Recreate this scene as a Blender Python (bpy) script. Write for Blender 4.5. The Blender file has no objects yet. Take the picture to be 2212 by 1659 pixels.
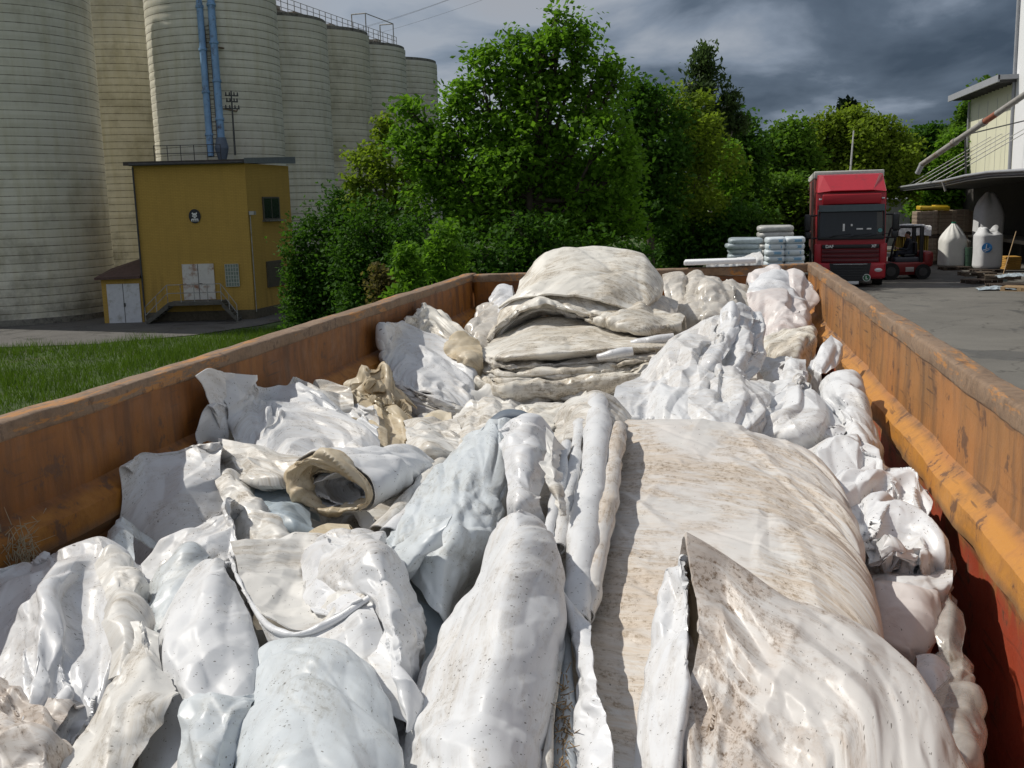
import bpy, bmesh, math, random
import numpy as np
from math import sin, cos, pi, radians, sqrt, atan2
from mathutils import Vector, Matrix, Euler

scene = bpy.context.scene
col = scene.collection
# ------------------------------------------------------------------ camera
FPX, WPX, HPX = 2240.0, 2212.0, 1659.0          # measured on the photograph at 2212 x 1659
YAW, PITCH, ROLL = radians(10.84), radians(9.8), radians(1.5)
CAM = np.array([0.0, 0.0, 3.3])
FWD = np.array([-sin(YAW) * cos(PITCH), cos(YAW) * cos(PITCH), -sin(PITCH)])
_r0 = np.array([cos(YAW), sin(YAW), 0.0]); _u0 = np.cross(_r0, FWD)
RT = _r0 * cos(ROLL) - _u0 * sin(ROLL); UP = _u0 * cos(ROLL) + _r0 * sin(ROLL)
cd = bpy.data.cameras.new('camera'); cam = bpy.data.objects.new('camera', cd); col.objects.link(cam)
cam.matrix_world = Matrix(((RT[0], UP[0], -FWD[0], CAM[0]), (RT[1], UP[1], -FWD[1], CAM[1]), (RT[2], UP[2], -FWD[2], CAM[2]), (0, 0, 0, 1)))
cd.sensor_fit = 'HORIZONTAL'; cd.sensor_width = 36; cd.lens = 36 * FPX / WPX
cd.clip_start = 0.05; cd.clip_end = 3000
scene.camera = cam
# ------------------------------------------------------------------ sun and sky
SUN_EL, SUN_A = radians(48), radians(11)         # sun stands to the left and a little ahead
TO_SUN = Vector((-cos(SUN_A) * cos(SUN_EL), sin(SUN_A) * cos(SUN_EL), sin(SUN_EL)))
sl = bpy.data.lights.new('sun', 'SUN'); sun = bpy.data.objects.new('sun', sl); col.objects.link(sun)
sl.energy = 3.55; sl.angle = radians(0.5); sl.color = (1.0, 0.95, 0.86)
sun.rotation_euler = TO_SUN.to_track_quat('Z', 'Y').to_euler()
world = bpy.data.worlds.new('World'); scene.world = world; world.use_nodes = True

def N(nt, typ, **kw):
    n = nt.nodes.new(typ)
    for k, v in kw.items():
        if k.startswith('_'):
            setattr(n, k[1:], v); continue
        key = int(k[1:]) if k[0] == 'i' and k[1:].isdigit() else k.replace('__', ' ')
        s = n.inputs[key]
        if isinstance(v, bpy.types.NodeSocket): nt.links.new(v, s)
        elif isinstance(v, bpy.types.Node): nt.links.new(v.outputs[0], s)
        else: s.default_value = v
    return n
def mth(nt, op, a, b=0.0, c=None, clamp=False):
    kw = dict(i0=a, i1=b)
    if c is not None: kw['i2'] = c
    n = N(nt, 'ShaderNodeMath', _operation=op, **kw); n.use_clamp = clamp
    return n.outputs[0]
def rng(nt, v, a, b, c=0.0, d=1.0):
    n = N(nt, 'ShaderNodeMapRange', i0=v, i1=a, i2=b, i3=c, i4=d); return n.outputs[0]
def mixc(nt, f, a, b, blend='MIX'):
    n = nt.nodes.new('ShaderNodeMix'); n.data_type = 'RGBA'; n.blend_type = blend
    for i, v in ((0, f), (6, a), (7, b)):
        if isinstance(v, bpy.types.NodeSocket): nt.links.new(v, n.inputs[i])
        else: n.inputs[i].default_value = v if i == 0 else (tuple(v) + (1.0,) if len(v) == 3 else v)
    return n.outputs[2]

wt = world.node_tree; wt.nodes.clear()
sky = N(wt, 'ShaderNodeTexSky', _sky_type='NISHITA')
sky.sun_disc = False; sky.sun_elevation = SUN_EL; sky.sun_rotation = atan2(TO_SUN.x, TO_SUN.y)
tc = wt.nodes.new('ShaderNodeTexCoord')
sep = N(wt, 'ShaderNodeSeparateXYZ', i0=tc.outputs['Generated'])
dx, dy, dz = sep.outputs
up = mth(wt, 'ADD', mth(wt, 'MAXIMUM', dz, 0.0), 0.22)
cv = N(wt, 'ShaderNodeCombineXYZ', i0=mth(wt, 'DIVIDE', dx, up), i1=mth(wt, 'DIVIDE', dy, up), i2=0.0)
c1 = N(wt, 'ShaderNodeTexNoise', Vector=cv, Scale=1.7, Detail=7.0, Roughness=0.52, Distortion=0.35).outputs[0]
c2 = N(wt, 'ShaderNodeTexNoise', Vector=cv, Scale=0.55, Detail=3.0, Roughness=0.5).outputs[0]
# how far the cloud deck has broken up: darkest ahead to the right and low down, brighter to the left, overhead and behind
lit = mth(wt, 'ADD', mth(wt, 'MULTIPLY', dx, -1.6), mth(wt, 'MULTIPLY', dy, -0.46))
lit = mth(wt, 'ADD', lit, mth(wt, 'MULTIPLY', dz, 0.85))
lit = mth(wt, 'ADD', lit, mth(wt, 'MULTIPLY', mth(wt, 'SUBTRACT', c1, 0.5), 2.6))
lit = mth(wt, 'ADD', lit, mth(wt, 'MULTIPLY', mth(wt, 'SUBTRACT', c2, 0.5), 0.7))
ramp = N(wt, 'ShaderNodeValToRGB', i0=rng(wt, lit, -0.90, 0.62))
cr = ramp.color_ramp
for p, c in ((0.0, (.46, .68, 1.02)), (0.25, (1.0, 1.33, 1.82)), (0.42, (2.2, 2.65, 3.35)), (0.58, (3.5, 3.85, 4.4)), (0.8, (3.6, 3.8, 4.2)), (1.0, (3.9, 4.05, 4.4))):
    e = cr.elements.new(p); e.color = tuple(x / 10 for x in c) + (1,)
while len(cr.elements) > 6:
    for e in list(cr.elements):
        if tuple(e.color)[:3] in ((0, 0, 0), (1, 1, 1)): cr.elements.remove(e); break
cloud = N(wt, 'ShaderNodeMix', _data_type='RGBA', _blend_type='MULTIPLY'); cloud.inputs[0].default_value = 1
wt.links.new(ramp.outputs[0], cloud.inputs[6]); cloud.inputs[7].default_value = (10, 10, 10, 1)
cover = rng(wt, mth(wt, 'ADD', mth(wt, 'MULTIPLY', c1, -1.0), mth(wt, 'MULTIPLY', lit, 0.25)), -0.50, -0.25, 0.97, 0.72)
skyc = mixc(wt, cover, sky.outputs[0], cloud.outputs[2])
bg = N(wt, 'ShaderNodeBackground', Color=skyc, Strength=0.1)
wo = wt.nodes.new('ShaderNodeOutputWorld'); wt.links.new(bg.outputs[0], wo.inputs[0])
# ------------------------------------------------------------------ exposure
vs = scene.view_settings
vs.view_transform = 'Standard'; vs.look = 'None'; vs.exposure = 0.0; vs.gamma = 1.0; vs.use_curve_mapping = False
scene.render.engine = 'CYCLES'
scene.cycles.use_denoising = True
scene.cycles.max_bounces = 8; scene.cycles.transparent_max_bounces = 12

# ------------------------------------------------------------------ pixel <-> world
def ray(px, py): return FWD + (px - WPX / 2) / FPX * RT - (py - HPX / 2) / FPX * UP
def atY(px, py, Y): d = ray(px, py); return CAM + d * (Y / d[1])
def atX(px, py, X): d = ray(px, py); return CAM + d * (X / d[0])
def atZ(px, py, Z): d = ray(px, py); return CAM + d * ((Z - CAM[2]) / d[2])

# ------------------------------------------------------------------ object helpers
def tag(o, label=None, cat=None, group=None, kind=None):
    if label: o['label'] = label
    if cat: o['category'] = cat
    if group: o['group'] = group
    if kind: o['kind'] = kind
    return o
def thing(name, label, cat, loc=(0, 0, 0), rz=0.0, group=None):
    o = bpy.data.objects.new(name, None); col.objects.link(o)
    o.location = [float(v) for v in loc]; o.rotation_euler = (0, 0, rz); o.empty_display_size = 0.2
    return tag(o, label, cat, group)
def root_of(o):
    while o.parent: o = o.parent
    return o
def copy_tree(o, parent=None):
    c = o.copy(); col.objects.link(c)
    if parent is not None: c.parent = parent
    for ch in o.children: copy_tree(ch, c)
    return c
def np_mesh(name, V, Fq, uv=None, smooth=True, mats=(), fm=None, check=True):
    me = bpy.data.meshes.new(name)
    V = np.asarray(V, np.float32); Fq = np.asarray(Fq, np.int32); k = Fq.shape[1]
    me.vertices.add(len(V)); me.vertices.foreach_set('co', V.ravel())
    me.loops.add(Fq.size); me.loops.foreach_set('vertex_index', Fq.ravel())
    me.polygons.add(len(Fq)); me.polygons.foreach_set('loop_start', np.arange(0, Fq.size, k, dtype=np.int32))
    try: me.polygons.foreach_set('loop_total', np.full(len(Fq), k, np.int32))
    except Exception: pass
    me.polygons.foreach_set('use_smooth', np.full(len(Fq), smooth))
    if uv is not None:
        l = me.uv_layers.new(name='UVMap'); l.data.foreach_set('uv', np.asarray(uv, np.float32)[Fq.ravel()].ravel())
    for m in mats: me.materials.append(m)
    if fm is not None: me.polygons.foreach_set('material_index', np.asarray(fm, np.int32))
    me.update(calc_edges=True)
    if check: me.validate()
    return me
def link(name, me, parent=None):
    o = bpy.data.objects.new(name, me); col.objects.link(o)
    if parent is not None: o.parent = parent
    return o

class MB:
    """collects shapes in one mesh"""
    def __init__(s): s.v = []; s.f = []; s.sm = []
    def add(s, vs, fs, smooth=False):
        b = len(s.v); s.v += [tuple(float(c) for c in v) for v in vs]
        s.f += [tuple(b + i for i in f) for f in fs]; s.sm += [smooth] * len(fs); return s
    def box(s, c, d, rz=0.0, rx=0.0, ry=0.0, taper=None):
        hx, hy, hz = d[0] / 2, d[1] / 2, d[2] / 2; R = Euler((rx, ry, rz)).to_matrix(); vs = []
        for z in (-1, 1):
            for x, y in ((-1, -1), (1, -1), (1, 1), (-1, 1)):
                t = (taper if (taper and z > 0) else 1.0)
                vs.append(Vector(c) + R @ Vector((x * hx * t, y * hy * t, z * hz)))
        return s.add(vs, [(3, 2, 1, 0), (4, 5, 6, 7), (0, 1, 5, 4), (1, 2, 6, 5), (2, 3, 7, 6), (3, 0, 4, 7)])
    def rbox(s, c, d, r=0.03, rz=0.0, rx=0.0, ry=0.0, seg=2):
        bm = bmesh.new(); bmesh.ops.create_cube(bm, size=1.0)
        for v in bm.verts: v.co = Vector((v.co.x * d[0], v.co.y * d[1], v.co.z * d[2]))
        bmesh.ops.bevel(bm, geom=bm.edges[:], offset=min(r, min(d) * 0.45), segments=seg, affect='EDGES', profile=0.5)
        M = Matrix.Translation(Vector(c)) @ Euler((rx, ry, rz)).to_matrix().to_4x4()
        bm.verts.index_update()
        s.add([M @ v.co for v in bm.verts], [[v.index for v in f.verts] for f in bm.faces], True); bm.free(); return s
    def cyl(s, a, b, r0, r1=None, n=12, cap=True, smooth=True):
        r1 = r0 if r1 is None else r1
        a = Vector([float(x) for x in a]); b = Vector([float(x) for x in b]); d = (b - a).normalized()
        u = d.orthogonal().normalized(); w = d.cross(u); vs = []
        for p, r in ((a, r0), (b, r1)):
            for i in range(n):
                t = 2 * pi * i / n; vs.append(p + u * (cos(t) * r) + w * (sin(t) * r))
        s.add(vs, [(i, (i + 1) % n, n + (i + 1) % n, n + i) for i in range(n)], smooth)
        if cap: s.add(vs[:n], [tuple(range(n - 1, -1, -1))]); s.add(vs[n:], [tuple(range(n))])
        return s
    def tube(s, pts, r, n=8):
        pts = [Vector([float(x) for x in p]) for p in pts]; rs = r if isinstance(r, (list, tuple)) else [r] * len(pts)
        vs = []; u = None
        for i, p in enumerate(pts):
            d = (pts[min(i + 1, len(pts) - 1)] - pts[max(i - 1, 0)]).normalized()
            u = d.orthogonal().normalized() if u is None else (u - d * u.dot(d)).normalized()
            w = d.cross(u)
            vs += [p + u * (cos(2 * pi * k / n) * rs[i]) + w * (sin(2 * pi * k / n) * rs[i]) for k in range(n)]
        fs = [(i * n + k, i * n + (k + 1) % n, (i + 1) * n + (k + 1) % n, (i + 1) * n + k) for i in range(len(pts) - 1) for k in range(n)]
        fs += [tuple(range(n - 1, -1, -1)), tuple((len(pts) - 1) * n + k for k in range(n))]
        return s.add(vs, fs, True)
    def prism(s, poly, h0, h1, axis='z', smooth=False):
        n = len(poly)
        def P(p, h): return {'z': (p[0], p[1], h), 'x': (h, p[0], p[1]), 'y': (p[0], h, p[1])}[axis]
        return s.add([P(p, h0) for p in poly] + [P(p, h1) for p in poly],
                     [tuple(range(n - 1, -1, -1)), tuple(range(n, 2 * n))] + [(i, (i + 1) % n, n + (i + 1) % n, n + i) for i in range(n)], smooth)
    def sphere(s, c, r, sc=(1, 1, 1), n=12, m=8):
        vs = []; fs = []
        for j in range(m + 1):
            for i in range(n):
                t, p = 2 * pi * i / n, pi * j / m
                vs.append((c[0] + r * sc[0] * sin(p) * cos(t), c[1] + r * sc[1] * sin(p) * sin(t), c[2] + r * sc[2] * cos(p)))
        for j in range(m):
            for i in range(n): fs.append((j * n + i, (j + 1) * n + i, (j + 1) * n + (i + 1) % n, j * n + (i + 1) % n))
        return s.add(vs, fs, True)
    def build(s, name, m, parent=None, world=False, bevel=0.0, org=None, fix=True):
        me = bpy.data.meshes.new(name); off = Vector((0, 0, 0))
        if world and parent is not None: off = root_of(parent).location.copy()
        if world and parent is None:
            A = np.array(s.v); off = Vector((A[:, 0].mean(), A[:, 1].mean(), A[:, 2].min())) if org is None else Vector(org)
        me.from_pydata([Vector(v) - off for v in s.v], [], s.f)
        me.polygons.foreach_set('use_smooth', s.sm)
        if fix:
            bm = bmesh.new(); bm.from_mesh(me); bmesh.ops.recalc_face_normals(bm, faces=bm.faces[:]); bm.to_mesh(me); bm.free()
        if m: me.materials.append(m)
        o = link(name, me, parent)
        if world and parent is None: o.location = off
        if bevel: b = o.modifiers.new('bevel', 'BEVEL'); b.width = bevel; b.segments = 2; b.limit_method = 'ANGLE'
        return o

# ------------------------------------------------------------------ materials
def new_mat(name):
    m = bpy.data.materials.new(name); m.use_nodes = True; nt = m.node_tree; nt.nodes.clear()
    out = nt.nodes.new('ShaderNodeOutputMaterial'); return m, nt, out
def mat(name, colr, rough=0.6, metal=0.0, var=0.12, vs=6.0, bump=0.0, bs=40.0, dirt=None, dirt_amt=0.4, ds=2.0, coat=0.0, spec=0.5, coord='Object'):
    m, nt, out = new_mat(name); c = nt.nodes.new('ShaderNodeTexCoord').outputs[coord]
    n1 = N(nt, 'ShaderNodeTexNoise', Vector=c, Scale=vs, Detail=5.0, Roughness=0.6).outputs[0]
    cc = mixc(nt, rng(nt, n1, 0.3, 0.7), [x * (1 - var) for x in colr], [min(1, x * (1 + var)) for x in colr])
    if dirt:
        n2 = N(nt, 'ShaderNodeTexNoise', Vector=c, Scale=ds, Detail=8.0, Roughness=0.68).outputs[0]
        cc = mixc(nt, rng(nt, n2, 0.62 - 0.25 * dirt_amt, 0.78 - 0.2 * dirt_amt), cc, dirt)
    b = N(nt, 'ShaderNodeBsdfPrincipled', Roughness=rough, Metallic=metal); nt.links.new(cc, b.inputs['Base Color'])
    b.inputs['Specular IOR Level'].default_value = spec
    if coat: b.inputs['Coat Weight'].default_value = coat; b.inputs['Coat Roughness'].default_value = 0.08
    if bump:
        n3 = N(nt, 'ShaderNodeTexNoise', Vector=c, Scale=bs, Detail=4.0).outputs[0]
        nt.links.new(N(nt, 'ShaderNodeBump', Height=n3, Strength=bump, Distance=0.02).outputs[0], b.inputs['Normal'])
    nt.links.new(b.outputs[0], out.inputs[0]); return m

def film_mat(name, base, dirt=(.33, .25, .15), streak=0.3, blotch=0.3, speck=0.4, rough=0.46, tint=None, trans=0.12, clear=0.0, spec=0.5, mott=0.05, crink=0.9, grime=0.0):
    """polyethylene sheet: streaked mud along v, blotches, dark crumbs, half-gloss"""
    m, nt, out = new_mat(name); t = nt.nodes.new('ShaderNodeTexCoord'); uv = t.outputs['UV']; ob = t.outputs['Object']
    info = nt.nodes.new('ShaderNodeObjectInfo').outputs['Random']
    off = N(nt, 'ShaderNodeCombineXYZ', i0=mth(nt, 'MULTIPLY', info, 37.0), i1=mth(nt, 'MULTIPLY', info, 91.0), i2=0.0)
    uvo = N(nt, 'ShaderNodeVectorMath', _operation='ADD', i0=uv, i1=off).outputs[0]
    mp = N(nt, 'ShaderNodeMapping', Vector=N(nt, 'ShaderNodeVectorMath', _operation='ADD', i0=uvo, i1=N(nt, 'ShaderNodeVectorMath', _operation='SCALE', i0=N(nt, 'ShaderNodeTexNoise', Vector=uvo, Scale=4.0, Detail=2.0).outputs[1], Scale=.035).outputs[0]).outputs[0], Scale=(3.2, 40.0, 1.0)).outputs[0]
    mp2 = N(nt, 'ShaderNodeMapping', Vector=uvo, Scale=(13.0, 210.0, 1.0), Rotation=(0, 0, .05)).outputs[0]
    big = N(nt, 'ShaderNodeTexNoise', Vector=uvo, Scale=3.2, Detail=5.0, Roughness=0.62, Distortion=0.4).outputs[0]
    med = N(nt, 'ShaderNodeTexNoise', Vector=uvo, Scale=11.0, Detail=6.0, Roughness=0.7).outputs[0]
    st = N(nt, 'ShaderNodeTexNoise', Vector=mp, Scale=1.0, Detail=6.0, Roughness=0.7).outputs[0]
    st2 = N(nt, 'ShaderNodeTexNoise', Vector=mp2, Scale=1.0, Detail=4.0, Roughness=0.75).outputs[0]
    cc = mixc(nt, rng(nt, big, 0.35, 0.68), [x * (1 - mott) for x in base], tint if tint else [min(.9, x * (1 + mott)) for x in base])
    light_dirt = [0.5 * base[i] + 0.5 * min(.9, dirt[i] * 1.5) for i in range(3)]
    pm = N(nt, 'ShaderNodeTexNoise', Vector=uvo, Scale=1.9, Detail=6.0, Roughness=0.62, Distortion=0.7).outputs[0]
    if grime: pm = mth(nt, 'ADD', pm, grime)
    sm = N(nt, 'ShaderNodeTexNoise', Vector=N(nt, 'ShaderNodeMapping', Vector=uvo, Scale=(6.0, 14.0, 1.0)).outputs[0], Scale=1.0, Detail=9.0, Roughness=0.74, Distortion=1.1).outputs[0]
    if grime: sm = mth(nt, 'ADD', sm, grime * .5)
    fine = N(nt, 'ShaderNodeTexNoise', Vector=uvo, Scale=60.0, Detail=6.0, Roughness=0.78).outputs[0]
    cc = mixc(nt, rng(nt, sm, .30, .75, 0, .12), cc, [x * .80 for x in base])             # thin grey film of dust everywhere
    if streak:
        f = mth(nt, 'MULTIPLY', rng(nt, st, 0.46, 0.60), rng(nt, pm, .43, .55))
        cc = mixc(nt, mth(nt, 'MULTIPLY', f, min(1.0, streak * 1.3), clamp=True), cc, light_dirt)
        f = mth(nt, 'MULTIPLY', mth(nt, 'MULTIPLY', rng(nt, st2, 0.49, 0.62), rng(nt, sm, .43, .56)), rng(nt, pm, 0.42, 0.53))
        cc = mixc(nt, mth(nt, 'MULTIPLY', f, streak, clamp=True), cc, [x * .7 for x in dirt])
    if blotch:
        f = rng(nt, mth(nt, 'ADD', mth(nt, 'MULTIPLY', pm, 0.5), mth(nt, 'MULTIPLY', sm, 0.5)), 0.485, 0.59)
        cc = mixc(nt, mth(nt, 'MULTIPLY', f, min(1, blotch * 1.2), clamp=True), cc, light_dirt)
        f = mth(nt, 'MULTIPLY', mth(nt, 'MULTIPLY', rng(nt, fine, 0.48, 0.60), rng(nt, sm, 0.47, 0.58)), rng(nt, pm, .41, .53))
        cc = mixc(nt, mth(nt, 'MULTIPLY', f, min(1, blotch * 1.5), clamp=True), cc, [x * .7 for x in dirt])
    if speck:
        for sc, rot, pr, thr in (((260.0, 150.0, 1.0), .5, .30, (.06, .40)), ((90.0, 60.0, 1.0), 1.1, .05, (.08, .30)), ((60.0, 330.0, 1.0), -.9, .10, (.05, .30)), ((300.0, 50.0, 1.0), .35, .08, (.05, .28))):
            vo = N(nt, 'ShaderNodeTexVoronoi', Vector=N(nt, 'ShaderNodeMapping', Vector=uvo, Scale=sc, Rotation=(0, 0, rot)).outputs[0], Scale=1.0, Randomness=1.0)
            rsel = N(nt, 'ShaderNodeSeparateColor', i0=vo.outputs['Color']).outputs
            f = mth(nt, 'MULTIPLY', mth(nt, 'LESS_THAN', vo.outputs['Distance'], rng(nt, mth(nt, 'POWER', rsel[1], 2.0), 0, 1, *thr)), mth(nt, 'LESS_THAN', rsel[0], mth(nt, 'MULTIPLY', rng(nt, sm, .44, .60), pr * speck)))
            cc = mixc(nt, mth(nt, 'MULTIPLY', f, .75), cc, (.07, .055, .035))
    b = N(nt, 'ShaderNodeBsdfPrincipled'); nt.links.new(cc, b.inputs['Base Color'])
    b.inputs['Specular IOR Level'].default_value = spec
    nt.links.new(rng(nt, med, 0.38, 0.62, max(.12, rough - 0.12), rough + 0.16), b.inputs['Roughness'])
    k1 = N(nt, 'ShaderNodeTexNoise', _noise_type='RIDGED_MULTIFRACTAL', Vector=uvo, Scale=17.0, Detail=4.0, Roughness=0.6, Distortion=0.5)
    k2 = N(nt, 'ShaderNodeTexNoise', _noise_type='RIDGED_MULTIFRACTAL', Vector=mp, Scale=.35, Detail=4.0, Roughness=0.6, Distortion=0.5)
    kh = mth(nt, 'ADD', mth(nt, 'MULTIPLY', k1.outputs[0], .6), mth(nt, 'MULTIPLY', mth(nt, 'MULTIPLY', k2.outputs[0], .35), rng(nt, big, .42, .6)))
    nt.links.new(N(nt, 'ShaderNodeBump', Height=kh, Strength=crink, Distance=0.0075).outputs[0], b.inputs['Normal'])
    sh = b.outputs[0]
    if trans:
        tr = N(nt, 'ShaderNodeBsdfTranslucent'); nt.links.new(cc, tr.inputs[0])
        mx = N(nt, 'ShaderNodeMixShader', i0=trans); nt.links.new(sh, mx.inputs[1]); nt.links.new(tr.outputs[0], mx.inputs[2]); sh = mx.outputs[0]
    if clear:
        tp = N(nt, 'ShaderNodeBsdfTransparent', Color=(.95, .94, .9, 1))
        mx = N(nt, 'ShaderNodeMixShader', i0=mth(nt, 'MULTIPLY', rng(nt, med, .3, .7, .6, 1.2), clear)); nt.links.new(sh, mx.inputs[1]); nt.links.new(tp.outputs[0], mx.inputs[2]); sh = mx.outputs[0]
    nt.links.new(sh, out.inputs[0]); return m

# ------------------------------------------------------------------ numpy noise and cloth
def vnoise(u, v, seed=0):
    tab = np.random.RandomState(seed).rand(64, 64)
    iu = np.floor(u).astype(int); iv = np.floor(v).astype(int); fu = u - iu; fv = v - iv
    fu = fu * fu * (3 - 2 * fu); fv = fv * fv * (3 - 2 * fv)
    a = tab[iu % 64, iv % 64]; b = tab[(iu + 1) % 64, iv % 64]; c = tab[iu % 64, (iv + 1) % 64]; d = tab[(iu + 1) % 64, (iv + 1) % 64]
    return (a * (1 - fu) + b * fu) * (1 - fv) + (c * (1 - fu) + d * fu) * fv - 0.5
def fbm(u, v, seed=0, o=4):
    s = 0; a = 1.0
    for k in range(o): s = s + a * vnoise(u * 2 ** k + 7.3 * k, v * 2 ** k + 3.1 * k, seed + k); a *= 0.55
    return s
def crease(u, v, seed, lam=0.22, k=5):
    """sharp folds: warped triangle waves in several directions, each only here and there"""
    r = np.random.RandomState(seed + 500); s = 0 * u
    for i in range(k):
        a = r.rand() * pi; L = lam * (0.5 + r.rand() * 1.1)
        w = (cos(a) * u + sin(a) * v) / L + 0.9 * vnoise(u * 3.5 + i, v * 3.5, seed + 31 * i) + r.rand() * 9
        t = np.abs((w % 1.0) - 0.5) * 2 - 0.5
        mask = np.clip(vnoise(u * 3 + 5 * i, v * 3 + 11, seed + 77 + i) * 3.2 + 0.35, 0, 1)
        s = s + t * mask * L
    return s
def _up(X):
    Q = np.concatenate([2 * X[:1] - X[1:2], X, 2 * X[-1:] - X[-2:-1]], 0); m = (-Q[:-3] + 9 * Q[1:-2] + 9 * Q[2:-1] - Q[3:]) / 16
    O = np.empty((2 * len(X) - 1,) + X.shape[1:]); O[::2] = X; O[1::2] = m; return O
def up2(X): return np.swapaxes(_up(np.swapaxes(_up(X), 0, 1)), 0, 1)
def facet(U, V, seed, cell, asp=1.0, rot=None):
    """flat facets with crisp edges between them, as in crumpled foil (linear noise on a bent triangular lattice)"""
    r = np.random.RandomState(seed + 40); a = r.rand() * pi if rot is None else rot; u = (cos(a) * U + sin(a) * V) / (cell * asp); v = (-sin(a) * U + cos(a) * V) / cell
    u, v = u + .42 * vnoise(u * .5 + 3, v * .5, seed + 1), v + .42 * vnoise(u * .5, v * .5 + 9, seed + 3)
    s = (u + v) * .36602540378; i = np.floor(u + s); j = np.floor(v + s); t = (i + j) * .2113248654; x0 = u - (i - t); y0 = v - (j - t); up_ = (x0 > y0)
    i1 = np.where(up_, 1, 0); j1 = 1 - i1
    P = [np.stack([x0 * 0, y0 * 0], -1), np.stack([i1 - .2113248654, j1 - .2113248654], -1), np.full(x0.shape + (2,), 1 - 2 * .2113248654)]
    A, B, C = P; X = np.stack([x0, y0], -1); den = (B[..., 1] - C[..., 1]) * (A[..., 0] - C[..., 0]) + (C[..., 0] - B[..., 0]) * (A[..., 1] - C[..., 1])
    l0 = ((B[..., 1] - C[..., 1]) * (X[..., 0] - C[..., 0]) + (C[..., 0] - B[..., 0]) * (X[..., 1] - C[..., 1])) / den
    l1 = ((C[..., 1] - A[..., 1]) * (X[..., 0] - C[..., 0]) + (A[..., 0] - C[..., 0]) * (X[..., 1] - C[..., 1])) / den; l2 = 1 - l0 - l1
    tab = r.rand(64, 64) - .5; g = lambda a_, b_: tab[a_.astype(int) % 64, b_.astype(int) % 64]
    return l0 * g(i, j) + l1 * g(i + i1, j + j1) + l2 * g(i + 1, j + 1)
def folds(U, V, seed, dens=40, a=1.0, bias=None, fl=1.0, fw=1.0):
    """straight sharp pinches: tent shaped ridges and valleys that fade out along their length"""
    r = np.random.RandomState(seed + 900); um, vm = U.max(), V.max(); n = int(dens * um * vm) + 3; h = np.zeros_like(U); src = None
    for i in range(n):
        if src is None or r.rand() < .45: src = (r.rand() * um, r.rand() * vm)
        cu, cv = src; t = r.rand() * pi if bias is None or r.rand() < .35 else bias + r.normal() * .22
        l = fl * r.uniform(.07, .40); cu = cu + cos(t) * l * r.uniform(-.9, .9); cv = cv + sin(t) * l * r.uniform(-.9, .9)
        w1, w2 = fw * r.uniform(.014, .075, 2); A = min(w1, w2) * r.uniform(.10, .36) * (1 if r.rand() < .62 else -1)
        s = (U - cu) * cos(t) + (V - cv) * sin(t); d = -(U - cu) * sin(t) + (V - cv) * cos(t) + .10 * s * s * r.normal() / max(l, .1)
        h += a * A * np.clip(1 - np.where(d > 0, d / w1, -d / w2), 0, 1) * np.clip(1 - (s / l) ** 2, 0, 1)
    return h
def _cr(P, n):
    k = P.shape[0]
    if k == 2: t = np.linspace(0, 1, n); sh = (n,) + (1,) * (P.ndim - 1); t = t.reshape(sh); return P[0] * (1 - t) + P[1] * t
    Q = np.concatenate([2 * P[:1] - P[1:2], P, 2 * P[-1:] - P[-2:-1]], 0)
    t = np.linspace(0, k - 1, n); i = np.minimum(t.astype(int), k - 2); f = (t - i).reshape((n,) + (1,) * (P.ndim - 1))
    a, b, c, d = Q[i], Q[i + 1], Q[i + 2], Q[i + 3]
    return 0.5 * (2 * b + (c - a) * f + (2 * a - 5 * b + 4 * c - d) * f * f + (3 * b - a - 3 * c + d) * f ** 3)
def _resample(P, n, lin=0.0):
    D = _cr(P, 40 * P.shape[0])
    if lin:
        t = np.linspace(0, len(P) - 1, len(D)); i = np.minimum(t.astype(int), len(P) - 2); f = (t - i).reshape((-1,) + (1,) * (P.ndim - 1)); D = D * (1 - lin) + lin * (P[i] * (1 - f) + P[i + 1] * f)
    s = np.linalg.norm(np.diff(D, axis=0), axis=-1)
    s = s.reshape(s.shape[0], -1).mean(1); c = np.concatenate([[0], np.cumsum(s)]); q = np.linspace(0, c[-1], n)
    i = np.clip(np.searchsorted(c, q) - 1, 0, len(c) - 2); f = ((q - c[i]) / np.maximum(c[i + 1] - c[i], 1e-9)).reshape((n,) + (1,) * (P.ndim - 1))
    return D[i] * (1 - f) + D[i + 1] * f, c[-1]
def _nrm(X):
    du = np.gradient(X, axis=1); dv = np.gradient(X, axis=0); n = np.cross(du, dv)
    return n / np.maximum(np.linalg.norm(n, axis=-1, keepdims=True), 1e-9)
def _proj(x, a, b, L, s):
    A = x[a]; B = x[b]; d = B - A; l = np.linalg.norm(d, axis=-1, keepdims=True)
    c = d * ((l - L[..., None]) / np.maximum(l, 1e-8) * 0.5 * s); x[a] = A + c; x[b] = B - c
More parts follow.
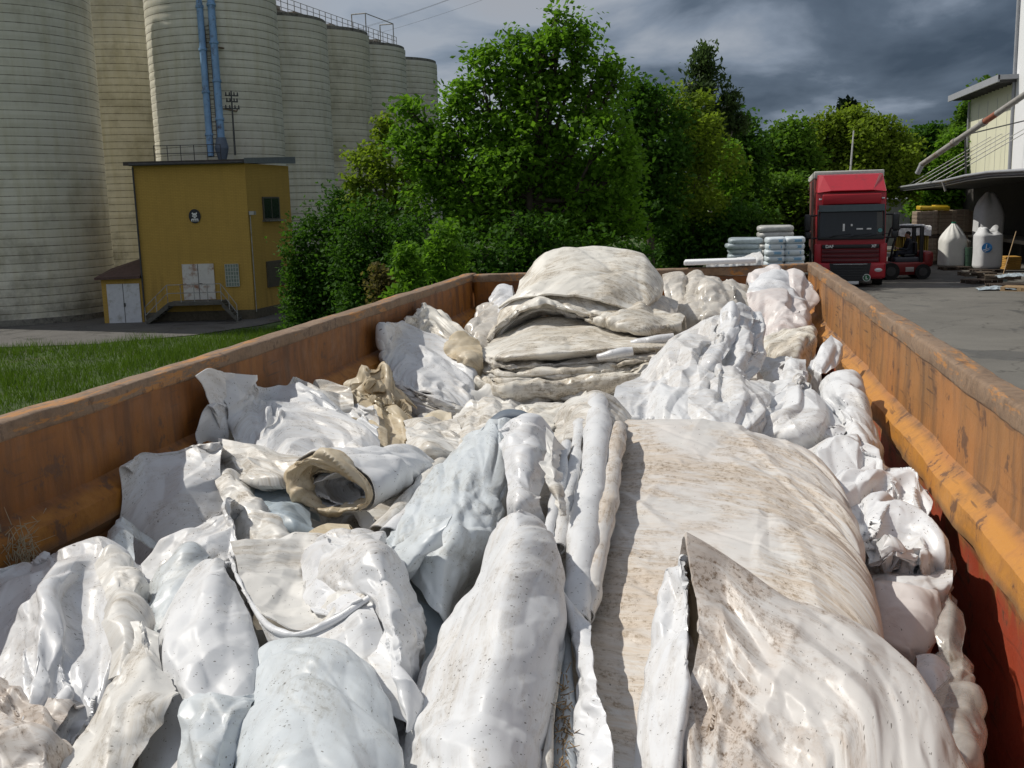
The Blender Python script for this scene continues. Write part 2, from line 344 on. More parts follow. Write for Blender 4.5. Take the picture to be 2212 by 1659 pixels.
def buckle(T, eu, ev, iters=60, kt=0.03, kb=0.25, seed=0, amp=0.006, lam=0.2, fold=.7, fb=None, fd=45, fl=1.0, fw=.7, pleat=None, fac=(.11, .034), fr=None, fa=1.5):
    """let a sheet that is a little too long for its bed buckle into folds"""
    nv, nu = T.shape[:2]; n = _nrm(T); L0u = np.linalg.norm(T[:, 1:] - T[:, :-1], axis=-1); L0v = np.linalg.norm(T[1:] - T[:-1], axis=-1)
    U = np.concatenate([np.zeros((nv, 1)), np.cumsum(L0u, 1)], 1); V = np.concatenate([np.zeros((1, nu)), np.cumsum(L0v, 0)], 0)
    mod = np.clip(0.75 + 1.8 * vnoise(U * 3.1 + seed, V * 3.1, seed + 9), 0.05, 1.9)
    h = amp * (fbm(U / lam, V / lam, seed) * 1.6 + crease(U, V, seed, lam * 1.6) / lam)
    x = T + n * h[..., None]; G = x.copy()
    Lu = L0u * (1 + eu * mod[:, 1:]); Lv = L0v * (1 + ev * mod[1:])
    em = 1 + .5 * (eu + ev) * mod[1:, 1:]; D1 = np.linalg.norm(T[1:, 1:] - T[:-1, :-1], axis=-1) * em; D2 = np.linalg.norm(T[1:, :-1] - T[:-1, 1:], axis=-1) * em
    for it in range(iters):
        x += (G - x) * kt
        for o in (0, 1):
            a = (slice(None), slice(o, nu - 1, 2)); b = (slice(None), slice(o + 1, nu, 2)); _proj(x, a, b, Lu[:, o::2], 0.9)
            a = (slice(o, nv - 1, 2), slice(None)); b = (slice(o + 1, nv, 2), slice(None)); _proj(x, a, b, Lv[o::2], 0.9)
        for o in (0, 1):
            a = (slice(o, nv - 1, 2), slice(0, nu - 1)); b = (slice(o + 1, nv, 2), slice(1, nu)); 
            _proj(x, a, b, D1[o::2], 0.25)
            a = (slice(o, nv - 1, 2), slice(1, nu)); b = (slice(o + 1, nv, 2), slice(0, nu - 1)); _proj(x, a, b, D2[o::2], 0.25)
        if kb:
            lap = np.zeros_like(x)
            lap[:, 1:-1] += x[:, 2:] + x[:, :-2] - 2 * x[:, 1:-1]; lap[1:-1] += x[2:] + x[:-2] - 2 * x[1:-1]
            x += lap * kb * 0.25
    for _ in range(2 if np.linalg.norm(x.reshape(-1, 3).mean(0) - CAM) < 4.9 else 1): x, U, V = up2(x), up2(U[..., None])[..., 0], up2(V[..., None])[..., 0]
    if fac:
        n0 = _nrm(x); x = x + n0 * (1.35 * fac[1] * (facet(U, V, seed, fac[0], fa, fr) + .34 * facet(U + 3, V + 1, seed + 7, fac[0] * .42, 1.2) * np.clip(1 + 2.4 * vnoise(U * 5, V * 5, seed + 5), 0, 2)))[..., None]
    if pleat:                                                          # pulled folds running down the sheet
        n_, a_ = pleat; w = n_ * U / U.max(axis=1, keepdims=True) + .9 * vnoise(U * 2.5, V * 1.6, seed + 3) + .35 * vnoise(U * 7, V * 4, seed + 6)
        f_ = w % 1.0; t = np.clip(1 - np.abs(f_ - .5) / np.where(f_ < .5, .20, .46), 0, 1)
        x = x + _nrm(x) * (a_ * t * np.clip(.45 + 2.2 * vnoise(np.floor(w) * 1.7 + U * .8, V * 2.2, seed + 8), 0, 1.4))[..., None]
    if fold: x = x + _nrm(x) * folds(U, V, seed, fd, fold, fb, fl, fw)[..., None]
    return x, U, V
def to_world(g): return np.array([[atY(*p) for p in r] for r in g])

def shell(name, X, U, V, m, parent=None, thick=0.005, ragged=0.0, seed=0, sub=0):
    """mesh of a grid of points with a real thickness"""
    nv, nu = X.shape[:2]; n = _nrm(X); back = np.mean(np.sum(n * (CAM - X), -1)) < 0
    if back: n = -n
    if ragged:
        e = 1.6 * fbm(V[:, -1:] * 45, V[:, -1:] * 0 + seed, seed, 3) + np.clip(2.5 * vnoise(V[:, -1:] * 26, V[:, -1:] * 0 + 3.3, seed + 4), 0, 1); X = X.copy(); w = np.linspace(0, 1, nu)[None, :] ** 5
        d = X[:, -1:] - X[:, -max(3, nu // 8):][:, :1]; d /= np.linalg.norm(d, axis=-1, keepdims=True); X += d * (e * w)[..., None] * ragged * .4
    Y = X - n * thick
    idx = np.arange(nv * nu).reshape(nv, nu); K = nv * nu
    q = np.stack([idx[:-1, :-1], idx[:-1, 1:], idx[1:, 1:], idx[1:, :-1]], -1).reshape(-1, 4)
    Fc = [q, q[:, ::-1] + K]
    for e in (idx[0, :], idx[:, -1], idx[-1, ::-1], idx[::-1, 0]): Fc.append(np.stack([e[1:], e[:-1], e[:-1] + K, e[1:] + K], -1))
    Fc = np.concatenate(Fc)
    if back: Fc = Fc[:, ::-1]
    Vt = np.concatenate([X.reshape(-1, 3), Y.reshape(-1, 3)]); uv = np.stack([U, V], -1).reshape(-1, 2); uv = np.concatenate([uv, uv])
    if parent is not None: off = np.array(root_of(parent).location)
    else: off = np.array([Vt[:, 0].mean(), Vt[:, 1].mean(), Vt[:, 2].min()])
    me = np_mesh(name, Vt - off, Fc, uv, True, (m,), check=False)
    me.set_sharp_from_angle(angle=radians(48))
    o = link(name, me, parent)
    if parent is None: o.location = [float(v) for v in off]
    return o
SEED = [0]; EUF = 0.1
def sheet(name, label, g, m, tuck='tb', lin=.45, eu=0.03, ev=0.03, amp=0.008, lam=0.2, res=0.013, it=55, kt=0.05, kb=0.10, thick=0.003, parent=None, cat='plastic sheet', group=None, dep=0.12, sub=0, ragged=0.0, flip=False, fold=.7, fb=None, fd=45, fl=1.0, fw=.7, pleat=None, fac=(.11, .034), fr=None, fa=1.5):
    SEED[0] += 1; seed = SEED[0]
    if isinstance(g, np.ndarray): P = g
    else:                                                              # keep inside the container walls, sliding along the line of sight
        P = to_world(g); k_ = np.ones(P.shape[:2]); k_ = np.where(P[..., 0] < -1.655, -1.655 / P[..., 0], k_); k_ = np.where(P[..., 0] > .64, .64 / P[..., 0], k_); P = CAM + (P - CAM) * k_[..., None]
    c = P.reshape(-1, 3).mean(0)
    if 't' in tuck: P = np.concatenate([P[:1] + [0, dep, -dep * 0.9], P], 0)
    if 'b' in tuck: P = np.concatenate([P, P[-1:] + [0, dep * 0.4, -dep * 1.1]], 0)
    if 'l' in tuck: P = np.concatenate([P[:, :1] + [dep * 0.2, 0.03, -dep], P], 1)
    if 'r' in tuck: P = np.concatenate([P, P[:, -1:] + [-dep * 0.2, 0.03, -dep]], 1)
    lv = np.linalg.norm(np.diff(P, axis=0), axis=-1).sum(0).mean(); lu = np.linalg.norm(np.diff(P, axis=1), axis=-1).sum(1).mean()
    nv = int(np.clip(lv / res, 10, 128)); nu = int(np.clip(lu / res, 10, 128))
    T, _ = _resample(P, nv, lin); T2, _ = _resample(np.swapaxes(T, 0, 1), nu, lin); T = np.swapaxes(T2, 0, 1)
    X, U, V = buckle(T, eu * EUF, ev * EUF, it, kt, kb, seed, amp * .12, lam, fold, fb, fd, fl, fw, pleat, fac, fr, fa)
    if flip: U, V = V, U
    o = shell(name, X, U, V, m, parent, thick, ragged, seed, sub)
    if parent is None: tag(o, label, cat, group)
    return o
def roll(name, label, path, m, wrap=320, flat=0.8, parent=None, eu=0.02, ev=0.03, amp=0.006, lam=0.15, res=0.013, thick=0.003, cat='plastic sheet', group=None, it=40, sub=0, fold=.3, fac=(.14, .010)):
    """a long bundle: path of (px, py, Y, half width in px), crest along the path"""
    P = np.array([atY(p[0], p[1], p[2]) for p in path]); R = np.array([p[3] * p[2] / FPX * 1.02 for p in path])
    tgt = np.gradient(P, axis=0); tgt /= np.linalg.norm(tgt, axis=1, keepdims=True)
    side = np.cross(tgt, np.array([0, -0.55, 0.83])); side /= np.linalg.norm(side, axis=1, keepdims=True); nn = np.cross(side, tgt)
    a = np.radians(np.linspace(-wrap / 2, wrap / 2, 13)); rows = []
    for i in range(len(P)):
        ce = P[i] - nn[i] * R[i] * flat
        rows.append([ce + side[i] * R[i] * sin(t) + nn[i] * R[i] * flat * cos(t) for t in a])
    return sheet(name, label, np.array(rows), m, '', .1, eu, ev, amp, lam, res, it, 0.03, 0.2, thick, parent, cat, group, sub=sub, fold=fold, flip=True, fac=fac)

# ------------------------------------------------------------------ terrain
LOW = -2.6
def sstep(t): t = np.clip(t, 0, 1); return t * t * (3 - 2 * t)
def gz(x, y):
    x = np.asarray(x, float); y = np.asarray(y, float)
    return LOW * sstep((-4.0 - x) / 14.0) + 0.10 * vnoise(x * .35, y * .35, 3) * sstep((-3.5 - x) / 2) * (1 - sstep((-x - 17) / 2))
def warp(a, n, lo, hi): t = np.linspace(-1, 1, n); return a + np.sign(t) * np.where(t < 0, -lo, hi) * np.abs(t) ** 2.6
gx = np.unique(np.concatenate([np.linspace(-60, 60, 140), np.linspace(-900, 900, 41)])); gy = np.unique(np.concatenate([np.linspace(-20, 90, 110), np.linspace(-300, 1500, 41)]))
X, Y = np.meshgrid(gx, gy); Z = gz(X, Y); idx = np.arange(X.size).reshape(X.shape)
q = np.stack([idx[:-1, :-1], idx[:-1, 1:], idx[1:, 1:], idx[1:, :-1]], -1).reshape(-1, 4)
m_soil = mat('meadow_soil', (.045, .075, .016), .95, var=.5, vs=.9, bump=.6, bs=6, dirt=(.07, .06, .025), dirt_amt=.35, ds=.4)
tag(link('ground', np_mesh('ground', np.stack([X, Y, Z], -1).reshape(-1, 3), q, None, True, (m_soil,))), kind='structure')

def asphalt(name, c, crackc=(.03, .028, .025), wet=0.0):
    m, nt, out = new_mat(name); co = nt.nodes.new('ShaderNodeTexCoord').outputs['Object']
    big = N(nt, 'ShaderNodeTexNoise', Vector=co, Scale=.35, Detail=6.0, Roughness=.62, Distortion=.6).outputs[0]
    fine = N(nt, 'ShaderNodeTexNoise', Vector=co, Scale=55.0, Detail=3.0).outputs[0]
    mid = N(nt, 'ShaderNodeTexNoise', Vector=co, Scale=2.6, Detail=8.0, Roughness=.7).outputs[0]
    cc = mixc(nt, rng(nt, big, .3, .7), [x * .74 for x in c], [x * 1.16 for x in c])
    cc = mixc(nt, rng(nt, fine, .35, .7, 0, .35), cc, [x * .55 for x in c])
    cc = mixc(nt, rng(nt, mid, .57, .72, 0, .5), cc, [x * .5 for x in c])
    wv = N(nt, 'ShaderNodeVectorMath', _operation='ADD', i0=co, i1=N(nt, 'ShaderNodeVectorMath', _operation='SCALE', i0=N(nt, 'ShaderNodeTexNoise', Vector=co, Scale=1.3, Detail=6.0).outputs[1], Scale=1.3).outputs[0]).outputs[0]
    vo = N(nt, 'ShaderNodeTexVoronoi', Vector=wv, Scale=.3, _feature='DISTANCE_TO_EDGE').outputs[0]
    crk = mth(nt, 'MULTIPLY', mth(nt, 'LESS_THAN', vo, .006), rng(nt, mid, .42, .5))
    cc = mixc(nt, mth(nt, 'MULTIPLY', crk, .55), cc, crackc)
    pt = N(nt, 'ShaderNodeTexNoise', Vector=co, Scale=.55, Detail=4.0, Roughness=.5, Distortion=1.0).outputs[0]
    patch = rng(nt, pt, .585, .61)
    cc = mixc(nt, mth(nt, 'MULTIPLY', patch, .6), cc, [x * .42 for x in c])
    b = N(nt, 'ShaderNodeBsdfPrincipled'); nt.links.new(cc, b.inputs['Base Color'])
    nt.links.new(rng(nt, patch, 0, 1, .88, .5), b.inputs['Roughness'])
    hh = mth(nt, 'SUBTRACT', fine, mth(nt, 'MULTIPLY', crk, 3.0))
    nt.links.new(N(nt, 'ShaderNodeBump', Height=hh, Strength=.5, Distance=.012).outputs[0], b.inputs['Normal'])
    nt.links.new(b.outputs[0], out.inputs[0]); return m
m_asph = asphalt('worn_asphalt', (.155, .148, .132)); m_road = asphalt('old_road', (.115, .108, .098))
def flat_poly(name, pts, z, m):
    b = MB(); b.add([(p[0], p[1], z) for p in pts], [tuple(range(len(pts)))]); o = b.build(name, m, fix=False); return tag(o, kind='structure')
flat_poly('yard', [(-2.6, -15), (60, -15), (60, 92), (1.2, 92), (0.6, 26), (-2.2, 12)], .006, m_asph)
rp = [atZ(px, py, LOW)[:2] for px, py in ((-900, 800), (-300, 775), (0, 752), (200, 745), (420, 725), (560, 704), (655, 684))]
b = MB(); rp2 = [tuple(p) for p in rp] + [(-17.5, 62), (-14.5, 100), (-120, 110), (-140, 40)]
b.add([(p[0], p[1], LOW + .035) for p in rp2], [tuple(range(len(rp2)))]); tag(b.build('road', m_road, fix=False), kind='structure')

# ------------------------------------------------------------------ silos
def silo_mat(name, c, stain=.5):
    m, nt, out = new_mat(name); t = nt.nodes.new('ShaderNodeTexCoord').outputs['Object']; s = N(nt, 'ShaderNodeSeparateXYZ', i0=t).outputs
    ang = N(nt, 'ShaderNodeMath', _operation='ARCTAN2', i0=s[1], i1=s[0]).outputs[0]
    P = 0.455                                                        # ring height
    zz = mth(nt, 'DIVIDE', s[2], P); fr = mth(nt, 'FRACT', zz); row = mth(nt, 'FLOOR', zz)
    wob = N(nt, 'ShaderNodeTexNoise', Vector=N(nt, 'ShaderNodeCombineXYZ', i0=mth(nt, 'MULTIPLY', ang, 9.0), i1=mth(nt, 'MULTIPLY', row, 3.7), i2=0.0), Scale=1.0, Detail=4.0, Roughness=.7).outputs[0]
    wid = rng(nt, wob, .3, .7, .06, .12)
    joint = mth(nt, 'LESS_THAN', mth(nt, 'ABSOLUTE', mth(nt, 'SUBTRACT', fr, .5)), mth(nt, 'MULTIPLY', wid, .5))
    sv = N(nt, 'ShaderNodeCombineXYZ', i0=mth(nt, 'MULTIPLY', ang, 6.0), i1=mth(nt, 'MULTIPLY', s[2], .14), i2=0.0)
    st = N(nt, 'ShaderNodeTexNoise', Vector=sv, Scale=1.6, Detail=7.0, Roughness=.65).outputs[0]
    n2 = N(nt, 'ShaderNodeTexNoise', Vector=t, Scale=.5, Detail=6.0, Roughness=.65).outputs[0]
    rr = N(nt, 'ShaderNodeTexWhiteNoise', _noise_dimensions='1D', W=row).outputs[0]
    cc = mixc(nt, rng(nt, rr, 0, 1), [x * .92 for x in c], [x * 1.05 for x in c])
    cc = mixc(nt, rng(nt, st, .45, .75, 0, .55), cc, (c[0] * .72, c[1] * .68, c[2] * .48))
    cc = mixc(nt, mth(nt, 'MULTIPLY', rng(nt, n2, .5, .72), stain), cc, (c[0] * .5, c[1] * .48, c[2] * .4))
    low = mth(nt, 'MULTIPLY', rng(nt, n2, .44, .62), rng(nt, s[2], 0, 7, .85, 0))
    cc = mixc(nt, mth(nt, 'MULTIPLY', low, stain * 1.2, clamp=True), cc, (.06, .055, .04))
    cc = mixc(nt, mth(nt, 'MULTIPLY', joint, rng(nt, wob, .25, .6, .55, .8)), cc, (.13, .11, .07))
    b = N(nt, 'ShaderNodeBsdfPrincipled', Roughness=.9); nt.links.new(cc, b.inputs['Base Color'])
    prof = mth(nt, 'MULTIPLY', joint, -1.0)
    nt.links.new(N(nt, 'ShaderNodeBump', Height=mth(nt, 'ADD', prof, mth(nt, 'MULTIPLY', n2, .4)), Strength=.5, Distance=.04).outputs[0], b.inputs['Normal'])
    nt.links.new(b.outputs[0], out.inputs[0]); return m
m_silo = silo_mat('silo_rings', (.72, .695, .59)); m_silo_y = silo_mat('silo_rings_stained', (.69, .655, .53), .75)
m_conc = mat('grey_concrete', (.22, .21, .18), .9, var=.25, bump=.3, dirt=(.06, .055, .045), dirt_amt=.5)
m_steel = mat('galvanised_steel', (.36, .36, .34), .5, .3, var=.2, dirt=(.16, .1, .06), dirt_amt=.4)
m_dark = mat('dark_steel', (.05, .05, .05), .6, var=.3)
def dpt(px, d, z):                                                   # point at forward distance d, column px (at the horizon), height z
    p = CAM + (ray(px, 450) / np.dot(ray(px, 450), FWD)) * d; return np.array([p[0], p[1], z])
def HT(px, py, d):                                                   # silo height from the pixel of its rim
    r_ = ray(px, py); f_ = FWD * np.array([1, 1, 0]); f_ /= np.linalg.norm(f_); return float(CAM[2] + r_[2] * d / np.dot(r_, f_) - LOW)
SIL = [(25, 61.0, 5.35, 23.5, m_silo, 'ringed concrete silo at the left edge of the photo, largest and nearest'),  # unseen top part made extra tall to shade the third silo
       (292, 73.5, 4.1, HT(300, -40, 70), m_silo_y, 'yellow stained silo in the gap behind the nearest silo and the blue pipes'),
       (487, 66.0, 3.95, HT(500, -60, 62.5), m_silo, 'tall ringed silo behind the blue pipes and the yellow building'),
       (603, 72.3, 3.95, HT(690, 32, 70), m_silo, 'ringed silo just right of the yellow building roof'),
       (701, 78.6, 3.95, HT(780, 64, 77), m_silo_y, 'third silo from the far end of the row, left of the maple'),
       (785, 84.9, 3.95, HT(860, 96, 83), m_silo, 'silo second from the far end of the row, partly behind the maple'),
       (858, 91.2, 3.95, HT(920, 127, 89), m_silo, 'farthest and lowest silo in the row')]
SPOS = []
for px, d, R, H, m, lab in SIL:
    p = dpt(px, d, LOW); SPOS.append((p, R, H))
    t = thing('grain_silo', lab, 'silo', p, 0, 'ringed concrete silos in a row')
    n = 96; rows = int(H / .455) * 4; V = []; 
    zs = np.linspace(.35, H, rows); a = np.linspace(0, 2 * pi, n, endpoint=False)
    fr = np.abs(((zs / .455) % 1.0) - .5); rad = R - np.where(fr < .13, .022, 0.0)
    A, Zz = np.meshgrid(a, zs); RR = np.repeat(rad[:, None], n, 1)
    V = np.stack([RR * np.cos(A), RR * np.sin(A), Zz], -1).reshape(-1, 3); ix = np.arange(rows * n).reshape(rows, n)
    q = np.stack([ix[:-1], np.roll(ix, -1, 1)[:-1], np.roll(ix, -1, 1)[1:], ix[1:]], -1).reshape(-1, 4)
    link('shell', np_mesh('shell', V, q, None, True, (m,)), t)
    MB().cyl((0, 0, H - .02), (0, 0, H + .22), R - .08, n=64, smooth=False).build('roof_slab', m_conc, t)
    MB().cyl((0, 0, -.3), (0, 0, .36), R + .16, n=64, smooth=False).build('plinth', m_conc, t)

# gallery with railings along the silo tops
g = thing('conveyor_gallery', 'rusty conveyor walkway with railings running along the silo tops', 'walkway', (SPOS[3][0][0], SPOS[3][0][1], SPOS[3][0][2] + SPOS[3][2] + .2))
p0 = SPOS[2][0]; p1 = SPOS[5][0]; dv = (p1 - p0) / np.linalg.norm(p1 - p0); sd = np.array([dv[1], -dv[0], 0]); L = float(np.linalg.norm(p1 - p0)) + 7.0
base = p0 + np.array([0, 0, SPOS[3][2] + .25]) + sd * 0.6 - dv * 2
deck = MB(); rail = MB(); brk = MB(); trough = MB(); n = 30
def al(s, w, z): return base + dv * s + sd * w + np.array([0, 0, z])
ang = atan2(dv[1], dv[0])
deck.box(al(L / 2, 0, .30), (L, 1.6, .10), rz=ang)
trough.box(al(L / 2, -.35, .62), (L, .55, .50), rz=ang)
for i in range(n + 1):
    s = L * i / n
    rail.cyl(al(s, .8, .35), al(s, .8, 1.42), .03, n=6); brk.box(al(s, .15, .12), (.16, 2.2, .24), rz=ang)
    if i % 3 == 1: brk.box(al(s, 1.0, -.12), (.5, 1.0, .16), rz=ang); trough.box(al(s, -.35, .95), (.8, .7, .2), rz=ang)
for z in (.75, 1.1, 1.42): rail.cyl(al(0, .8, z), al(L, .8, z), .022, n=6)
for s in (L * .8, L - .1):
    for w in (-.6, .6): rail.cyl(al(s, w, .3), al(s, w, 2.5), .05, n=6)
    rail.cyl(al(s, -.6, 2.5), al(s, .6, 2.5), .05, n=6)
rail.cyl(al(L * .8, .6, 2.5), al(L - .1, .6, 2.5), .04, n=6)
m_rust = mat('rusty_steel', (.24, .19, .13), .8, var=.4, dirt=(.12, .06, .03), dirt_amt=.6, ds=1.5)
deck.build('deck', m_rust, g, True); trough.build('conveyor_trough', mat('grey_trough', (.34, .32, .27), .7, dirt=(.15, .09, .05), dirt_amt=.6), g, True); rail.build('railing', m_steel, g, True); brk.build('bracket', m_rust, g, True)

# blue pipes on the silo front
m_blue = mat('blue_paint', (.20, .35, .55), .45, var=.15, vs=2, dirt=(.05, .03, .03), dirt_amt=.25, ds=2.5)
t = thing('blue_pipe_riser', 'pair of sky blue elevator pipes with a ladder rising up the silo front', 'pipe', dpt(450, 60.2, LOW + 8.2))
def pipe_at(px, py, d):
    r_ = ray(px, py); return CAM + r_ / np.dot(r_, FWD) * d
for (a, b2, r, nm) in (((428, -30), (455, 338), .19, 'pipe'), ((453, -30), (478, 300), .21, 'pipe')):
    A = pipe_at(*a, 60.2); B = pipe_at(*b2, 60.2); mb = MB(); mb.cyl(B, A, r, n=16)
    for f in (.12, .37, .62, .87): P = B + (A - B) * f; mb.cyl(P, P + (A - B) / np.linalg.norm(A - B) * .14, r + .05, n=16)
    mb.build(nm, m_blue, t, True)
P = pipe_at(479, 318, 60.2); MB().cyl(P + np.array([0, 0, .55]), P + np.array([0, 0, -.05]), .27, .40, n=14).cyl(P + np.array([0, 0, -.05]), P + np.array([0, 0, -.7]), .40, .24, n=14).build('hopper', mat('bluegrey_paint', (.12, .15, .2), .6), t, True)
lad = MB()
A0 = pipe_at(441, -30, 60.4); B0 = pipe_at(467, 338, 60.4)
for o in (-.14, .14): lad.cyl(A0 + np.array([o, 0, 0]), B0 + np.array([o, 0, 0]), .035, n=6)
for i in range(40): P = B0 + (A0 - B0) * i / 39; lad.cyl(P + np.array([-.14, 0, 0]), P + np.array([.14, 0, 0]), .018, n=5)
lad.build('ladder', m_rust, t, True)
for py in (8, 100, 232):
    mb = MB(); a = pipe_at(450 + py * .07, py, 60.1); b2 = pipe_at(504 + py * .03, py + 8, 61.6); mb.cyl(a, b2, .055, n=6); mb.cyl(b2, b2 + np.array([0, .7, .5]), .05, n=6); mb.build('wall_bracket', m_rust, t, True)

# ------------------------------------------------------------------ yellow building
def wall_mat(name, c):
    m, nt, out = new_mat(name); t = nt.nodes.new('ShaderNodeTexCoord').outputs['Object']; s = N(nt, 'ShaderNodeSeparateXYZ', i0=t).outputs
    br = N(nt, 'ShaderNodeTexBrick', Vector=N(nt, 'ShaderNodeCombineXYZ', i0=mth(nt, 'ADD', s[0], s[1]), i1=s[2], i2=0.0), Scale=1.0, Mortar__Size=.012)
    br.inputs['Brick Width'].default_value = .26; br.inputs['Row Height'].default_value = .085
    br.inputs['Color1'].default_value = (*c, 1); br.inputs['Color2'].default_value = (c[0] * .93, c[1] * .92, c[2] * .9, 1); br.inputs['Mortar'].default_value = (c[0] * .78, c[1] * .76, c[2] * .7, 1)
    n2 = N(nt, 'ShaderNodeTexNoise', Vector=t, Scale=.7, Detail=8.0, Roughness=.65).outputs[0]
    cc = mixc(nt, rng(nt, n2, .45, .75, 0, .4), br.outputs[0], [x * .7 for x in c])
    n3 = N(nt, 'ShaderNodeTexNoise', Vector=N(nt, 'ShaderNodeMapping', Vector=t, Scale=(3, 3, .3)).outputs[0], Scale=1.0, Detail=6.0).outputs[0]
    cc = mixc(nt, mth(nt, 'MULTIPLY', rng(nt, n3, .5, .75), rng(nt, s[2], 0, 4, .7, .15)), cc, (.16, .1, .03))
    b = N(nt, 'ShaderNodeBsdfPrincipled', Roughness=.85); nt.links.new(cc, b.inputs['Base Color'])
    nt.links.new(N(nt, 'ShaderNodeBump', Height=br.outputs['Fac'], Strength=-.3, Distance=.01).outputs[0], b.inputs['Normal'])
    nt.links.new(b.outputs[0], out.inputs[0]); return m
m_yel = wall_mat('yellow_brick', (.50, .32, .07)); m_yel2 = wall_mat('yellow_render', (.50, .32, .07))
Z0 = LOW
FL = atZ(314, 697, Z0); FR = atZ(551, 690, Z0); FL = np.array([*FL[:2]]); FR = np.array([*FR[:2]])
fx = (FR - FL) / np.linalg.norm(FR - FL); WB = float(np.linalg.norm(FR - FL)); fy = np.array([-fx[1], fx[0]])      # local axes of the facade
brz = atan2(fx[1], fx[0])
bd = thing('pump_building', 'yellow brick machine house with black round emblem and white rusty double door', 'building', (FL[0], FL[1], Z0), brz)
def loc_on(px, py, yoff=0.0):                                        # pixel -> facade coordinates (u along the front, z up)
    d = ray(px, py); n_ = np.array([fy[0], fy[1], 0]); t_ = (np.dot(n_[:2], FL + fy * yoff) ) / np.dot(n_, d)
    P = CAM + d * t_; return float(np.dot(P[:2] - FL, fx)), float(P[2] - Z0)
HB = loc_on(420, 350)[1]; DB = 5.2
HBr = loc_on(543, 345)[1]
roofmb = MB(); wl = MB()
kx = 1.45                                                            # the right side wall runs back at an angle
P4 = [(0, 0), (WB, 0), (WB + kx, DB), (0, DB)]
wl.prism(P4, .0, HB - .12); wl.build('wall', m_yel, bd)
MB().prism([(-.03, -.03), (WB + .03, -.03), (WB + kx + .03, DB + .03), (-.03, DB)], -.1, .55).build('plinth', mat('dark_plinth', (.10, .085, .06), .9, var=.3), bd)
m_roof = mat('grey_fascia', (.15, .165, .175), .5, var=.15); m_roofd = mat('roof_felt', (.06, .05, .045), .8, var=.3)
MB().add([(-.35, -.35, HB - .12), (WB + .05, -.35, HB - .12), (WB + kx + .35, DB + .3, HB + .06), (-.35, DB + .3, HB + .06),
          (-.35, -.35, HB + .08), (WB + .05, -.35, HB + .08), (WB + kx + .35, DB + .3, HB + .30), (-.35, DB + .3, HB + .30)],
         [(3, 2, 1, 0), (4, 5, 6, 7), (0, 1, 5, 4), (1, 2, 6, 5), (2, 3, 7, 6), (3, 0, 4, 7)]).build('roof', m_roofd, bd)
sl_ = MB(); a1 = Vector((WB + .06, -.36, 0)); a2 = Vector((WB + kx + .36, DB + .3, 0)); nrm = Vector((a2.y - a1.y, -(a2.x - a1.x), 0)).normalized() * .03
sl_.add([a1 + Vector((0, 0, HB - .14)), a2 + Vector((0, 0, HB + .02)), a2 + Vector((0, 0, HB + .42)), a1 + Vector((0, 0, HB + .14)),
         a1 + nrm + Vector((0, 0, HB - .14)), a2 + nrm + Vector((0, 0, HB + .02)), a2 + nrm + Vector((0, 0, HB + .42)), a1 + nrm + Vector((0, 0, HB + .14))],
        [(0, 1, 2, 3), (7, 6, 5, 4), (0, 4, 5, 1), (1, 5, 6, 2), (2, 6, 7, 3), (3, 7, 4, 0)]); sl_.build('fascia_board', m_roof, bd)
MB().cyl((-.05, -.36, HB - .08), (WB, -.36, HB - .08), .07, n=8).cyl((.06, -.1, HB - .2), (.06, -.1, .3), .05, n=8).build('gutter', m_dark, bd)
rl = MB()
for i in range(6): x = .3 + i * .75; rl.cyl((x, 3.2, HB + .2), (x, 3.2, HB + 1.1), .025, n=6)
for z in (.65, 1.1): rl.cyl((.3, 3.2, HB + z), (4.05, 3.2, HB + z), .02, n=6)
rl.build('roof_railing', m_dark, bd)
# the white rusty double door with its landing
m_wdoor = mat('white_door_rust', (.62, .60, .56), .6, var=.06, dirt=(.26, .10, .035), dirt_amt=.42, ds=1.9)
m_wdoor2 = mat('white_door', (.60, .61, .63), .6, var=.07, dirt=(.35, .34, .3), dirt_amt=.3)
def on_wall_box(name, px0, py0, px1, py1, th, m, parent, yo=-.02):
    u0, z1 = loc_on(px0, py0); u1, z0 = loc_on(px1, py1)
    return MB().box(((u0 + u1) / 2, yo - th / 2, (z0 + z1) / 2), (u1 - u0, th, z1 - z0)).build(name, m, parent), (u0, z0, u1, z1)
dr, (u0, z0, u1, z1) = on_wall_box('door', 393, 571, 467, 646, .06, m_wdoor, bd)
MB().box(((u0 + u1) / 2, -.085, (z0 + z1) / 2), (.03, .012, z1 - z0)).build('door_gap', m_dark, dr)
MB().box(((u0 + u1) / 2 + .12, -.11, z0 + (z1 - z0) * .45), (.16, .05, .04)).build('handle', m_dark, dr)
# landing and two flights
lz = z0 - .03; ld = MB(); la, lb = loc_on(390, 650)[0] - .35, loc_on(480, 650)[0] + .25
ld.box(((la + lb) / 2, -.62, lz - .09), (lb - la, 1.2, .18))
def flight(mb, xa, dirx, n, run):
    for i in range(n):
        z = lz - (i + 1) * lz / (n + 1); mb.box((xa + dirx * (i + .5) * run / n, -.62, z - .04), (run / n, 1.1, .08))
    for yy in (-.1, -1.15):
        mb.add([(xa, yy, lz - .3), (xa, yy, lz), (xa + dirx * run, yy, .22), (xa + dirx * run, yy, -.05), (xa, yy - .06, lz - .3), (xa, yy - .06, lz), (xa + dirx * run, yy - .06, .22), (xa + dirx * run, yy - .06, -.05)],
               [(0, 1, 2, 3), (7, 6, 5, 4), (0, 4, 5, 1), (1, 5, 6, 2), (2, 6, 7, 3), (3, 7, 4, 0)])
rl_ = la - loc_on(330, 692)[0]; rr_ = loc_on(520, 690)[0] - lb
flight(ld, la, -1, 6, max(.9, rl_)); flight(ld, lb, 1, 6, max(.8, rr_))
sta = ld.build('stairs', mat('dark_concrete', (.10, .095, .08), .9, var=.3), bd)
hr = MB()
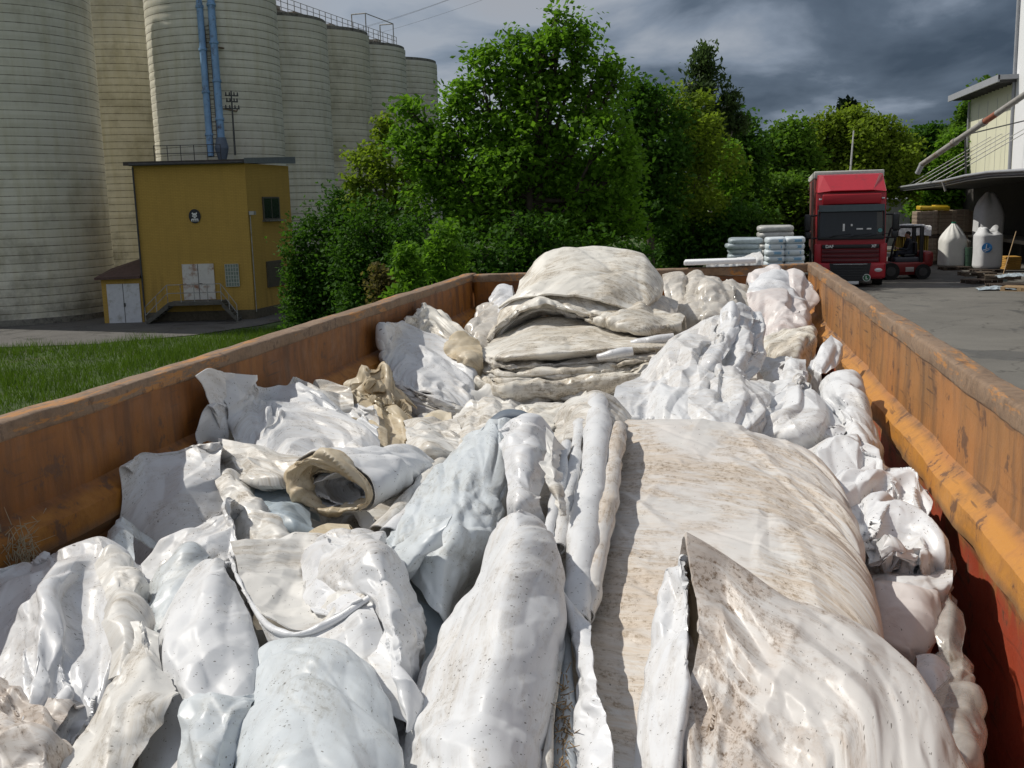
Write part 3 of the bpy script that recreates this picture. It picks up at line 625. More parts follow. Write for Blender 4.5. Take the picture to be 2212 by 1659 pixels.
for x in np.linspace(la, lb, 5): hr.cyl((x, -1.18, lz), (x, -1.18, lz + .95), .025, n=6)
for z in (.5, .95): hr.cyl((la, -1.18, lz + z), (lb, -1.18, lz + z), .022, n=6)
for xa, dx_, run in ((la, -1, max(.9, rl_)), (lb, 1, max(.8, rr_))):
    for f in (.5, 1.0): hr.cyl((xa + dx_ * run * f, -1.18, lz * (1 - f)), (xa + dx_ * run * f, -1.18, lz * (1 - f) + .95), .025, n=6)
    for z in (.5, .95): hr.cyl((xa, -1.18, lz + z), (xa + dx_ * run, -1.18, z), .022, n=6)
hr.build('handrail', m_steel, sta)
# glass-brick window
gw, (u0, z0, u1, z1) = on_wall_box('window', 486, 571, 518, 618, .03, mat('glass_brick', (.20, .25, .22), .2, var=.3, vs=9), bd)
gb = MB()
for i in range(6): gb.box((u0 + (u1 - u0) * i / 5, -.06, (z0 + z1) / 2), (.035, .03, z1 - z0))
for i in range(7): gb.box(((u0 + u1) / 2, -.063, z0 + (z1 - z0) * i / 6), (u1 - u0, .03, .03))
gb.build('glazing_grid', mat('pale_mortar', (.42, .43, .38), .8), gw)
# emblem: black oval with a white animal figure over an m
eu_, ez = loc_on(421, 467); er = loc_on(434, 467)[0] - eu_
em = MB(); em.add([(eu_ + er * .98 * cos(t), -.025 - k * .03, ez + er * 1.18 * sin(t)) for k in (0, 1) for t in np.linspace(0, 2 * pi, 40, endpoint=False)],
                  [tuple(range(40)), tuple(range(79, 39, -1))] + [(i, (i + 1) % 40, 40 + (i + 1) % 40, 40 + i) for i in range(40)])
emb = em.build('emblem', mat('black_enamel', (.012, .014, .02), .4), bd)
wf = MB(); s_ = er
for x, z, r, sx, sz in ((0, .22, .32, 1.0, .9), (0, -.08, .26, .85, 1.0), (-.33, .48, .15, .7, 1.0), (.33, .48, .15, .7, 1.0), (-.22, .02, .2, 1, .7), (.22, .02, .2, 1, .7)):
    wf.add([(eu_ + s_ * (x + r * sx * cos(t)), -.062 - .004 * k, ez + s_ * (z + r * sz * sin(t))) for k in (0, 1) for t in np.linspace(0, 2 * pi, 16, endpoint=False)],
           [tuple(range(16)), tuple(range(31, 15, -1))] + [(i, (i + 1) % 16, 16 + (i + 1) % 16, 16 + i) for i in range(16)])
for x in (-.5, -.17, .17, .5): wf.box((eu_ + s_ * x, -.062, ez - s_ * .66), (s_ * .15, .012, s_ * .42))
wf.box((eu_, -.0624, ez - s_ * .48), (s_ * 1.1, .012, s_ * .15))
wf.build('figure', mat('white_enamel', (.75, .75, .73), .5), emb)
# windows in the right side wall
m_glass = mat('dark_glass', (.02, .026, .03), .12, var=.2, spec=.6)
sdir = Vector((kx, DB, 0)).normalized(); sn = Vector((sdir.y, -sdir.x, 0)); srz = atan2(sdir.y, sdir.x)
def side_pt(px, py):
    O = np.array([*(FL + fx * WB), Z0]); n_w = np.array([*(fx * sn.x + fy * sn.y), 0]); d = ray(px, py); t_ = np.dot(O - CAM, n_w) / np.dot(d, n_w); P = CAM + d * t_
    s_w = np.array([*(fx * sdir.x + fy * sdir.y), 0]); return float(np.dot(P - O, s_w)), float(P[2] - Z0)
for k, (a, b2) in enumerate((((565, 425), (604, 474)), ((574, 565), (613, 615)))):
    s0, z1 = side_pt(*a); s1, z0 = side_pt(*b2); s1 = min(max(s1, s0 + 1.0), 4.9); c = Vector((WB, 0, 0)) + sdir * (s0 + s1) / 2
    fr = MB().box(c + sn * .02 + Vector((0, 0, (z0 + z1) / 2)), (s1 - s0, .10, z1 - z0), rz=srz).build('window', mat('window_frame', (.09, .08, .06), .6), bd)
    pn = MB()
    if k == 0:
        for o in (-.25, .25): pn.box(c + sdir * o * (s1 - s0) * .92 + sn * .062 + Vector((0, 0, (z0 + z1) / 2)), ((s1 - s0) * .42, .02, (z1 - z0) * .86), rz=srz)
        pn.build('pane', m_glass, fr)
        MB().box(c + sn * .12 + Vector((0, 0, z0 - .04)), (s1 - s0 + .2, .22, .09), rz=srz).build('sill', m_conc, fr)
    else:
        for i in range(9): pn.box(c + sn * .075 + Vector((0, 0, z0 + (z1 - z0) * (i + .5) / 9)), ((s1 - s0) * .92, .04, (z1 - z0) / 9 * .8), rz=srz, rx=0)
        pn.build('shutter', mat('brown_shutter', (.10, .085, .06), .7), fr)
MB().box(Vector((WB, 0, 0)) + sn * .2 + sdir * .15 + Vector((0, 0, side_pt(545, 460)[1])), (.25, .3, .2), rz=srz).build('wall_lamp', m_steel, bd)
MB().cyl(Vector((WB + .05, .1, .4)) + sn * .05, Vector((WB + .05, .1, side_pt(545, 460)[1])) + sn * .05, .03, n=6).build('conduit', m_steel, bd)
# low annex on the left with white double doors
ua, za = loc_on(216, 600); ub, _ = loc_on(320, 600); zl = loc_on(320, 590)[1]
ax = thing('door_shed', 'small yellow lean-to with white double doors beside the yellow building', 'shed', (FL[0], FL[1], Z0), brz)
AH = loc_on(262, 602)[1]; u0 = loc_on(221, 640)[0]
MB().box(((u0 - .03) / 2, 1.3, AH / 2), (-u0 - .03, 2.6, AH)).build('wall', m_yel, ax)
MB().add([(u0 - .25, -.3, AH - .03), (-.01, -.3, AH + .0), (-.01, 2.6, AH + 1.05), (u0 - .25, 2.6, AH + .3), (u0 - .25, -.3, AH + .1), (-.01, -.3, AH + .13), (-.01, 2.6, AH + 1.2), (u0 - .25, 2.6, AH + .45)],
         [(3, 2, 1, 0), (4, 5, 6, 7), (0, 1, 5, 4), (1, 2, 6, 5), (2, 3, 7, 6), (3, 0, 4, 7)]).build('roof', mat('rust_brown_roof', (.09, .05, .04), .7, var=.3), ax)
d2, (u0, z0, u1, z1) = on_wall_box('door', 230, 614, 308, 697, .05, m_wdoor2, ax)
MB().box(((u0 + u1) / 2, -.076, (z0 + z1) / 2), (.03, .012, z1 - z0)).build('door_gap', m_dark, d2)
MB().box(((u0 + u1) / 2 + .03, -.1, z0 + (z1 - z0) * .47), (.08, .06, .2)).build('handle', m_dark, d2)
# aerial pole on the building roof
P = pipe_at(508, 335, 55.5); Q = pipe_at(499, 196, 55.5)
pl = thing('wire_pole', 'thin pole with small cross arms and insulators on the yellow building roof', 'pole', P)
MB().cyl(P, Q, .06, .04, n=8).build('mast', m_dark, pl, True)
for py, w in ((206, 16), (219, 14), (234, 18)):
    mb = MB(); a = pipe_at(501 + (py - 196) * .06 - w, py, 55.5); b2 = pipe_at(501 + (py - 196) * .06 + w * .8, py + 1, 55.5); mb.cyl(a, b2, .035, n=6)
    for f in (.08, .35, .7, .95): p = a + (b2 - a) * f; mb.cyl(p, p + np.array([0, 0, .18]), .05, .03, n=6)
    mb.build('cross_arm', m_dark, pl, True)
# power lines
for k, (a, b2, lab) in enumerate((((660, 85), (1120, -60), 'lowest of the three thin power lines in the sky left of the maple'), ((700, 80), (1190, -90), 'middle one of the three thin power lines in the sky left of the maple'), ((720, 95), (1300, -100), 'rightmost of the three thin power lines in the sky above the silos'))):
    A = pipe_at(*a, 105.0); B = pipe_at(*b2, 60.0); pts = [A + (B - A) * f - np.array([0, 0, 1.6 * 4 * f * (1 - f) * .3]) for f in np.linspace(0, 1, 12)]
    tag(MB().tube(pts, .009, 5).build('power_line', m_dark, world=True), lab, 'cable', 'power lines over the silos')

# ------------------------------------------------------------------ steel container
def paint_mat(name, c, c2, red=0.0):
    m, nt, out = new_mat(name); t = nt.nodes.new('ShaderNodeTexCoord').outputs['Object']; s = N(nt, 'ShaderNodeSeparateXYZ', i0=t).outputs
    big = N(nt, 'ShaderNodeTexNoise', Vector=t, Scale=1.4, Detail=6.0, Roughness=.6).outputs[0]
    vert = N(nt, 'ShaderNodeTexNoise', Vector=N(nt, 'ShaderNodeMapping', Vector=t, Scale=(9, 9, .9)).outputs[0], Scale=1.0, Detail=7.0, Roughness=.7).outputs[0]
    med = N(nt, 'ShaderNodeTexNoise', Vector=t, Scale=9.0, Detail=8.0, Roughness=.72).outputs[0]
    fine = N(nt, 'ShaderNodeTexNoise', Vector=t, Scale=60.0, Detail=4.0, Roughness=.7).outputs[0]
    cc = mixc(nt, rng(nt, big, .35, .65), c, c2)
    cc = mixc(nt, rng(nt, vert, .46, .64, 0, .85), cc, [c2[0] * .5, c2[1] * .52, c2[2] * .7])
    # worn lower wall shows the red undercoat
    low = mth(nt, 'SUBTRACT', s[2], mth(nt, 'MULTIPLY', mth(nt, 'SUBTRACT', vert, .5), .30))
    cc = mixc(nt, rng(nt, low, -.45, -.39, red, 0), cc, (.38, .06, .028))
    cc = mixc(nt, mth(nt, 'MULTIPLY', rng(nt, med, .5, .66), rng(nt, s[2], -.62, -.3, .6 * min(1, red + .3), .12)), cc, (.17, .10, .06))
    # sunlight on the pressed rib painted in as yellower colour, grime sits under it
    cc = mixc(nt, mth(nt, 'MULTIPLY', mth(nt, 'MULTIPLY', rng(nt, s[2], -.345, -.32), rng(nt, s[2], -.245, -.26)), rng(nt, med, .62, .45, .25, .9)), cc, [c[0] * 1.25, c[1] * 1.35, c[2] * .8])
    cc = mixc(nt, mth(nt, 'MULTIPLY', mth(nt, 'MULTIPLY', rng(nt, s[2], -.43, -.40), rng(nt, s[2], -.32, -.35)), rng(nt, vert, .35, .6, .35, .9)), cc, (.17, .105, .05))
    # rust on the rim, and chips
    cc = mixc(nt, mth(nt, 'MULTIPLY', rng(nt, mth(nt, 'ADD', s[2], mth(nt, 'MULTIPLY', mth(nt, 'SUBTRACT', med, .5), .12)), -.045, .0), .8), cc, (.135, .085, .055))
    cc = mixc(nt, rng(nt, med, .585, .615, 0, .8), cc, (.11, .055, .03))
    # scratches
    for rot, sc in ((.5, (3.0, 3.0, 46.0)), (-.8, (4.0, 4.0, 60.0))):
        w = N(nt, 'ShaderNodeTexNoise', Vector=N(nt, 'ShaderNodeMapping', Vector=t, Scale=sc, Rotation=(rot, 0, 0)).outputs[0], Scale=1.0, Detail=2.0).outputs[0]
        cc = mixc(nt, mth(nt, 'MULTIPLY', rng(nt, w, .655, .675, 0, .8), rng(nt, big, .45, .6)), cc, (.07, .035, .02))
    b = N(nt, 'ShaderNodeBsdfPrincipled'); nt.links.new(cc, b.inputs['Base Color']); nt.links.new(rng(nt, med, .3, .7, .42, .75), b.inputs['Roughness'])
    nt.links.new(N(nt, 'ShaderNodeBump', Height=mth(nt, 'ADD', med, mth(nt, 'MULTIPLY', fine, .25)), Strength=.28, Distance=.012).outputs[0], b.inputs['Normal'])
    nt.links.new(b.outputs[0], out.inputs[0]); return m
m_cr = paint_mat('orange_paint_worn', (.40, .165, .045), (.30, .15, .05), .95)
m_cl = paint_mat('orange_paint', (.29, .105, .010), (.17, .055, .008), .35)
m_rim = mat('rusty_rim', (.20, .125, .075), .75, var=.35, vs=7, bump=.5, bs=30, dirt=(.46, .21, .06), dirt_amt=.45, ds=6)
RIM = 2.8
ct = thing('open_container', 'long orange open-top steel waste container with rusty rims, full of plastic sheets', 'container', (-.5, 3.6, RIM))
def wall_grid(name, prof, s0, s1, fpos, m, dent=.012, seed=1, parent=ct, thick=.05, base=None, n_s=150):
    """prof: list of (inward offset, z below rim); extruded along s with dents"""
    P = np.array(prof, float)
    # densify straight runs
    pts = []
    for i in range(len(P) - 1):
        n = max(2, int(np.linalg.norm(P[i + 1] - P[i]) / .02)); pts += [P[i] + (P[i + 1] - P[i]) * k / n for k in range(n)]
    pts = np.array(pts + [P[-1]]); ss = np.linspace(s0, s1, n_s)
    S, K = np.meshgrid(ss, np.arange(len(pts))); off = pts[K, 0]; z = pts[K, 1]
    dn = dent * (fbm(S * 1.3, z * 2.2, seed) + .8 * fbm(S * 4.0, z * 3, seed + 5)) 
    off = off + dn * np.clip((-z) * 8, .25, 1); z = z + dent * .35 * fbm(S * 2.0, S * 0, seed + 3)
    V = np.array([fpos(s, o, zz) for s, o, zz in zip(S.ravel(), off.ravel(), z.ravel())])
    ix = np.arange(S.size).reshape(S.shape); q = np.stack([ix[:-1, :-1], ix[:-1, 1:], ix[1:, 1:], ix[1:, :-1]], -1).reshape(-1, 4)
    me = np_mesh(name, V - np.array(ct.location), q, None, True, (m,))
    bm = bmesh.new(); bm.from_mesh(me); bmesh.ops.recalc_face_normals(bm, faces=bm.faces[:]); bm.to_mesh(me); bm.free()
    me.set_sharp_from_angle(angle=radians(24)); o = link(name, me, parent); sol = o.modifiers.new('solid', 'SOLIDIFY'); sol.thickness = .004; sol.offset = 0
    return o
XL, XR, YF = -1.715, 0.685, 7.5
prof = [(-.0, -.03), (.0, -.20), (.0, -.238), (.052, -.282), (.056, -.345), (.004, -.402), (.0, -.6), (.0, -2.3)]
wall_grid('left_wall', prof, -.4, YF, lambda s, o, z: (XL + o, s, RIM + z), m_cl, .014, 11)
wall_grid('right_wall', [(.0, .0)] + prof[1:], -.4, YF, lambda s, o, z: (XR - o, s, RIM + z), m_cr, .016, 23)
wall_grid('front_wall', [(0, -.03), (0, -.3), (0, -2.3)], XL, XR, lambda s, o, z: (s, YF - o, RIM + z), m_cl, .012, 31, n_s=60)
def rim_grid(name, p0, p1, w, h, seed):
    p0 = np.array(p0, float); p1 = np.array(p1, float); d = p1 - p0; L = np.linalg.norm(d); d /= L; sd_ = np.array([d[1], -d[0], 0])
    r = .010; cs = []
    for cx_, cz_, a0 in ((w / 2 - r, -r, 0), (-w / 2 + r, -r, 90), (-w / 2 + r, -h + r, 180), (w / 2 - r, -h + r, 270)):
        for k in range(4): a = radians(a0 + 30 * k); cs.append((cx_ + r * cos(a), cz_ + r * sin(a)))
    cs = np.array(cs); n = 160; rows = []
    for i, s in enumerate(np.linspace(0, L, n)):
        wz = .007 * float(fbm(np.array([s * 1.6]), np.array([seed * 1.0]), seed)[0]); wx = .007 * float(fbm(np.array([s * 1.1]), np.array([seed + 9.0]), seed + 2)[0])
        ca = cs + .004 * np.stack([fbm(np.full(16, s * 9), np.arange(16) * .7, seed + 4, 2), fbm(np.full(16, s * 9), np.arange(16) * .7, seed + 7, 2)], -1)
        rows.append([p0 + d * s + sd_ * (c[0] + wx) + np.array([0, 0, c[1] + wz]) for c in ca])
    R = np.array(rows); ix = np.arange(n * 16).reshape(n, 16); q = np.stack([ix[:-1], np.roll(ix, -1, 1)[:-1], np.roll(ix, -1, 1)[1:], ix[1:]], -1).reshape(-1, 4)
    q = np.concatenate([q]); me = np_mesh(name, R.reshape(-1, 3) - np.array(ct.location), q, None, True, (m_rimp,))
    bm = bmesh.new(); bm.from_mesh(me); bmesh.ops.holes_fill(bm, edges=[e for e in bm.edges if e.is_boundary], sides=0); bmesh.ops.recalc_face_normals(bm, faces=bm.faces[:]); bm.to_mesh(me); bm.free()
    return link(name, me, ct)
def rim_mat():
    m, nt, out = new_mat('rim_paint_and_rust'); t = nt.nodes.new('ShaderNodeTexCoord').outputs['Object']; g = nt.nodes.new('ShaderNodeNewGeometry'); nz = N(nt, 'ShaderNodeSeparateXYZ', i0=g.outputs['Normal']).outputs[2]
    med = N(nt, 'ShaderNodeTexNoise', Vector=t, Scale=7.0, Detail=8.0, Roughness=.72).outputs[0]; fine = N(nt, 'ShaderNodeTexNoise', Vector=t, Scale=38.0, Detail=5.0, Roughness=.7).outputs[0]
    st = N(nt, 'ShaderNodeTexNoise', Vector=N(nt, 'ShaderNodeMapping', Vector=t, Scale=(14, 2.2, 14)).outputs[0], Scale=1.0, Detail=6.0, Roughness=.75).outputs[0]
    cc = mixc(nt, rng(nt, fine, .3, .7), (.13, .085, .055), (.25, .16, .095))
    cc = mixc(nt, rng(nt, med, .42, .6, 0, .6), cc, (.30, .21, .14))
    cc = mixc(nt, mth(nt, 'MULTIPLY', rng(nt, st, .55, .60), .8), cc, (.46, .20, .045))
    cc = mixc(nt, rng(nt, mth(nt, 'ADD', med, mth(nt, 'MULTIPLY', fine, .4)), .78, .86, 0, .7), cc, (.06, .035, .025))
    b = N(nt, 'ShaderNodeBsdfPrincipled', Roughness=.72); nt.links.new(cc, b.inputs['Base Color'])
    nt.links.new(N(nt, 'ShaderNodeBump', Height=mth(nt, 'ADD', fine, med), Strength=.5, Distance=.008).outputs[0], b.inputs['Normal']); nt.links.new(b.outputs[0], out.inputs[0]); return m
m_rimp = rim_mat()
rim_grid('left_rim', (XL - .035, -.4, RIM), (XL - .035, YF + .12, RIM), .085, .05, 3)
rim_grid('right_rim', (XR + .027, -.4, RIM + .02), (XR + .027, YF + .12, RIM + .05), .068, .062, 4)
rim_grid('front_rim', (XL - .02, YF + .045, RIM - .004), (XR + .0, YF + .045, RIM + .04), .10, .06, 5)
fl = MB(); fl.box((-.515, 3.55, RIM - 2.33), (2.5, 8.0, .06))
for y in np.arange(0.3, 7.5, .9):
    for x, sx in ((XL - .11, 1), (XR + .13, 1)): fl.box((x, y, RIM - 1.25), (.12, .10, 2.2))
for x in (-1.1, .1): fl.box((x, 3.5, RIM - 2.55), (.18, 7.6, .36))
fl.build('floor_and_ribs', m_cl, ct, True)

# ------------------------------------------------------------------ plastic sheets
M_W = film_mat('white_film', (.755, .765, .78), streak=.22, blotch=.24, speck=1.3)
M_WG = film_mat('glossy_white_film', (.79, .80, .82), streak=.15, blotch=.18, speck=1.2, rough=.34, spec=.6)
M_WD = film_mat('dirty_white_film', (.76, .745, .71), dirt=(.30, .235, .15), streak=.7, blotch=.45, speck=.7)
M_BIG = film_mat('smeared_white_film', (.73, .715, .69), dirt=(.36, .25, .14), streak=.8, blotch=.55, speck=.4, rough=.45, tint=(.71, .67, .635), grime=.02)
M_PNK = film_mat('brown_smeared_film', (.72, .70, .675), dirt=(.27, .18, .11), streak=.5, blotch=1.0, speck=.8, rough=.42, tint=(.67, .635, .605), grime=.038)
M_CRM = film_mat('cream_dirty_film', (.82, .79, .72), dirt=(.27, .20, .11), grime=.008, streak=1.0, blotch=.5, speck=.6, rough=.45)
M_TAN = film_mat('yellowed_film', (.74, .63, .44), dirt=(.42, .28, .12), streak=.3, blotch=.3, speck=.3, tint=(.76, .70, .58), trans=.3)
M_BLU = film_mat('bluish_film', (.67, .715, .745), dirt=(.28, .24, .16), streak=.2, blotch=.25, speck=1.2, rough=.38)
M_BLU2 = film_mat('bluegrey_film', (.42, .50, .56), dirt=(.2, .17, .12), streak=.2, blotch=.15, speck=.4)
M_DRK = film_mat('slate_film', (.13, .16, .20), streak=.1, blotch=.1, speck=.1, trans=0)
M_CLR = film_mat('clear_film', (.80, .77, .72), dirt=(.4, .32, .22), streak=.3, blotch=.25, speck=.25, rough=.3, trans=.3, clear=.12, spec=.9)
M_CLR2 = film_mat('clear_thin_film', (.80, .78, .75), dirt=(.4, .32, .22), streak=.2, blotch=.2, speck=.2, rough=.08, trans=.2, clear=.68, spec=1.0)
M_PINK = film_mat('rosy_film', (.73, .68, .66), dirt=(.35, .22, .18), streak=.3, blotch=.2, speck=.3, tint=(.76, .72, .71))

# the settled lower layers that fill the gaps between the named sheets
nyb, nxb = 330, 110
yy = np.linspace(.2, 7.42, nyb); xx = np.linspace(XL + .10, XR - .10, nxb); BX, BY = np.meshgrid(xx, yy)
edge = np.clip((BX - (XR - .32)) / .25, 0, 1)
BZ = RIM - .53 + .10 * np.clip((BY - 4.2) / 1.5, 0, 1) - .35 * edge * np.clip((5.5 - BY) / 2, 0, 1) + .10 * fbm(BX * 2.6, BY * 2.6, 5) + np.clip(.3 * crease(BX, BY, 8, .30, 6), -.05, .05)
BZ += -.1 * np.clip((1.2 - BY), 0, 1)
o = shell('heap_of_film', np.stack([BX, BY, BZ], -1), BX, BY, M_WD, None, .01); tag(o, kind='stuff')

S = sheet
# --- back of the container
S('film_bundle', 'crumpled see-through film heap under the orange front wall, right of the folded bundle', [[(1432, 597, 7.0), (1490, 592, 7.05), (1540, 599, 7.05), (1585, 592, 7.0), (1628, 612, 6.95)], [(1435, 635, 6.7), (1490, 632, 6.6), (1540, 630, 6.6), (1590, 632, 6.6), (1630, 645, 6.65)], [(1440, 690, 6.3), (1490, 685, 6.2), (1540, 690, 6.2), (1590, 695, 6.2), (1632, 700, 6.3)]], M_CLR, eu=.12, ev=.05, amp=.03, lam=.16, it=70, fd=90, fw=0.9, pleat=(5, 0.030), fold=1.0, fac=(0.2, 0.06), fa=2.2)
S('film_bundle', 'wad of twisted clear film with a loop, in front of the see-through film heap', [[(1508, 622, 6.55), (1530, 608, 6.6), (1560, 604, 6.6), (1590, 615, 6.55)], [(1505, 648, 6.4), (1535, 640, 6.3), (1565, 640, 6.3), (1598, 650, 6.35)], [(1510, 685, 6.2), (1540, 685, 6.1), (1575, 685, 6.1), (1602, 690, 6.2)]], M_CLR, tuck='tblr', eu=.2, ev=.16, amp=.03, lam=.1, it=80, fac=(0.12, 0.05), fa=2.2)
S('plastic_sheet', 'crumpled white sheet with pinkish grey front in the far right container corner', [[(1622, 612, 6.9), (1650, 590, 6.95), (1672, 583, 6.95), (1710, 595, 6.9), (1738, 613, 6.85), (1753, 642, 6.8)], [(1618, 642, 6.5), (1655, 630, 6.45), (1690, 626, 6.45), (1720, 630, 6.45), (1745, 640, 6.5), (1756, 665, 6.55)], [(1620, 680, 6.2), (1655, 682, 6.15), (1690, 687, 6.1), (1715, 680, 6.15), (1740, 680, 6.25), (1756, 697, 6.35)], [(1640, 725, 5.9), (1670, 730, 5.85), (1700, 728, 5.85), (1720, 718, 5.9), (1740, 714, 6.0), (1754, 718, 6.1)]], M_PINK, eu=.07, ev=.05, amp=.02, fold=1.2, fd=50, pleat=(3, 0.030), fac=(0.24, 0.09))
S('plastic_sheet', 'white glossy lid of the crumpled bundle in the far right corner', [[(1622, 606, 6.85), (1650, 588, 6.88), (1675, 581, 6.9), (1712, 596, 6.85)], [(1618, 624, 6.68), (1650, 614, 6.62), (1685, 612, 6.62), (1735, 640, 6.66)], [(1616, 634, 6.5), (1652, 632, 6.42), (1692, 640, 6.42), (1742, 652, 6.48)]], M_WG, eu=.06, ev=.05, amp=.02, lam=.15)
S('plastic_sheet', 'small glossy white wad in the far left corner beside the top folded bundle', [[(1062, 634, 6.9), (1080, 617, 6.95), (1106, 617, 6.95)], [(1058, 655, 6.7), (1080, 645, 6.65), (1108, 640, 6.7)], [(1050, 690, 6.4), (1080, 680, 6.35), (1105, 680, 6.4)]], M_WG, eu=.1, ev=.08, amp=.02, lam=.12)
S('film_bundle', 'greyish see-through film sack left of the top folded bundle', [[(1030, 662, 6.7), (1055, 645, 6.7), (1088, 650, 6.65)], [(1014, 695, 6.4), (1045, 685, 6.3), (1082, 685, 6.3)], [(1008, 735, 6.1), (1038, 735, 6.0), (1072, 735, 6.0)], [(1012, 772, 5.9), (1040, 776, 5.8), (1068, 775, 5.8)]], M_CLR, tuck='tblr', eu=.1, ev=.05, amp=.02, lam=.12, fac=(0.14, 0.05), fa=2)
# --- folded bundle on top
b1 = thing('folded_sheet', 'large dirty cream folded sheet bundle crowning the pile at the far end', 'plastic sheet', atY(1260, 640, 6.1), 0)
S('top_fold', '', [[(1128, 597, 6.4), (1180, 541, 6.45), (1235, 530, 6.5), (1330, 539, 6.5), (1390, 549, 6.45), (1424, 588, 6.4)], [(1115, 622, 6.2), (1172, 578, 6.15), (1245, 570, 6.1), (1330, 578, 6.1), (1395, 590, 6.1), (1428, 618, 6.15)], [(1098, 646, 6.05), (1166, 612, 5.95), (1243, 610, 5.9), (1330, 620, 5.88), (1390, 634, 5.9), (1420, 640, 5.95)], [(1078, 667, 5.95), (1120, 640, 5.88), (1241, 636, 5.78), (1305, 650, 5.75), (1360, 662, 5.75), (1402, 660, 5.8)]], M_CRM, tuck='tr', eu=.02, ev=.012, amp=.012, lam=.4, parent=b1, thick=.012, fold=.7, fd=25, fac=(.3, .03), lin=.6)
S('under_fold', '', [[(1066, 716, 5.85), (1085, 676, 5.95), (1125, 640, 6.0), (1172, 622, 5.98), (1250, 632, 5.92), (1340, 652, 5.86), (1392, 656, 5.9)], [(1056, 738, 5.7), (1080, 706, 5.74), (1122, 672, 5.78), (1178, 655, 5.76), (1240, 670, 5.72), (1310, 690, 5.68), (1385, 690, 5.75)], [(1060, 745, 5.9), (1085, 715, 6.0), (1125, 684, 6.05), (1180, 666, 6.05), (1240, 680, 6.0), (1310, 694, 5.9), (1385, 694, 5.9)]], M_CRM, tuck='', eu=.03, ev=.0, amp=.006, parent=b1, thick=.012)
S('under_fold', '', [[(1072, 716, 5.85), (1092, 690, 5.9), (1128, 662, 5.95), (1172, 648, 5.95), (1240, 660, 5.92), (1330, 680, 5.9)], [(1066, 742, 5.82), (1090, 714, 5.84), (1128, 684, 5.88), (1172, 668, 5.88), (1228, 682, 5.84), (1300, 698, 5.8)], [(1075, 745, 6.1), (1095, 722, 6.15), (1130, 694, 6.15), (1172, 680, 6.15), (1228, 690, 6.1), (1300, 702, 6.0)]], M_WD, tuck='', eu=.03, ev=.0, amp=.006, parent=b1, thick=.01)
roll('inner_roll', '', [(1112, 690, 6.0, 10), (1150, 684, 6.1, 11), (1200, 684, 6.3, 11)], M_CRM, parent=b1)
S('side_film', '', [[(1385, 622, 6.15), (1420, 630, 6.2), (1460, 655, 6.2)], [(1375, 650, 5.95), (1415, 655, 5.95), (1462, 672, 6.0)], [(1380, 680, 5.8), (1415, 690, 5.8), (1450, 700, 5.85)]], M_CLR, tuck='b', eu=.05, ev=.04, amp=.015, parent=b1)
# --- second folded bundle
b2 = thing('folded_sheet', 'folded stack of thick cream sheets with many layered edges below the crowning bundle', 'plastic sheet', atY(1240, 800, 5.2), 0)
S('top_fold', '', [[(1085, 716, 5.9), (1165, 682, 6.1), (1260, 686, 6.1), (1350, 702, 6.0), (1440, 716, 5.9)], [(1050, 744, 5.55), (1150, 713, 5.6), (1260, 714, 5.6), (1350, 727, 5.55), (1440, 738, 5.5)], [(1040, 765, 5.3), (1095, 766, 5.14), (1240, 755, 5.12), (1360, 750, 5.15), (1436, 750, 5.2)], [(1043, 779, 5.3), (1095, 783, 5.18), (1240, 772, 5.18), (1360, 765, 5.22), (1436, 762, 5.3)], [(1060, 778, 5.5), (1100, 785, 5.45), (1240, 775, 5.45), (1360, 770, 5.45), (1436, 765, 5.45)]], M_CRM, tuck='t', eu=.02, ev=.012, amp=.008, lam=.3, parent=b2, thick=.01, fold=.7, fac=(.25, .022))
top = [(1033, 772), (1090, 785), (1240, 776), (1360, 768), (1418, 766)]; bot = [(1030, 856), (1088, 866), (1200, 864), (1325, 846), (1402, 815)]
rl9 = random.Random(4)
for i, (f, f2) in enumerate(((.02, .16), (.17, .26), (.27, .33), (.34, .44), (.45, .51), (.52, .93), (.94, 1.03))):
    f2 += .02; pts = [(a[0] * (1 - f) + b_[0] * f, a[1] * (1 - f) + b_[1] * f, a[1] * (1 - f2) + b_[1] * f2) for a, b_ in zip(top, bot)]
    Yo = [5.16 - .20 * f + rl9.uniform(-.05, .05) for _ in pts]; Yo[0] += .14; jx = rl9.uniform(-6, 6)
    if i == 5: Yo = [y - .10 for y in Yo]
    rows = [[(p[0] + jx, p[1] - 4 - 3 * (k > 0), y + .40) for k, (p, y) in enumerate(zip(pts, Yo))], [(p[0] + jx, p[1], y + .03) for p, y in zip(pts, Yo)], [(p[0] + jx, p[1] * .5 + p[2] * .5, y) for p, y in zip(pts, Yo)], [(p[0] + jx, p[2], y + .03) for p, y in zip(pts, Yo)], [(p[0] + jx, p[2] + 1, y + .40) for p, y in zip(pts, Yo)]]
    S('fold_layer', '', rows, M_CRM if i % 3 else M_WD, tuck='', eu=.04, ev=.0, amp=.010, lam=.22, parent=b2, thick=.006, it=40)
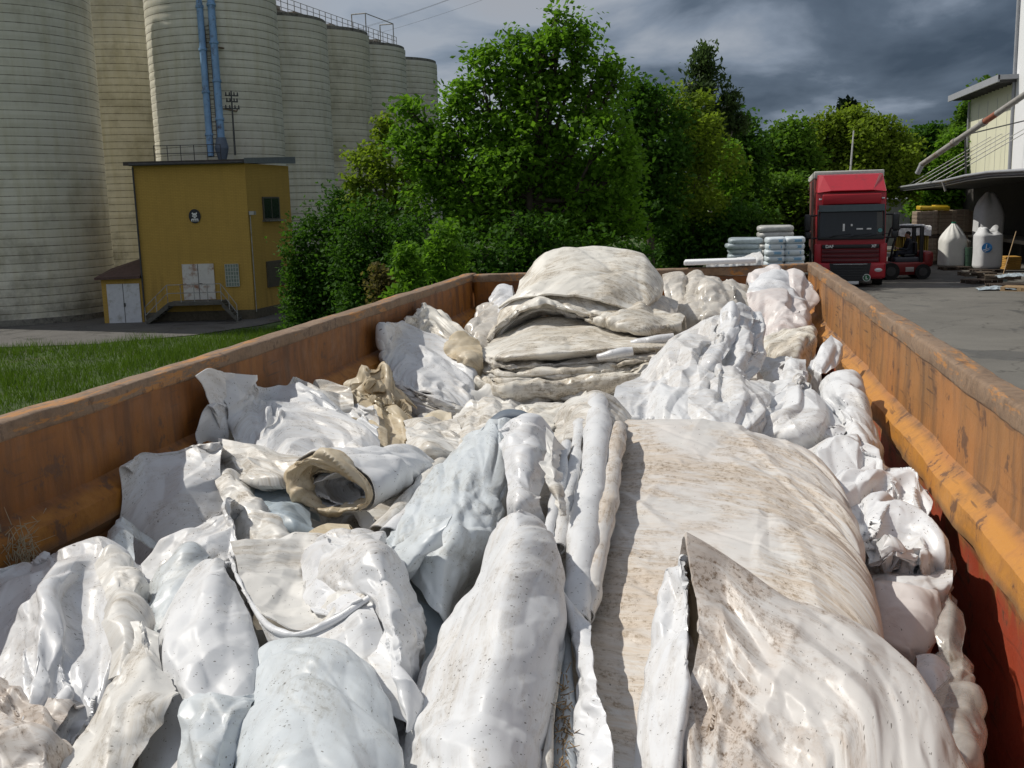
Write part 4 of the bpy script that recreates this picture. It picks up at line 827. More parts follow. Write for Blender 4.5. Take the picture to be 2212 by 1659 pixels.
for i in range(3):                                                   # the fold backs on the left end
    f = i / 2.0; x0 = 1024 + 11 * i + rl9.uniform(-1.5, 1.5); yt = 758 + 9 * i; w_ = 24 - 3 * i
    S('fold_back', '', [[(x0 + 10, yt - 4, 5.46 - .05 * i), (x0 + 15, yt - 5, 5.36 - .05 * i), (x0 + w_ + 12, yt - 4, 5.40 - .05 * i)], [(x0 + 3, yt + 34, 5.36 - .05 * i), (x0 + 8, yt + 34, 5.26 - .05 * i), (x0 + w_ + 2, yt + 36, 5.32 - .05 * i)], [(x0 + 1, 858 + 4 * f, 5.14 - .045 * i), (x0 + 6, 861 + 4 * f, 5.05 - .045 * i), (x0 + w_ - 2, 864 + 3 * f, 5.12 - .045 * i)]], M_CRM if i % 2 else M_WD, tuck='', eu=.02, ev=.03, amp=.006, lam=.12, parent=b2, thick=.003, it=40, fold=.6)
S('folded_sheet', 'small cream folded sheet lying on the right end of the folded stack', [[(1262, 685, 5.85), (1305, 667, 5.85), (1400, 664, 5.85), (1480, 689, 5.8)], [(1261, 689, 5.72), (1320, 690, 5.58), (1392, 692, 5.58), (1472, 697, 5.64)], [(1272, 696, 5.73), (1347, 713, 5.53), (1392, 719, 5.5), (1466, 706, 5.64)], [(1282, 699, 5.9), (1347, 718, 5.75), (1394, 723, 5.75), (1460, 709, 5.8)]], M_CRM, tuck='t', eu=.035, ev=.02, amp=.008, lam=.15, thick=.012)
for k, (x0, y0, x1, y1, Y, lab) in enumerate(((1362, 735, 1455, 722, 5.3, 'clean white rolled edge poking out to the right of the folded stack, upper one'), (1288, 762, 1366, 752, 5.05, 'clean white rolled edge poking out in front of the folded stack, lower one'))):
    roll('sheet_roll', lab, [(x0, y0 + 2, Y, 10), ((x0 + x1) / 2, (y0 + y1) / 2, Y - .02, 11), (x1, y1, Y, 10)], M_WG, amp=.003)
# --- left pack
b3 = thing('folded_sheet', 'grey white folded sheet pack leaning on the left wall with layered lower edge', 'plastic sheet', atY(930, 800, 5.1), 0)
S('front_face', '', [[(822, 703, 5.6), (870, 697, 5.65), (940, 722, 5.6), (1004, 752, 5.5)], [(824, 752, 5.3), (875, 757, 5.25), (950, 777, 5.2), (1022, 795, 5.2)], [(829, 800, 5.0), (885, 808, 4.95), (955, 830, 4.9), (1026, 848, 4.95)], [(850, 826, 4.85), (898, 842, 4.78), (960, 864, 4.72), (1008, 884, 4.75)]], M_W, tuck='tlr', eu=.035, ev=.02, amp=.014, lam=.2, parent=b3, thick=.012)
for i in range(6):
    f = i / 6.0; dy = 9 * i
    S('fold_layer', '', [[(842 + 6 * i, 818 + dy * .6, 5.2), (900, 835 + dy * .8, 5.1), (960, 858 + dy * .7, 5.05), (1010, 878 + dy * .4, 5.05)], [(846 + 6 * i, 826 + dy * .6, 4.84), (898, 843 + dy * .8, 4.74), (958, 868 + dy * .7, 4.68), (1004, 886 + dy * .4, 4.72)], [(848 + 6 * i, 834 + dy * .6, 4.86), (900, 852 + dy * .8, 4.76), (958, 876 + dy * .7, 4.70), (1000, 892 + dy * .4, 4.74)], [(850 + 6 * i, 834 + dy * .6, 5.2), (900, 852 + dy * .8, 5.1), (960, 876 + dy * .7, 5.05), (1002, 892 + dy * .4, 5.05)]], M_WD if i % 2 else M_W, tuck='', eu=.03, ev=0, amp=.008, parent=b3, thick=.005, it=40)
S('plastic_sheet', 'cream sheet with a pointed peak behind the left folded pack', [[(866, 700, 5.9), (922, 656, 6.0), (978, 690, 5.95), (1030, 733, 5.85)], [(875, 720, 5.75), (930, 690, 5.75), (975, 715, 5.7), (1022, 748, 5.65)], [(890, 745, 5.6), (930, 738, 5.55), (970, 748, 5.5), (1018, 770, 5.45)]], M_CRM, eu=.02, ev=.015, amp=.01, lam=.25, tuck='tb')
S('plastic_sheet', 'small yellowed flap between the left folded pack and the layered stack', [[(965, 738, 5.5), (990, 716, 5.5), (1030, 735, 5.5)], [(960, 760, 5.32), (995, 750, 5.3), (1040, 755, 5.35)], [(985, 778, 5.2), (1010, 775, 5.16), (1040, 780, 5.22)]], M_TAN, tuck='b', eu=.08, ev=.06, amp=.015, lam=.1)
# --- centre right drapes
S('plastic_sheet', 'big bright white crumpled sheet draped over the centre right of the pile, with a peak', [[(1458, 714, 4.75), (1512, 673, 4.8), (1548, 664, 4.75), (1584, 652, 4.7), (1640, 676, 4.8)], [(1425, 755, 4.5), (1480, 728, 4.45), (1530, 722, 4.33), (1580, 718, 4.4), (1650, 742, 4.55)], [(1383, 800, 4.2), (1445, 783, 4.1), (1505, 783, 4.03), (1560, 782, 4.1), (1648, 792, 4.3)], [(1343, 840, 3.95), (1410, 838, 3.8), (1470, 843, 3.73), (1530, 836, 3.8), (1600, 842, 4.0)], [(1325, 890, 3.72), (1385, 903, 3.55), (1440, 915, 3.5), (1500, 912, 3.5), (1560, 905, 3.7)]], M_W, ev=.01, amp=.02, lam=.25, it=80, fb=1.4, fd=50, fl=1.5, fw=0.9, eu=0.03, fac=(0.24, 0.095), fr=1.2, fa=2.4, fold=0.8, pleat=(5, 0.022))
S('plastic_sheet', 'white twisted flap running down from the peak of the big bright sheet', [[(1556, 668, 4.62), (1586, 649, 4.6), (1604, 690, 4.6)], [(1556, 702, 4.5), (1580, 700, 4.45), (1602, 716, 4.48)], [(1536, 745, 4.3), (1560, 743, 4.24), (1582, 748, 4.3)], [(1522, 790, 4.02), (1538, 788, 3.98), (1556, 785, 4.03)]], M_WG, tuck='tb', eu=.05, ev=.02, amp=.01, lam=.12)
S('plastic_sheet', 'smooth white drape with a ridge pointing right, in front of the big bright sheet', [[(1535, 792, 4.05), (1556, 777, 4.02), (1600, 785, 3.98), (1676, 818, 3.93), (1738, 846, 3.93)], [(1512, 840, 3.78), (1550, 833, 3.68), (1610, 848, 3.62), (1665, 860, 3.7), (1728, 864, 3.84)], [(1488, 890, 3.55), (1540, 898, 3.43), (1590, 905, 3.42), (1645, 893, 3.55), (1695, 884, 3.75)], [(1468, 940, 3.4), (1530, 945, 3.28), (1580, 945, 3.28), (1620, 930, 3.4), (1660, 915, 3.62)]], M_W, eu=.06, ev=.01, amp=.012, lam=.25, fb=0.8, fd=45, fl=1.4, fw=0.9, pleat=(4, 0.022), fac=(0.22, 0.07), fr=0.9, fa=2.2, fold=0.7)
S('plastic_sheet', 'white sheet folded diagonally beside the roll at the right wall', [[(1688, 830, 3.95), (1732, 806, 3.95), (1772, 835, 3.9), (1802, 870, 3.85)], [(1678, 870, 3.75), (1730, 855, 3.7), (1785, 880, 3.65), (1822, 902, 3.65)], [(1640, 912, 3.62), (1700, 903, 3.52), (1765, 912, 3.47), (1834, 914, 3.52)], [(1612, 955, 3.55), (1680, 950, 3.45), (1750, 950, 3.45), (1820, 945, 3.45)]], M_W, eu=.07, ev=.03, amp=.02, lam=.2, fold=1.2, fd=50, fw=1.0, pleat=(2, 0.025), fac=(0.2, 0.07))
S('plastic_sheet', 'rounded greyish white sheet bundle pressed against the right container wall', [[(1762, 822, 4.15), (1795, 797, 4.15), (1843, 792, 4.1), (1868, 820, 4.05)], [(1775, 860, 3.95), (1810, 843, 3.85), (1855, 848, 3.82), (1880, 873, 3.86)], [(1800, 905, 3.7), (1840, 898, 3.6), (1875, 908, 3.6), (1896, 928, 3.66)], [(1810, 960, 3.5), (1850, 952, 3.4), (1890, 958, 3.4), (1910, 985, 3.46)], [(1800, 1030, 3.3), (1850, 1030, 3.2), (1890, 1020, 3.22), (1914, 1030, 3.3)]], M_W, tuck='tblr', eu=.03, ev=.03, amp=.01, lam=.25, fold=1.0, fb=1.2, fd=40, fac=(0.16, 0.05))
S('plastic_sheet', 'shaded grey folds in the hollow behind the big smooth bundle', [[(1690, 958, 3.45), (1760, 940, 3.42), (1830, 930, 3.42), (1885, 965, 3.35)], [(1715, 985, 3.27), (1780, 985, 3.2), (1840, 975, 3.2), (1898, 992, 3.2)], [(1755, 1030, 3.12), (1810, 1035, 3.05), (1860, 1020, 3.05), (1912, 1022, 3.1)], [(1790, 1075, 3.0), (1830, 1078, 2.95), (1880, 1065, 2.95), (1916, 1065, 3.0)]], M_W, eu=.09, ev=.05, amp=.02, lam=.2, fold=1.0, fb=0.4, fd=50, fl=1.4, pleat=(3, 0.025), fac=(0.18, 0.07))
S('plastic_sheet', 'plump cream wrapped pack by the right wall behind the big bright sheet', [[(1654, 738, 5.2), (1690, 715, 5.25), (1730, 707, 5.25), (1757, 714, 5.2)], [(1651, 757, 5.05), (1690, 745, 5.0), (1730, 737, 5.0), (1759, 733, 5.05)], [(1655, 771, 5.0), (1690, 778, 4.93), (1725, 770, 4.93), (1756, 750, 5.02)]], M_CRM, tuck='tblr', eu=.05, ev=.05, amp=.012, lam=.12)
S('plastic_sheet', 'bright white corner standing up against the right container wall', [[(1796, 722, 4.72), (1812, 742, 4.68), (1821, 776, 4.62)], [(1768, 758, 4.6), (1790, 772, 4.54), (1806, 792, 4.5)], [(1742, 792, 4.5), (1760, 800, 4.43), (1775, 808, 4.4)]], M_WG, tuck='b', eu=.02, ev=.02, amp=.004, lam=.1, lin=0.8)
S('plastic_sheet', 'shiny crumpled white scrap below the plump cream pack', [[(1638, 777, 4.65), (1680, 768, 4.65), (1715, 772, 4.6), (1740, 768, 4.6)], [(1638, 797, 4.5), (1680, 793, 4.42), (1715, 790, 4.4), (1742, 797, 4.42)], [(1650, 822, 4.35), (1690, 824, 4.25), (1720, 820, 4.22), (1748, 820, 4.28)]], M_WG, eu=.1, ev=.1, amp=.02, lam=.12)
S('plastic_sheet', 'small upright white tuft above the diagonal folded sheet', [[(1690, 780, 4.3), (1708, 764, 4.3), (1722, 770, 4.28)], [(1682, 805, 4.15), (1705, 798, 4.1), (1728, 800, 4.12)], [(1672, 838, 3.98), (1705, 834, 3.94), (1738, 830, 3.98)]], M_W, eu=.08, ev=.04, amp=.012, lam=.12)
# --- left crumpled sheets
S('plastic_sheet', 'stiff white flap rising by the left container wall', [[(425, 812, 3.75), (456, 794, 3.72), (482, 806, 3.7)], [(450, 845, 3.68), (468, 833, 3.62), (487, 838, 3.6)], [(462, 892, 3.62), (475, 885, 3.55), (490, 886, 3.54)]], M_W, tuck='b', eu=.02, ev=.01, amp=.004, fac=(0.12, 0.02), lin=0.8)
S('plastic_sheet', 'greyish scrap below the stiff flap at the left wall', [[(452, 880, 3.6), (470, 868, 3.57), (492, 878, 3.55)], [(432, 950, 3.3), (460, 942, 3.28), (492, 950, 3.27)]], M_W, eu=.04, ev=.04, amp=.012)
S('plastic_sheet', 'broad bluish white crumpled sheet standing up near the left container wall', [[(482, 804, 3.75), (532, 812, 3.8), (600, 843, 3.8), (680, 850, 3.8), (760, 852, 3.75), (805, 872, 3.65)], [(485, 870, 3.52), (540, 868, 3.5), (600, 888, 3.46), (680, 893, 3.46), (750, 900, 3.46), (812, 920, 3.4)], [(498, 930, 3.3), (550, 938, 3.22), (620, 953, 3.18), (690, 958, 3.18), (760, 965, 3.2), (822, 975, 3.2)], [(515, 966, 3.15), (570, 988, 3.08), (640, 1000, 3.0), (702, 990, 3.02), (770, 1000, 3.05), (830, 1010, 3.05)]], M_W, tuck='b', eu=.05, ev=.025, amp=.022, lam=.28, fold=1.4, fd=45, fw=1.1, fac=(0.17, 0.07))
S('plastic_sheet', 'jagged white sheet edge along the top of the broad crumpled sheet', [[(600, 838, 3.95), (640, 826, 3.95), (700, 832, 3.9), (748, 842, 3.9)], [(620, 858, 3.85), (650, 852, 3.8), (705, 855, 3.78), (760, 860, 3.8)], [(630, 885, 3.7), (660, 885, 3.66), (712, 885, 3.66), (765, 885, 3.7)]], M_WD, tuck='b', eu=.09, ev=.06, amp=.025, lam=.16, fac=(0.1, 0.06))
S('plastic_sheet', 'large yellowed crumpled sheet peak in the left middle of the pile', [[(735, 818, 4.0), (765, 800, 4.02), (797, 783, 4.02), (836, 798, 4.0), (862, 850, 3.95)], [(738, 850, 3.9), (775, 845, 3.83), (805, 840, 3.82), (847, 848, 3.84), (880, 885, 3.84)], [(750, 900, 3.65), (790, 905, 3.6), (830, 905, 3.6), (872, 910, 3.65), (893, 930, 3.7)], [(770, 960, 3.4), (810, 965, 3.36), (850, 965, 3.38), (882, 965, 3.42), (900, 970, 3.45)]], M_TAN, eu=.06, ev=.04, amp=.022, lam=.2, fold=1.3, fb=1.4, fd=60, fw=1.0, pleat=(3, 0.025), fac=(0.13, 0.07), fr=1.3)
S('plastic_sheet', 'shaded hanging fold under the broad crumpled sheet on the left', [[(472, 955, 3.02), (540, 962, 3.0), (610, 983, 2.95), (690, 975, 2.95)], [(483, 1000, 2.85), (550, 1010, 2.8), (620, 1015, 2.78), (692, 1000, 2.82)], [(518, 1035, 2.75), (570, 1043, 2.7), (625, 1040, 2.7), (682, 1020, 2.75)], [(528, 1046, 2.9), (575, 1053, 2.88), (630, 1049, 2.88), (682, 1030, 2.9)]], M_WD, tuck='', eu=.08, ev=.02, amp=.012, lam=.18)
S('plastic_sheet', 'crumpled cream scrap in front of the yellowed peak', [[(870, 905, 3.55), (910, 893, 3.55), (955, 900, 3.55), (985, 905, 3.5)], [(880, 935, 3.35), (915, 930, 3.3), (955, 930, 3.3), (1000, 935, 3.3)], [(880, 975, 3.15), (920, 970, 3.1), (960, 970, 3.1), (1000, 975, 3.1)]], M_WD, eu=.1, ev=.1, amp=.03, lam=.15, fold=1.3)
S('plastic_sheet', 'small bright torn sheet with a yellow fold left of the slate band', [[(895, 905, 3.75), (930, 890, 3.75), (975, 893, 3.72)], [(900, 925, 3.6), (935, 915, 3.55), (975, 912, 3.55)], [(910, 945, 3.45), (940, 940, 3.4), (975, 938, 3.4)]], M_TAN, tuck='b', eu=.06, ev=.04, amp=.02)
S('plastic_sheet', 'white drape behind the slate band at the top of the bluish ridge', [[(985, 890, 3.75), (1025, 863, 3.75), (1065, 868, 3.7), (1110, 885, 3.65)], [(978, 930, 3.5), (1015, 905, 3.45), (1060, 895, 3.42), (1110, 905, 3.45)], [(965, 985, 3.2), (1000, 965, 3.15), (1045, 950, 3.12), (1090, 950, 3.2)]], M_WD, eu=.08, ev=.02, amp=.014, lam=.15, fold=1.0, pleat=(3, 0.015))
S('plastic_sheet', 'cream crumpled scraps at the foot of the layered folded stack', [[(1110, 885, 4.2), (1160, 870, 4.2), (1210, 868, 4.2), (1270, 850, 4.2)], [(1115, 900, 3.95), (1160, 893, 3.9), (1210, 890, 3.9), (1265, 880, 3.95)], [(1125, 930, 3.7), (1170, 925, 3.65), (1215, 925, 3.65), (1260, 920, 3.7)]], M_CRM, eu=.1, ev=.08, amp=.025, lam=.16, fold=1.3)
S('plastic_sheet', 'tall shaded grey sheet standing boxlike beside the left container wall', [[(266, 1010, 2.76), (310, 972, 2.78), (390, 957, 2.80), (474, 949, 2.80)], [(262, 1090, 2.68), (320, 1080, 2.67), (400, 1073, 2.67), (482, 1058, 2.72)], [(261, 1180, 2.60), (330, 1170, 2.58), (410, 1160, 2.58), (490, 1140, 2.62)], [(266, 1260, 2.53), (340, 1250, 2.50), (420, 1240, 2.50), (500, 1220, 2.52)], [(280, 1350, 2.44), (350, 1340, 2.42), (430, 1320, 2.42), (510, 1300, 2.44)]], M_W, eu=.015, ev=.02, amp=.016, lam=.35, fold=1.2, fd=40, fac=(0.22, 0.045), lin=0.8)
S('plastic_sheet', 'grey diagonal fold across the foot of the boxlike sheet', [[(262, 1238, 2.25), (340, 1190, 2.24), (420, 1130, 2.3), (500, 1070, 2.40)], [(270, 1285, 2.12), (345, 1238, 2.12), (430, 1182, 2.17), (510, 1130, 2.28)], [(283, 1340, 2.02), (360, 1302, 2.03), (440, 1252, 2.08), (522, 1192, 2.2)]], M_W, tuck='tbr', eu=.02, ev=.03, amp=.008, lam=.3, lin=0.8)
S('plastic_sheet', 'speckled white sheet sloping down right of the boxlike sheet', [[(476, 1037, 2.75), (495, 1021, 2.75), (522, 1030, 2.72), (548, 1060, 2.7)], [(490, 1090, 2.6), (520, 1080, 2.53), (555, 1083, 2.5), (595, 1110, 2.55)], [(505, 1160, 2.42), (545, 1150, 2.34), (600, 1140, 2.34), (648, 1150, 2.42)], [(515, 1222, 2.3), (560, 1200, 2.25), (610, 1180, 2.27), (664, 1170, 2.34)]], M_WD, eu=.05, ev=.02, amp=.01, lam=.2, fold=1.0)
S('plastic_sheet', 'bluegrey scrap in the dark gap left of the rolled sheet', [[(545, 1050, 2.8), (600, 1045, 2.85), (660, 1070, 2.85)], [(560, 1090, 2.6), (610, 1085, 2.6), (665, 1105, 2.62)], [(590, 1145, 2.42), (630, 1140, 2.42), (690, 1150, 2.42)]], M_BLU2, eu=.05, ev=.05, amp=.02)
S('plastic_sheet', 'small bluish scrap wedged beside the left wall below the boxlike sheet', [[(250, 1120, 2.42), (265, 1110, 2.42), (285, 1140, 2.4)], [(215, 1190, 2.28), (245, 1180, 2.26), (290, 1190, 2.25)], [(240, 1270, 2.1), (265, 1260, 2.08), (295, 1270, 2.1)]], M_BLU, tuck='tb', eu=.05, ev=.04, amp=.012)
S('plastic_sheet', 'cream curled scrap between the rolled sheet and the hood-shaped sheet', [[(640, 1165, 2.38), (665, 1140, 2.4), (700, 1128, 2.4), (750, 1138, 2.38)], [(650, 1180, 2.28), (680, 1165, 2.27), (715, 1155, 2.26), (770, 1160, 2.26)], [(660, 1205, 2.15), (690, 1200, 2.13), (730, 1195, 2.13), (780, 1190, 2.15)]], M_TAN, eu=.06, ev=.04, amp=.014, lam=.12)
# --- rolled sheet with an oval opening
def ring(cx, cy, rx0, ry0, Y, dY=0.0, n=21, rot=-.1, a0=0.6):
    return [(cx + rx * cos(t) * cos(rot) - ry * sin(t) * sin(rot), cy + rx * cos(t) * sin(rot) + ry * sin(t) * cos(rot), Y + dY * cos(t)) for t in np.linspace(a0, a0 + 2 * pi, n) for rx, ry in ((rx0 * (1 + .07 * cos(3 * t + 1.2) + .04 * sin(5 * t)), ry0 * (1 + .06 * cos(4 * t)) * .86 * (.84 if sin(t) > .5 else 1)),)]
b4 = thing('sheet_roll', 'loosely rolled white sheet with a yellowed rim round its oval opening', 'plastic sheet', atY(740, 1060, 2.7), 0)
S('outer_wrap', '', [ring(712, 1050, 94, 76, 2.62, -.03, rot=.25), ring(740, 1040, 100, 72, 2.66, -.03, rot=.2), ring(800, 1030, 95, 68, 2.8, 0, rot=.1), ring(860, 1022, 72, 56, 2.98, 0, rot=.1), ring(905, 1020, 35, 38, 3.12, 0)], M_W, tuck='', eu=.02, ev=.02, amp=.012, lam=.2, parent=b4, fold=.7)
S('rim_fold', '', [ring(713, 1050, 95, 78, 2.625, -.03, rot=.25), ring(708, 1051, 96, 78, 2.595, -.03, rot=.25), ring(716, 1056, 84, 62, 2.59, -.03, rot=.25), ring(734, 1060, 67, 46, 2.62, -.03, rot=.22), ring(740, 1061, 62, 40, 2.72, -.03, rot=.2)], M_TAN, tuck='', eu=.015, ev=.0, amp=.006, lam=.15, parent=b4, fac=(.07, .022), fold=1.2)
S('inner_wrap', '', [ring(735, 1060, 66, 44, 2.635, -.03, rot=.25), ring(741, 1057, 58, 37, 2.68, -.02, rot=.25), ring(752, 1052, 38, 22, 2.75, 0, rot=.3), ring(762, 1048, 5, 3, 2.80, 0)], M_W, tuck='', eu=.03, ev=.0, amp=.006, parent=b4, fold=.8, fac=(.07, .03), res=.009)
S('inner_wrap', '', [[(668, 1088, 2.66), (720, 1096, 2.64), (772, 1102, 2.62), (812, 1148, 2.56)], [(672, 1094, 2.72), (722, 1104, 2.72), (768, 1112, 2.72), (800, 1150, 2.62)], [(690, 1092, 3.0), (730, 1100, 3.0), (780, 1108, 3.0), (815, 1140, 2.9)]], M_W, tuck='', eu=.02, ev=0, amp=.004, parent=b4)
# --- bluish ridge bundle
S('plastic_sheet', 'bluish white ridge bundle slanting down to the left in the pile centre', [[(1000, 948, 3.3), (1012, 930, 3.22), (1078, 900, 3.08), (1096, 915, 3.05), (1103, 945, 3.1), (1106, 985, 3.2)], [(950, 1020, 2.95), (962, 995, 2.88), (1050, 985, 2.72), (1080, 1008, 2.68), (1101, 1020, 2.73), (1104, 1065, 2.85)], [(890, 1090, 2.65), (902, 1065, 2.6), (985, 1060, 2.45), (1048, 1088, 2.40), (1096, 1095, 2.48), (1098, 1135, 2.6)], [(840, 1150, 2.42), (852, 1125, 2.38), (925, 1118, 2.28), (1000, 1158, 2.2), (1050, 1175, 2.28), (1054, 1220, 2.4)], [(813, 1195, 2.3), (825, 1170, 2.25), (872, 1163, 2.19), (938, 1213, 2.09), (985, 1260, 2.11), (980, 1300, 2.25)], [(832, 1235, 2.25), (847, 1222, 2.2), (872, 1240, 2.15), (913, 1282, 2.05), (947, 1350, 2.0), (945, 1390, 2.1)]], M_BLU, tuck='t', eu=.03, ev=.02, amp=.012, lam=.25, flip=True, fold=1.1, fb=1.4, fd=45, fl=1.4, fac=(0.2, 0.03), fr=1.4, fa=2.0)
S('plastic_sheet', 'puckered shiny nose of the bluish ridge bundle hanging over a dark hollow', [[(838, 1168, 2.16), (880, 1150, 2.12), (935, 1122, 2.1), (975, 1105, 2.12)], [(838, 1196, 2.10), (880, 1188, 2.05), (920, 1160, 2.04), (965, 1135, 2.06)], [(852, 1222, 2.08), (878, 1232, 2.03), (910, 1205, 2.03), (945, 1165, 2.06)], [(868, 1245, 2.12), (885, 1250, 2.1), (905, 1225, 2.1), (935, 1190, 2.12)]], M_BLU, tuck='', eu=.10, ev=.05, amp=.014, lam=.1)
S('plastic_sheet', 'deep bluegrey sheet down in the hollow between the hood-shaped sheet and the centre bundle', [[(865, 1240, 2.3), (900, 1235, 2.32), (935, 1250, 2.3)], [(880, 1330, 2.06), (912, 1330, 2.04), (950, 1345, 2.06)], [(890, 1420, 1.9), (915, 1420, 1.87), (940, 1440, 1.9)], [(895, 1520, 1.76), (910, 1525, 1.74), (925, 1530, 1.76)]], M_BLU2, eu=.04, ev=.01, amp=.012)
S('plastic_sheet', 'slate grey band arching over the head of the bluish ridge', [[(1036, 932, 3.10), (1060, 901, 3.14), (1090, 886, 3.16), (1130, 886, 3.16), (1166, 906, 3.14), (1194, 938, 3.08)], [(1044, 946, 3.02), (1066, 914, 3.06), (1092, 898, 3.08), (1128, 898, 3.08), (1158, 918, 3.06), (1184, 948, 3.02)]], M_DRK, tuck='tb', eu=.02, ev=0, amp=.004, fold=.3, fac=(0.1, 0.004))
roll('plastic_sheet', 'long thin white fold left of the bluish ridge, outer one', [(985, 955, 3.3, 18), (930, 1010, 2.95, 20), (875, 1070, 2.65, 22), (815, 1135, 2.4, 24)], M_WD, amp=.008, ev=.03)
roll('plastic_sheet', 'long thin white fold left of the bluish ridge, inner one', [(1020, 935, 3.26, 16), (975, 990, 2.95, 20), (912, 1058, 2.62, 22), (840, 1140, 2.36, 26)], M_W, amp=.008)
S('plastic_sheet', 'glossy white upright piece between the bluish ridge and the long vertical rolls', [[(1084, 925, 2.85), (1100, 905, 2.82), (1138, 900, 2.8), (1192, 932, 2.84)], [(1093, 985, 2.65), (1115, 975, 2.6), (1150, 972, 2.6), (1190, 985, 2.66)], [(1097, 1040, 2.5), (1118, 1035, 2.45), (1145, 1035, 2.46), (1178, 1045, 2.5)], [(1096, 1092, 2.38), (1118, 1088, 2.34), (1140, 1085, 2.35), (1164, 1080, 2.38)]], M_WG, eu=.07, ev=.03, amp=.014, lam=.15, fold=1.1)
# --- long vertical rolls
roll('sheet_roll', 'long white roll running towards the camera left of the big smooth bundle', [(1288, 848, 3.5, 24), (1290, 905, 3.12, 30), (1278, 1000, 2.68, 34), (1266, 1100, 2.36, 37), (1252, 1205, 2.1, 38), (1238, 1320, 1.88, 38)], M_W, amp=.008, wrap=300, flat=.9)
roll('sheet_roll', 'tan smeared fold between the long white roll and the big smooth bundle', [(1336, 905, 3.2, 18), (1328, 960, 2.92, 22), (1312, 1060, 2.52, 26), (1290, 1180, 2.18, 28), (1266, 1310, 1.92, 26)], M_BIG, amp=.008, wrap=300, flat=.9)
roll('sheet_roll', 'thin white roll just left of the long white roll', [(1250, 905, 3.22, 16), (1240, 990, 2.8, 18), (1222, 1080, 2.46, 20), (1206, 1170, 2.2, 20)], M_W, amp=.006)
roll('sheet_roll', 'thinnest white roll beside the torn edge left of the long rolls', [(1222, 950, 2.95, 12), (1210, 1020, 2.66, 14), (1196, 1090, 2.42, 15), (1182, 1150, 2.24, 15)], M_WG, amp=.005)
S('plastic_sheet', 'white sheet tip behind the heads of the long vertical rolls', [[(1196, 905, 3.6), (1240, 862, 3.62), (1284, 842, 3.6), (1330, 872, 3.62), (1362, 905, 3.6)], [(1200, 930, 3.4), (1245, 895, 3.36), (1290, 880, 3.34), (1330, 895, 3.38), (1350, 918, 3.4)], [(1205, 970, 3.15), (1245, 940, 3.1), (1290, 930, 3.08), (1325, 935, 3.12), (1345, 945, 3.15)]], M_WD, eu=.05, ev=.02, amp=.014, lam=.18)
S('plastic_sheet', 'curled torn strip hanging between the glossy piece and the long rolls', [[(1180, 930, 2.72), (1200, 942, 2.68), (1222, 960, 2.7)], [(1178, 985, 2.56), (1194, 990, 2.52), (1212, 1000, 2.55)], [(1184, 1045, 2.42), (1200, 1048, 2.38), (1214, 1055, 2.4)], [(1200, 1105, 2.3), (1212, 1108, 2.27), (1222, 1112, 2.29)]], M_WD, tuck='', eu=.06, ev=.04, amp=.012, lam=.08, ragged=.02)
# --- the big smooth bundle
S('plastic_sheet', 'largest smooth bundle with tan smears, right of the long vertical rolls', [[(1336, 908, 3.5), (1440, 908, 3.42), (1546, 915, 3.35), (1650, 939, 3.25), (1745, 970, 3.1), (1806, 1025, 2.95), (1826, 1095, 2.85)], [(1326, 960, 3.25), (1430, 965, 3.1), (1545, 975, 3.03), (1660, 1000, 2.92), (1762, 1040, 2.78), (1827, 1090, 2.68), (1846, 1160, 2.62)], [(1306, 1060, 2.80), (1410, 1070, 2.68), (1540, 1080, 2.62), (1670, 1100, 2.52), (1782, 1140, 2.40), (1852, 1185, 2.33), (1872, 1250, 2.30)], [(1286, 1170, 2.42), (1390, 1180, 2.32), (1530, 1190, 2.26), (1670, 1205, 2.19), (1802, 1240, 2.08), (1880, 1290, 2.02), (1892, 1350, 2.02)], [(1270, 1290, 2.12), (1380, 1300, 2.02), (1520, 1310, 1.96), (1670, 1330, 1.90), (1812, 1370, 1.83), (1893, 1420, 1.8), (1903, 1480, 1.8)], [(1258, 1440, 1.83), (1370, 1450, 1.75), (1500, 1460, 1.7), (1650, 1470, 1.66), (1802, 1500, 1.62), (1902, 1560, 1.58), (1914, 1620, 1.58)], [(1250, 1690, 1.5), (1370, 1700, 1.44), (1500, 1700, 1.42), (1650, 1710, 1.4), (1802, 1720, 1.4), (1902, 1740, 1.4), (1914, 1780, 1.4)]], M_BIG, tuck='tr', eu=.008, ev=.006, amp=.006, lam=.4, thick=.012, dep=.2, fold=0.9, fd=26, fl=1.2, fac=(0.34, 0.018), fr=0.1, fa=2.0, lin=0.1)
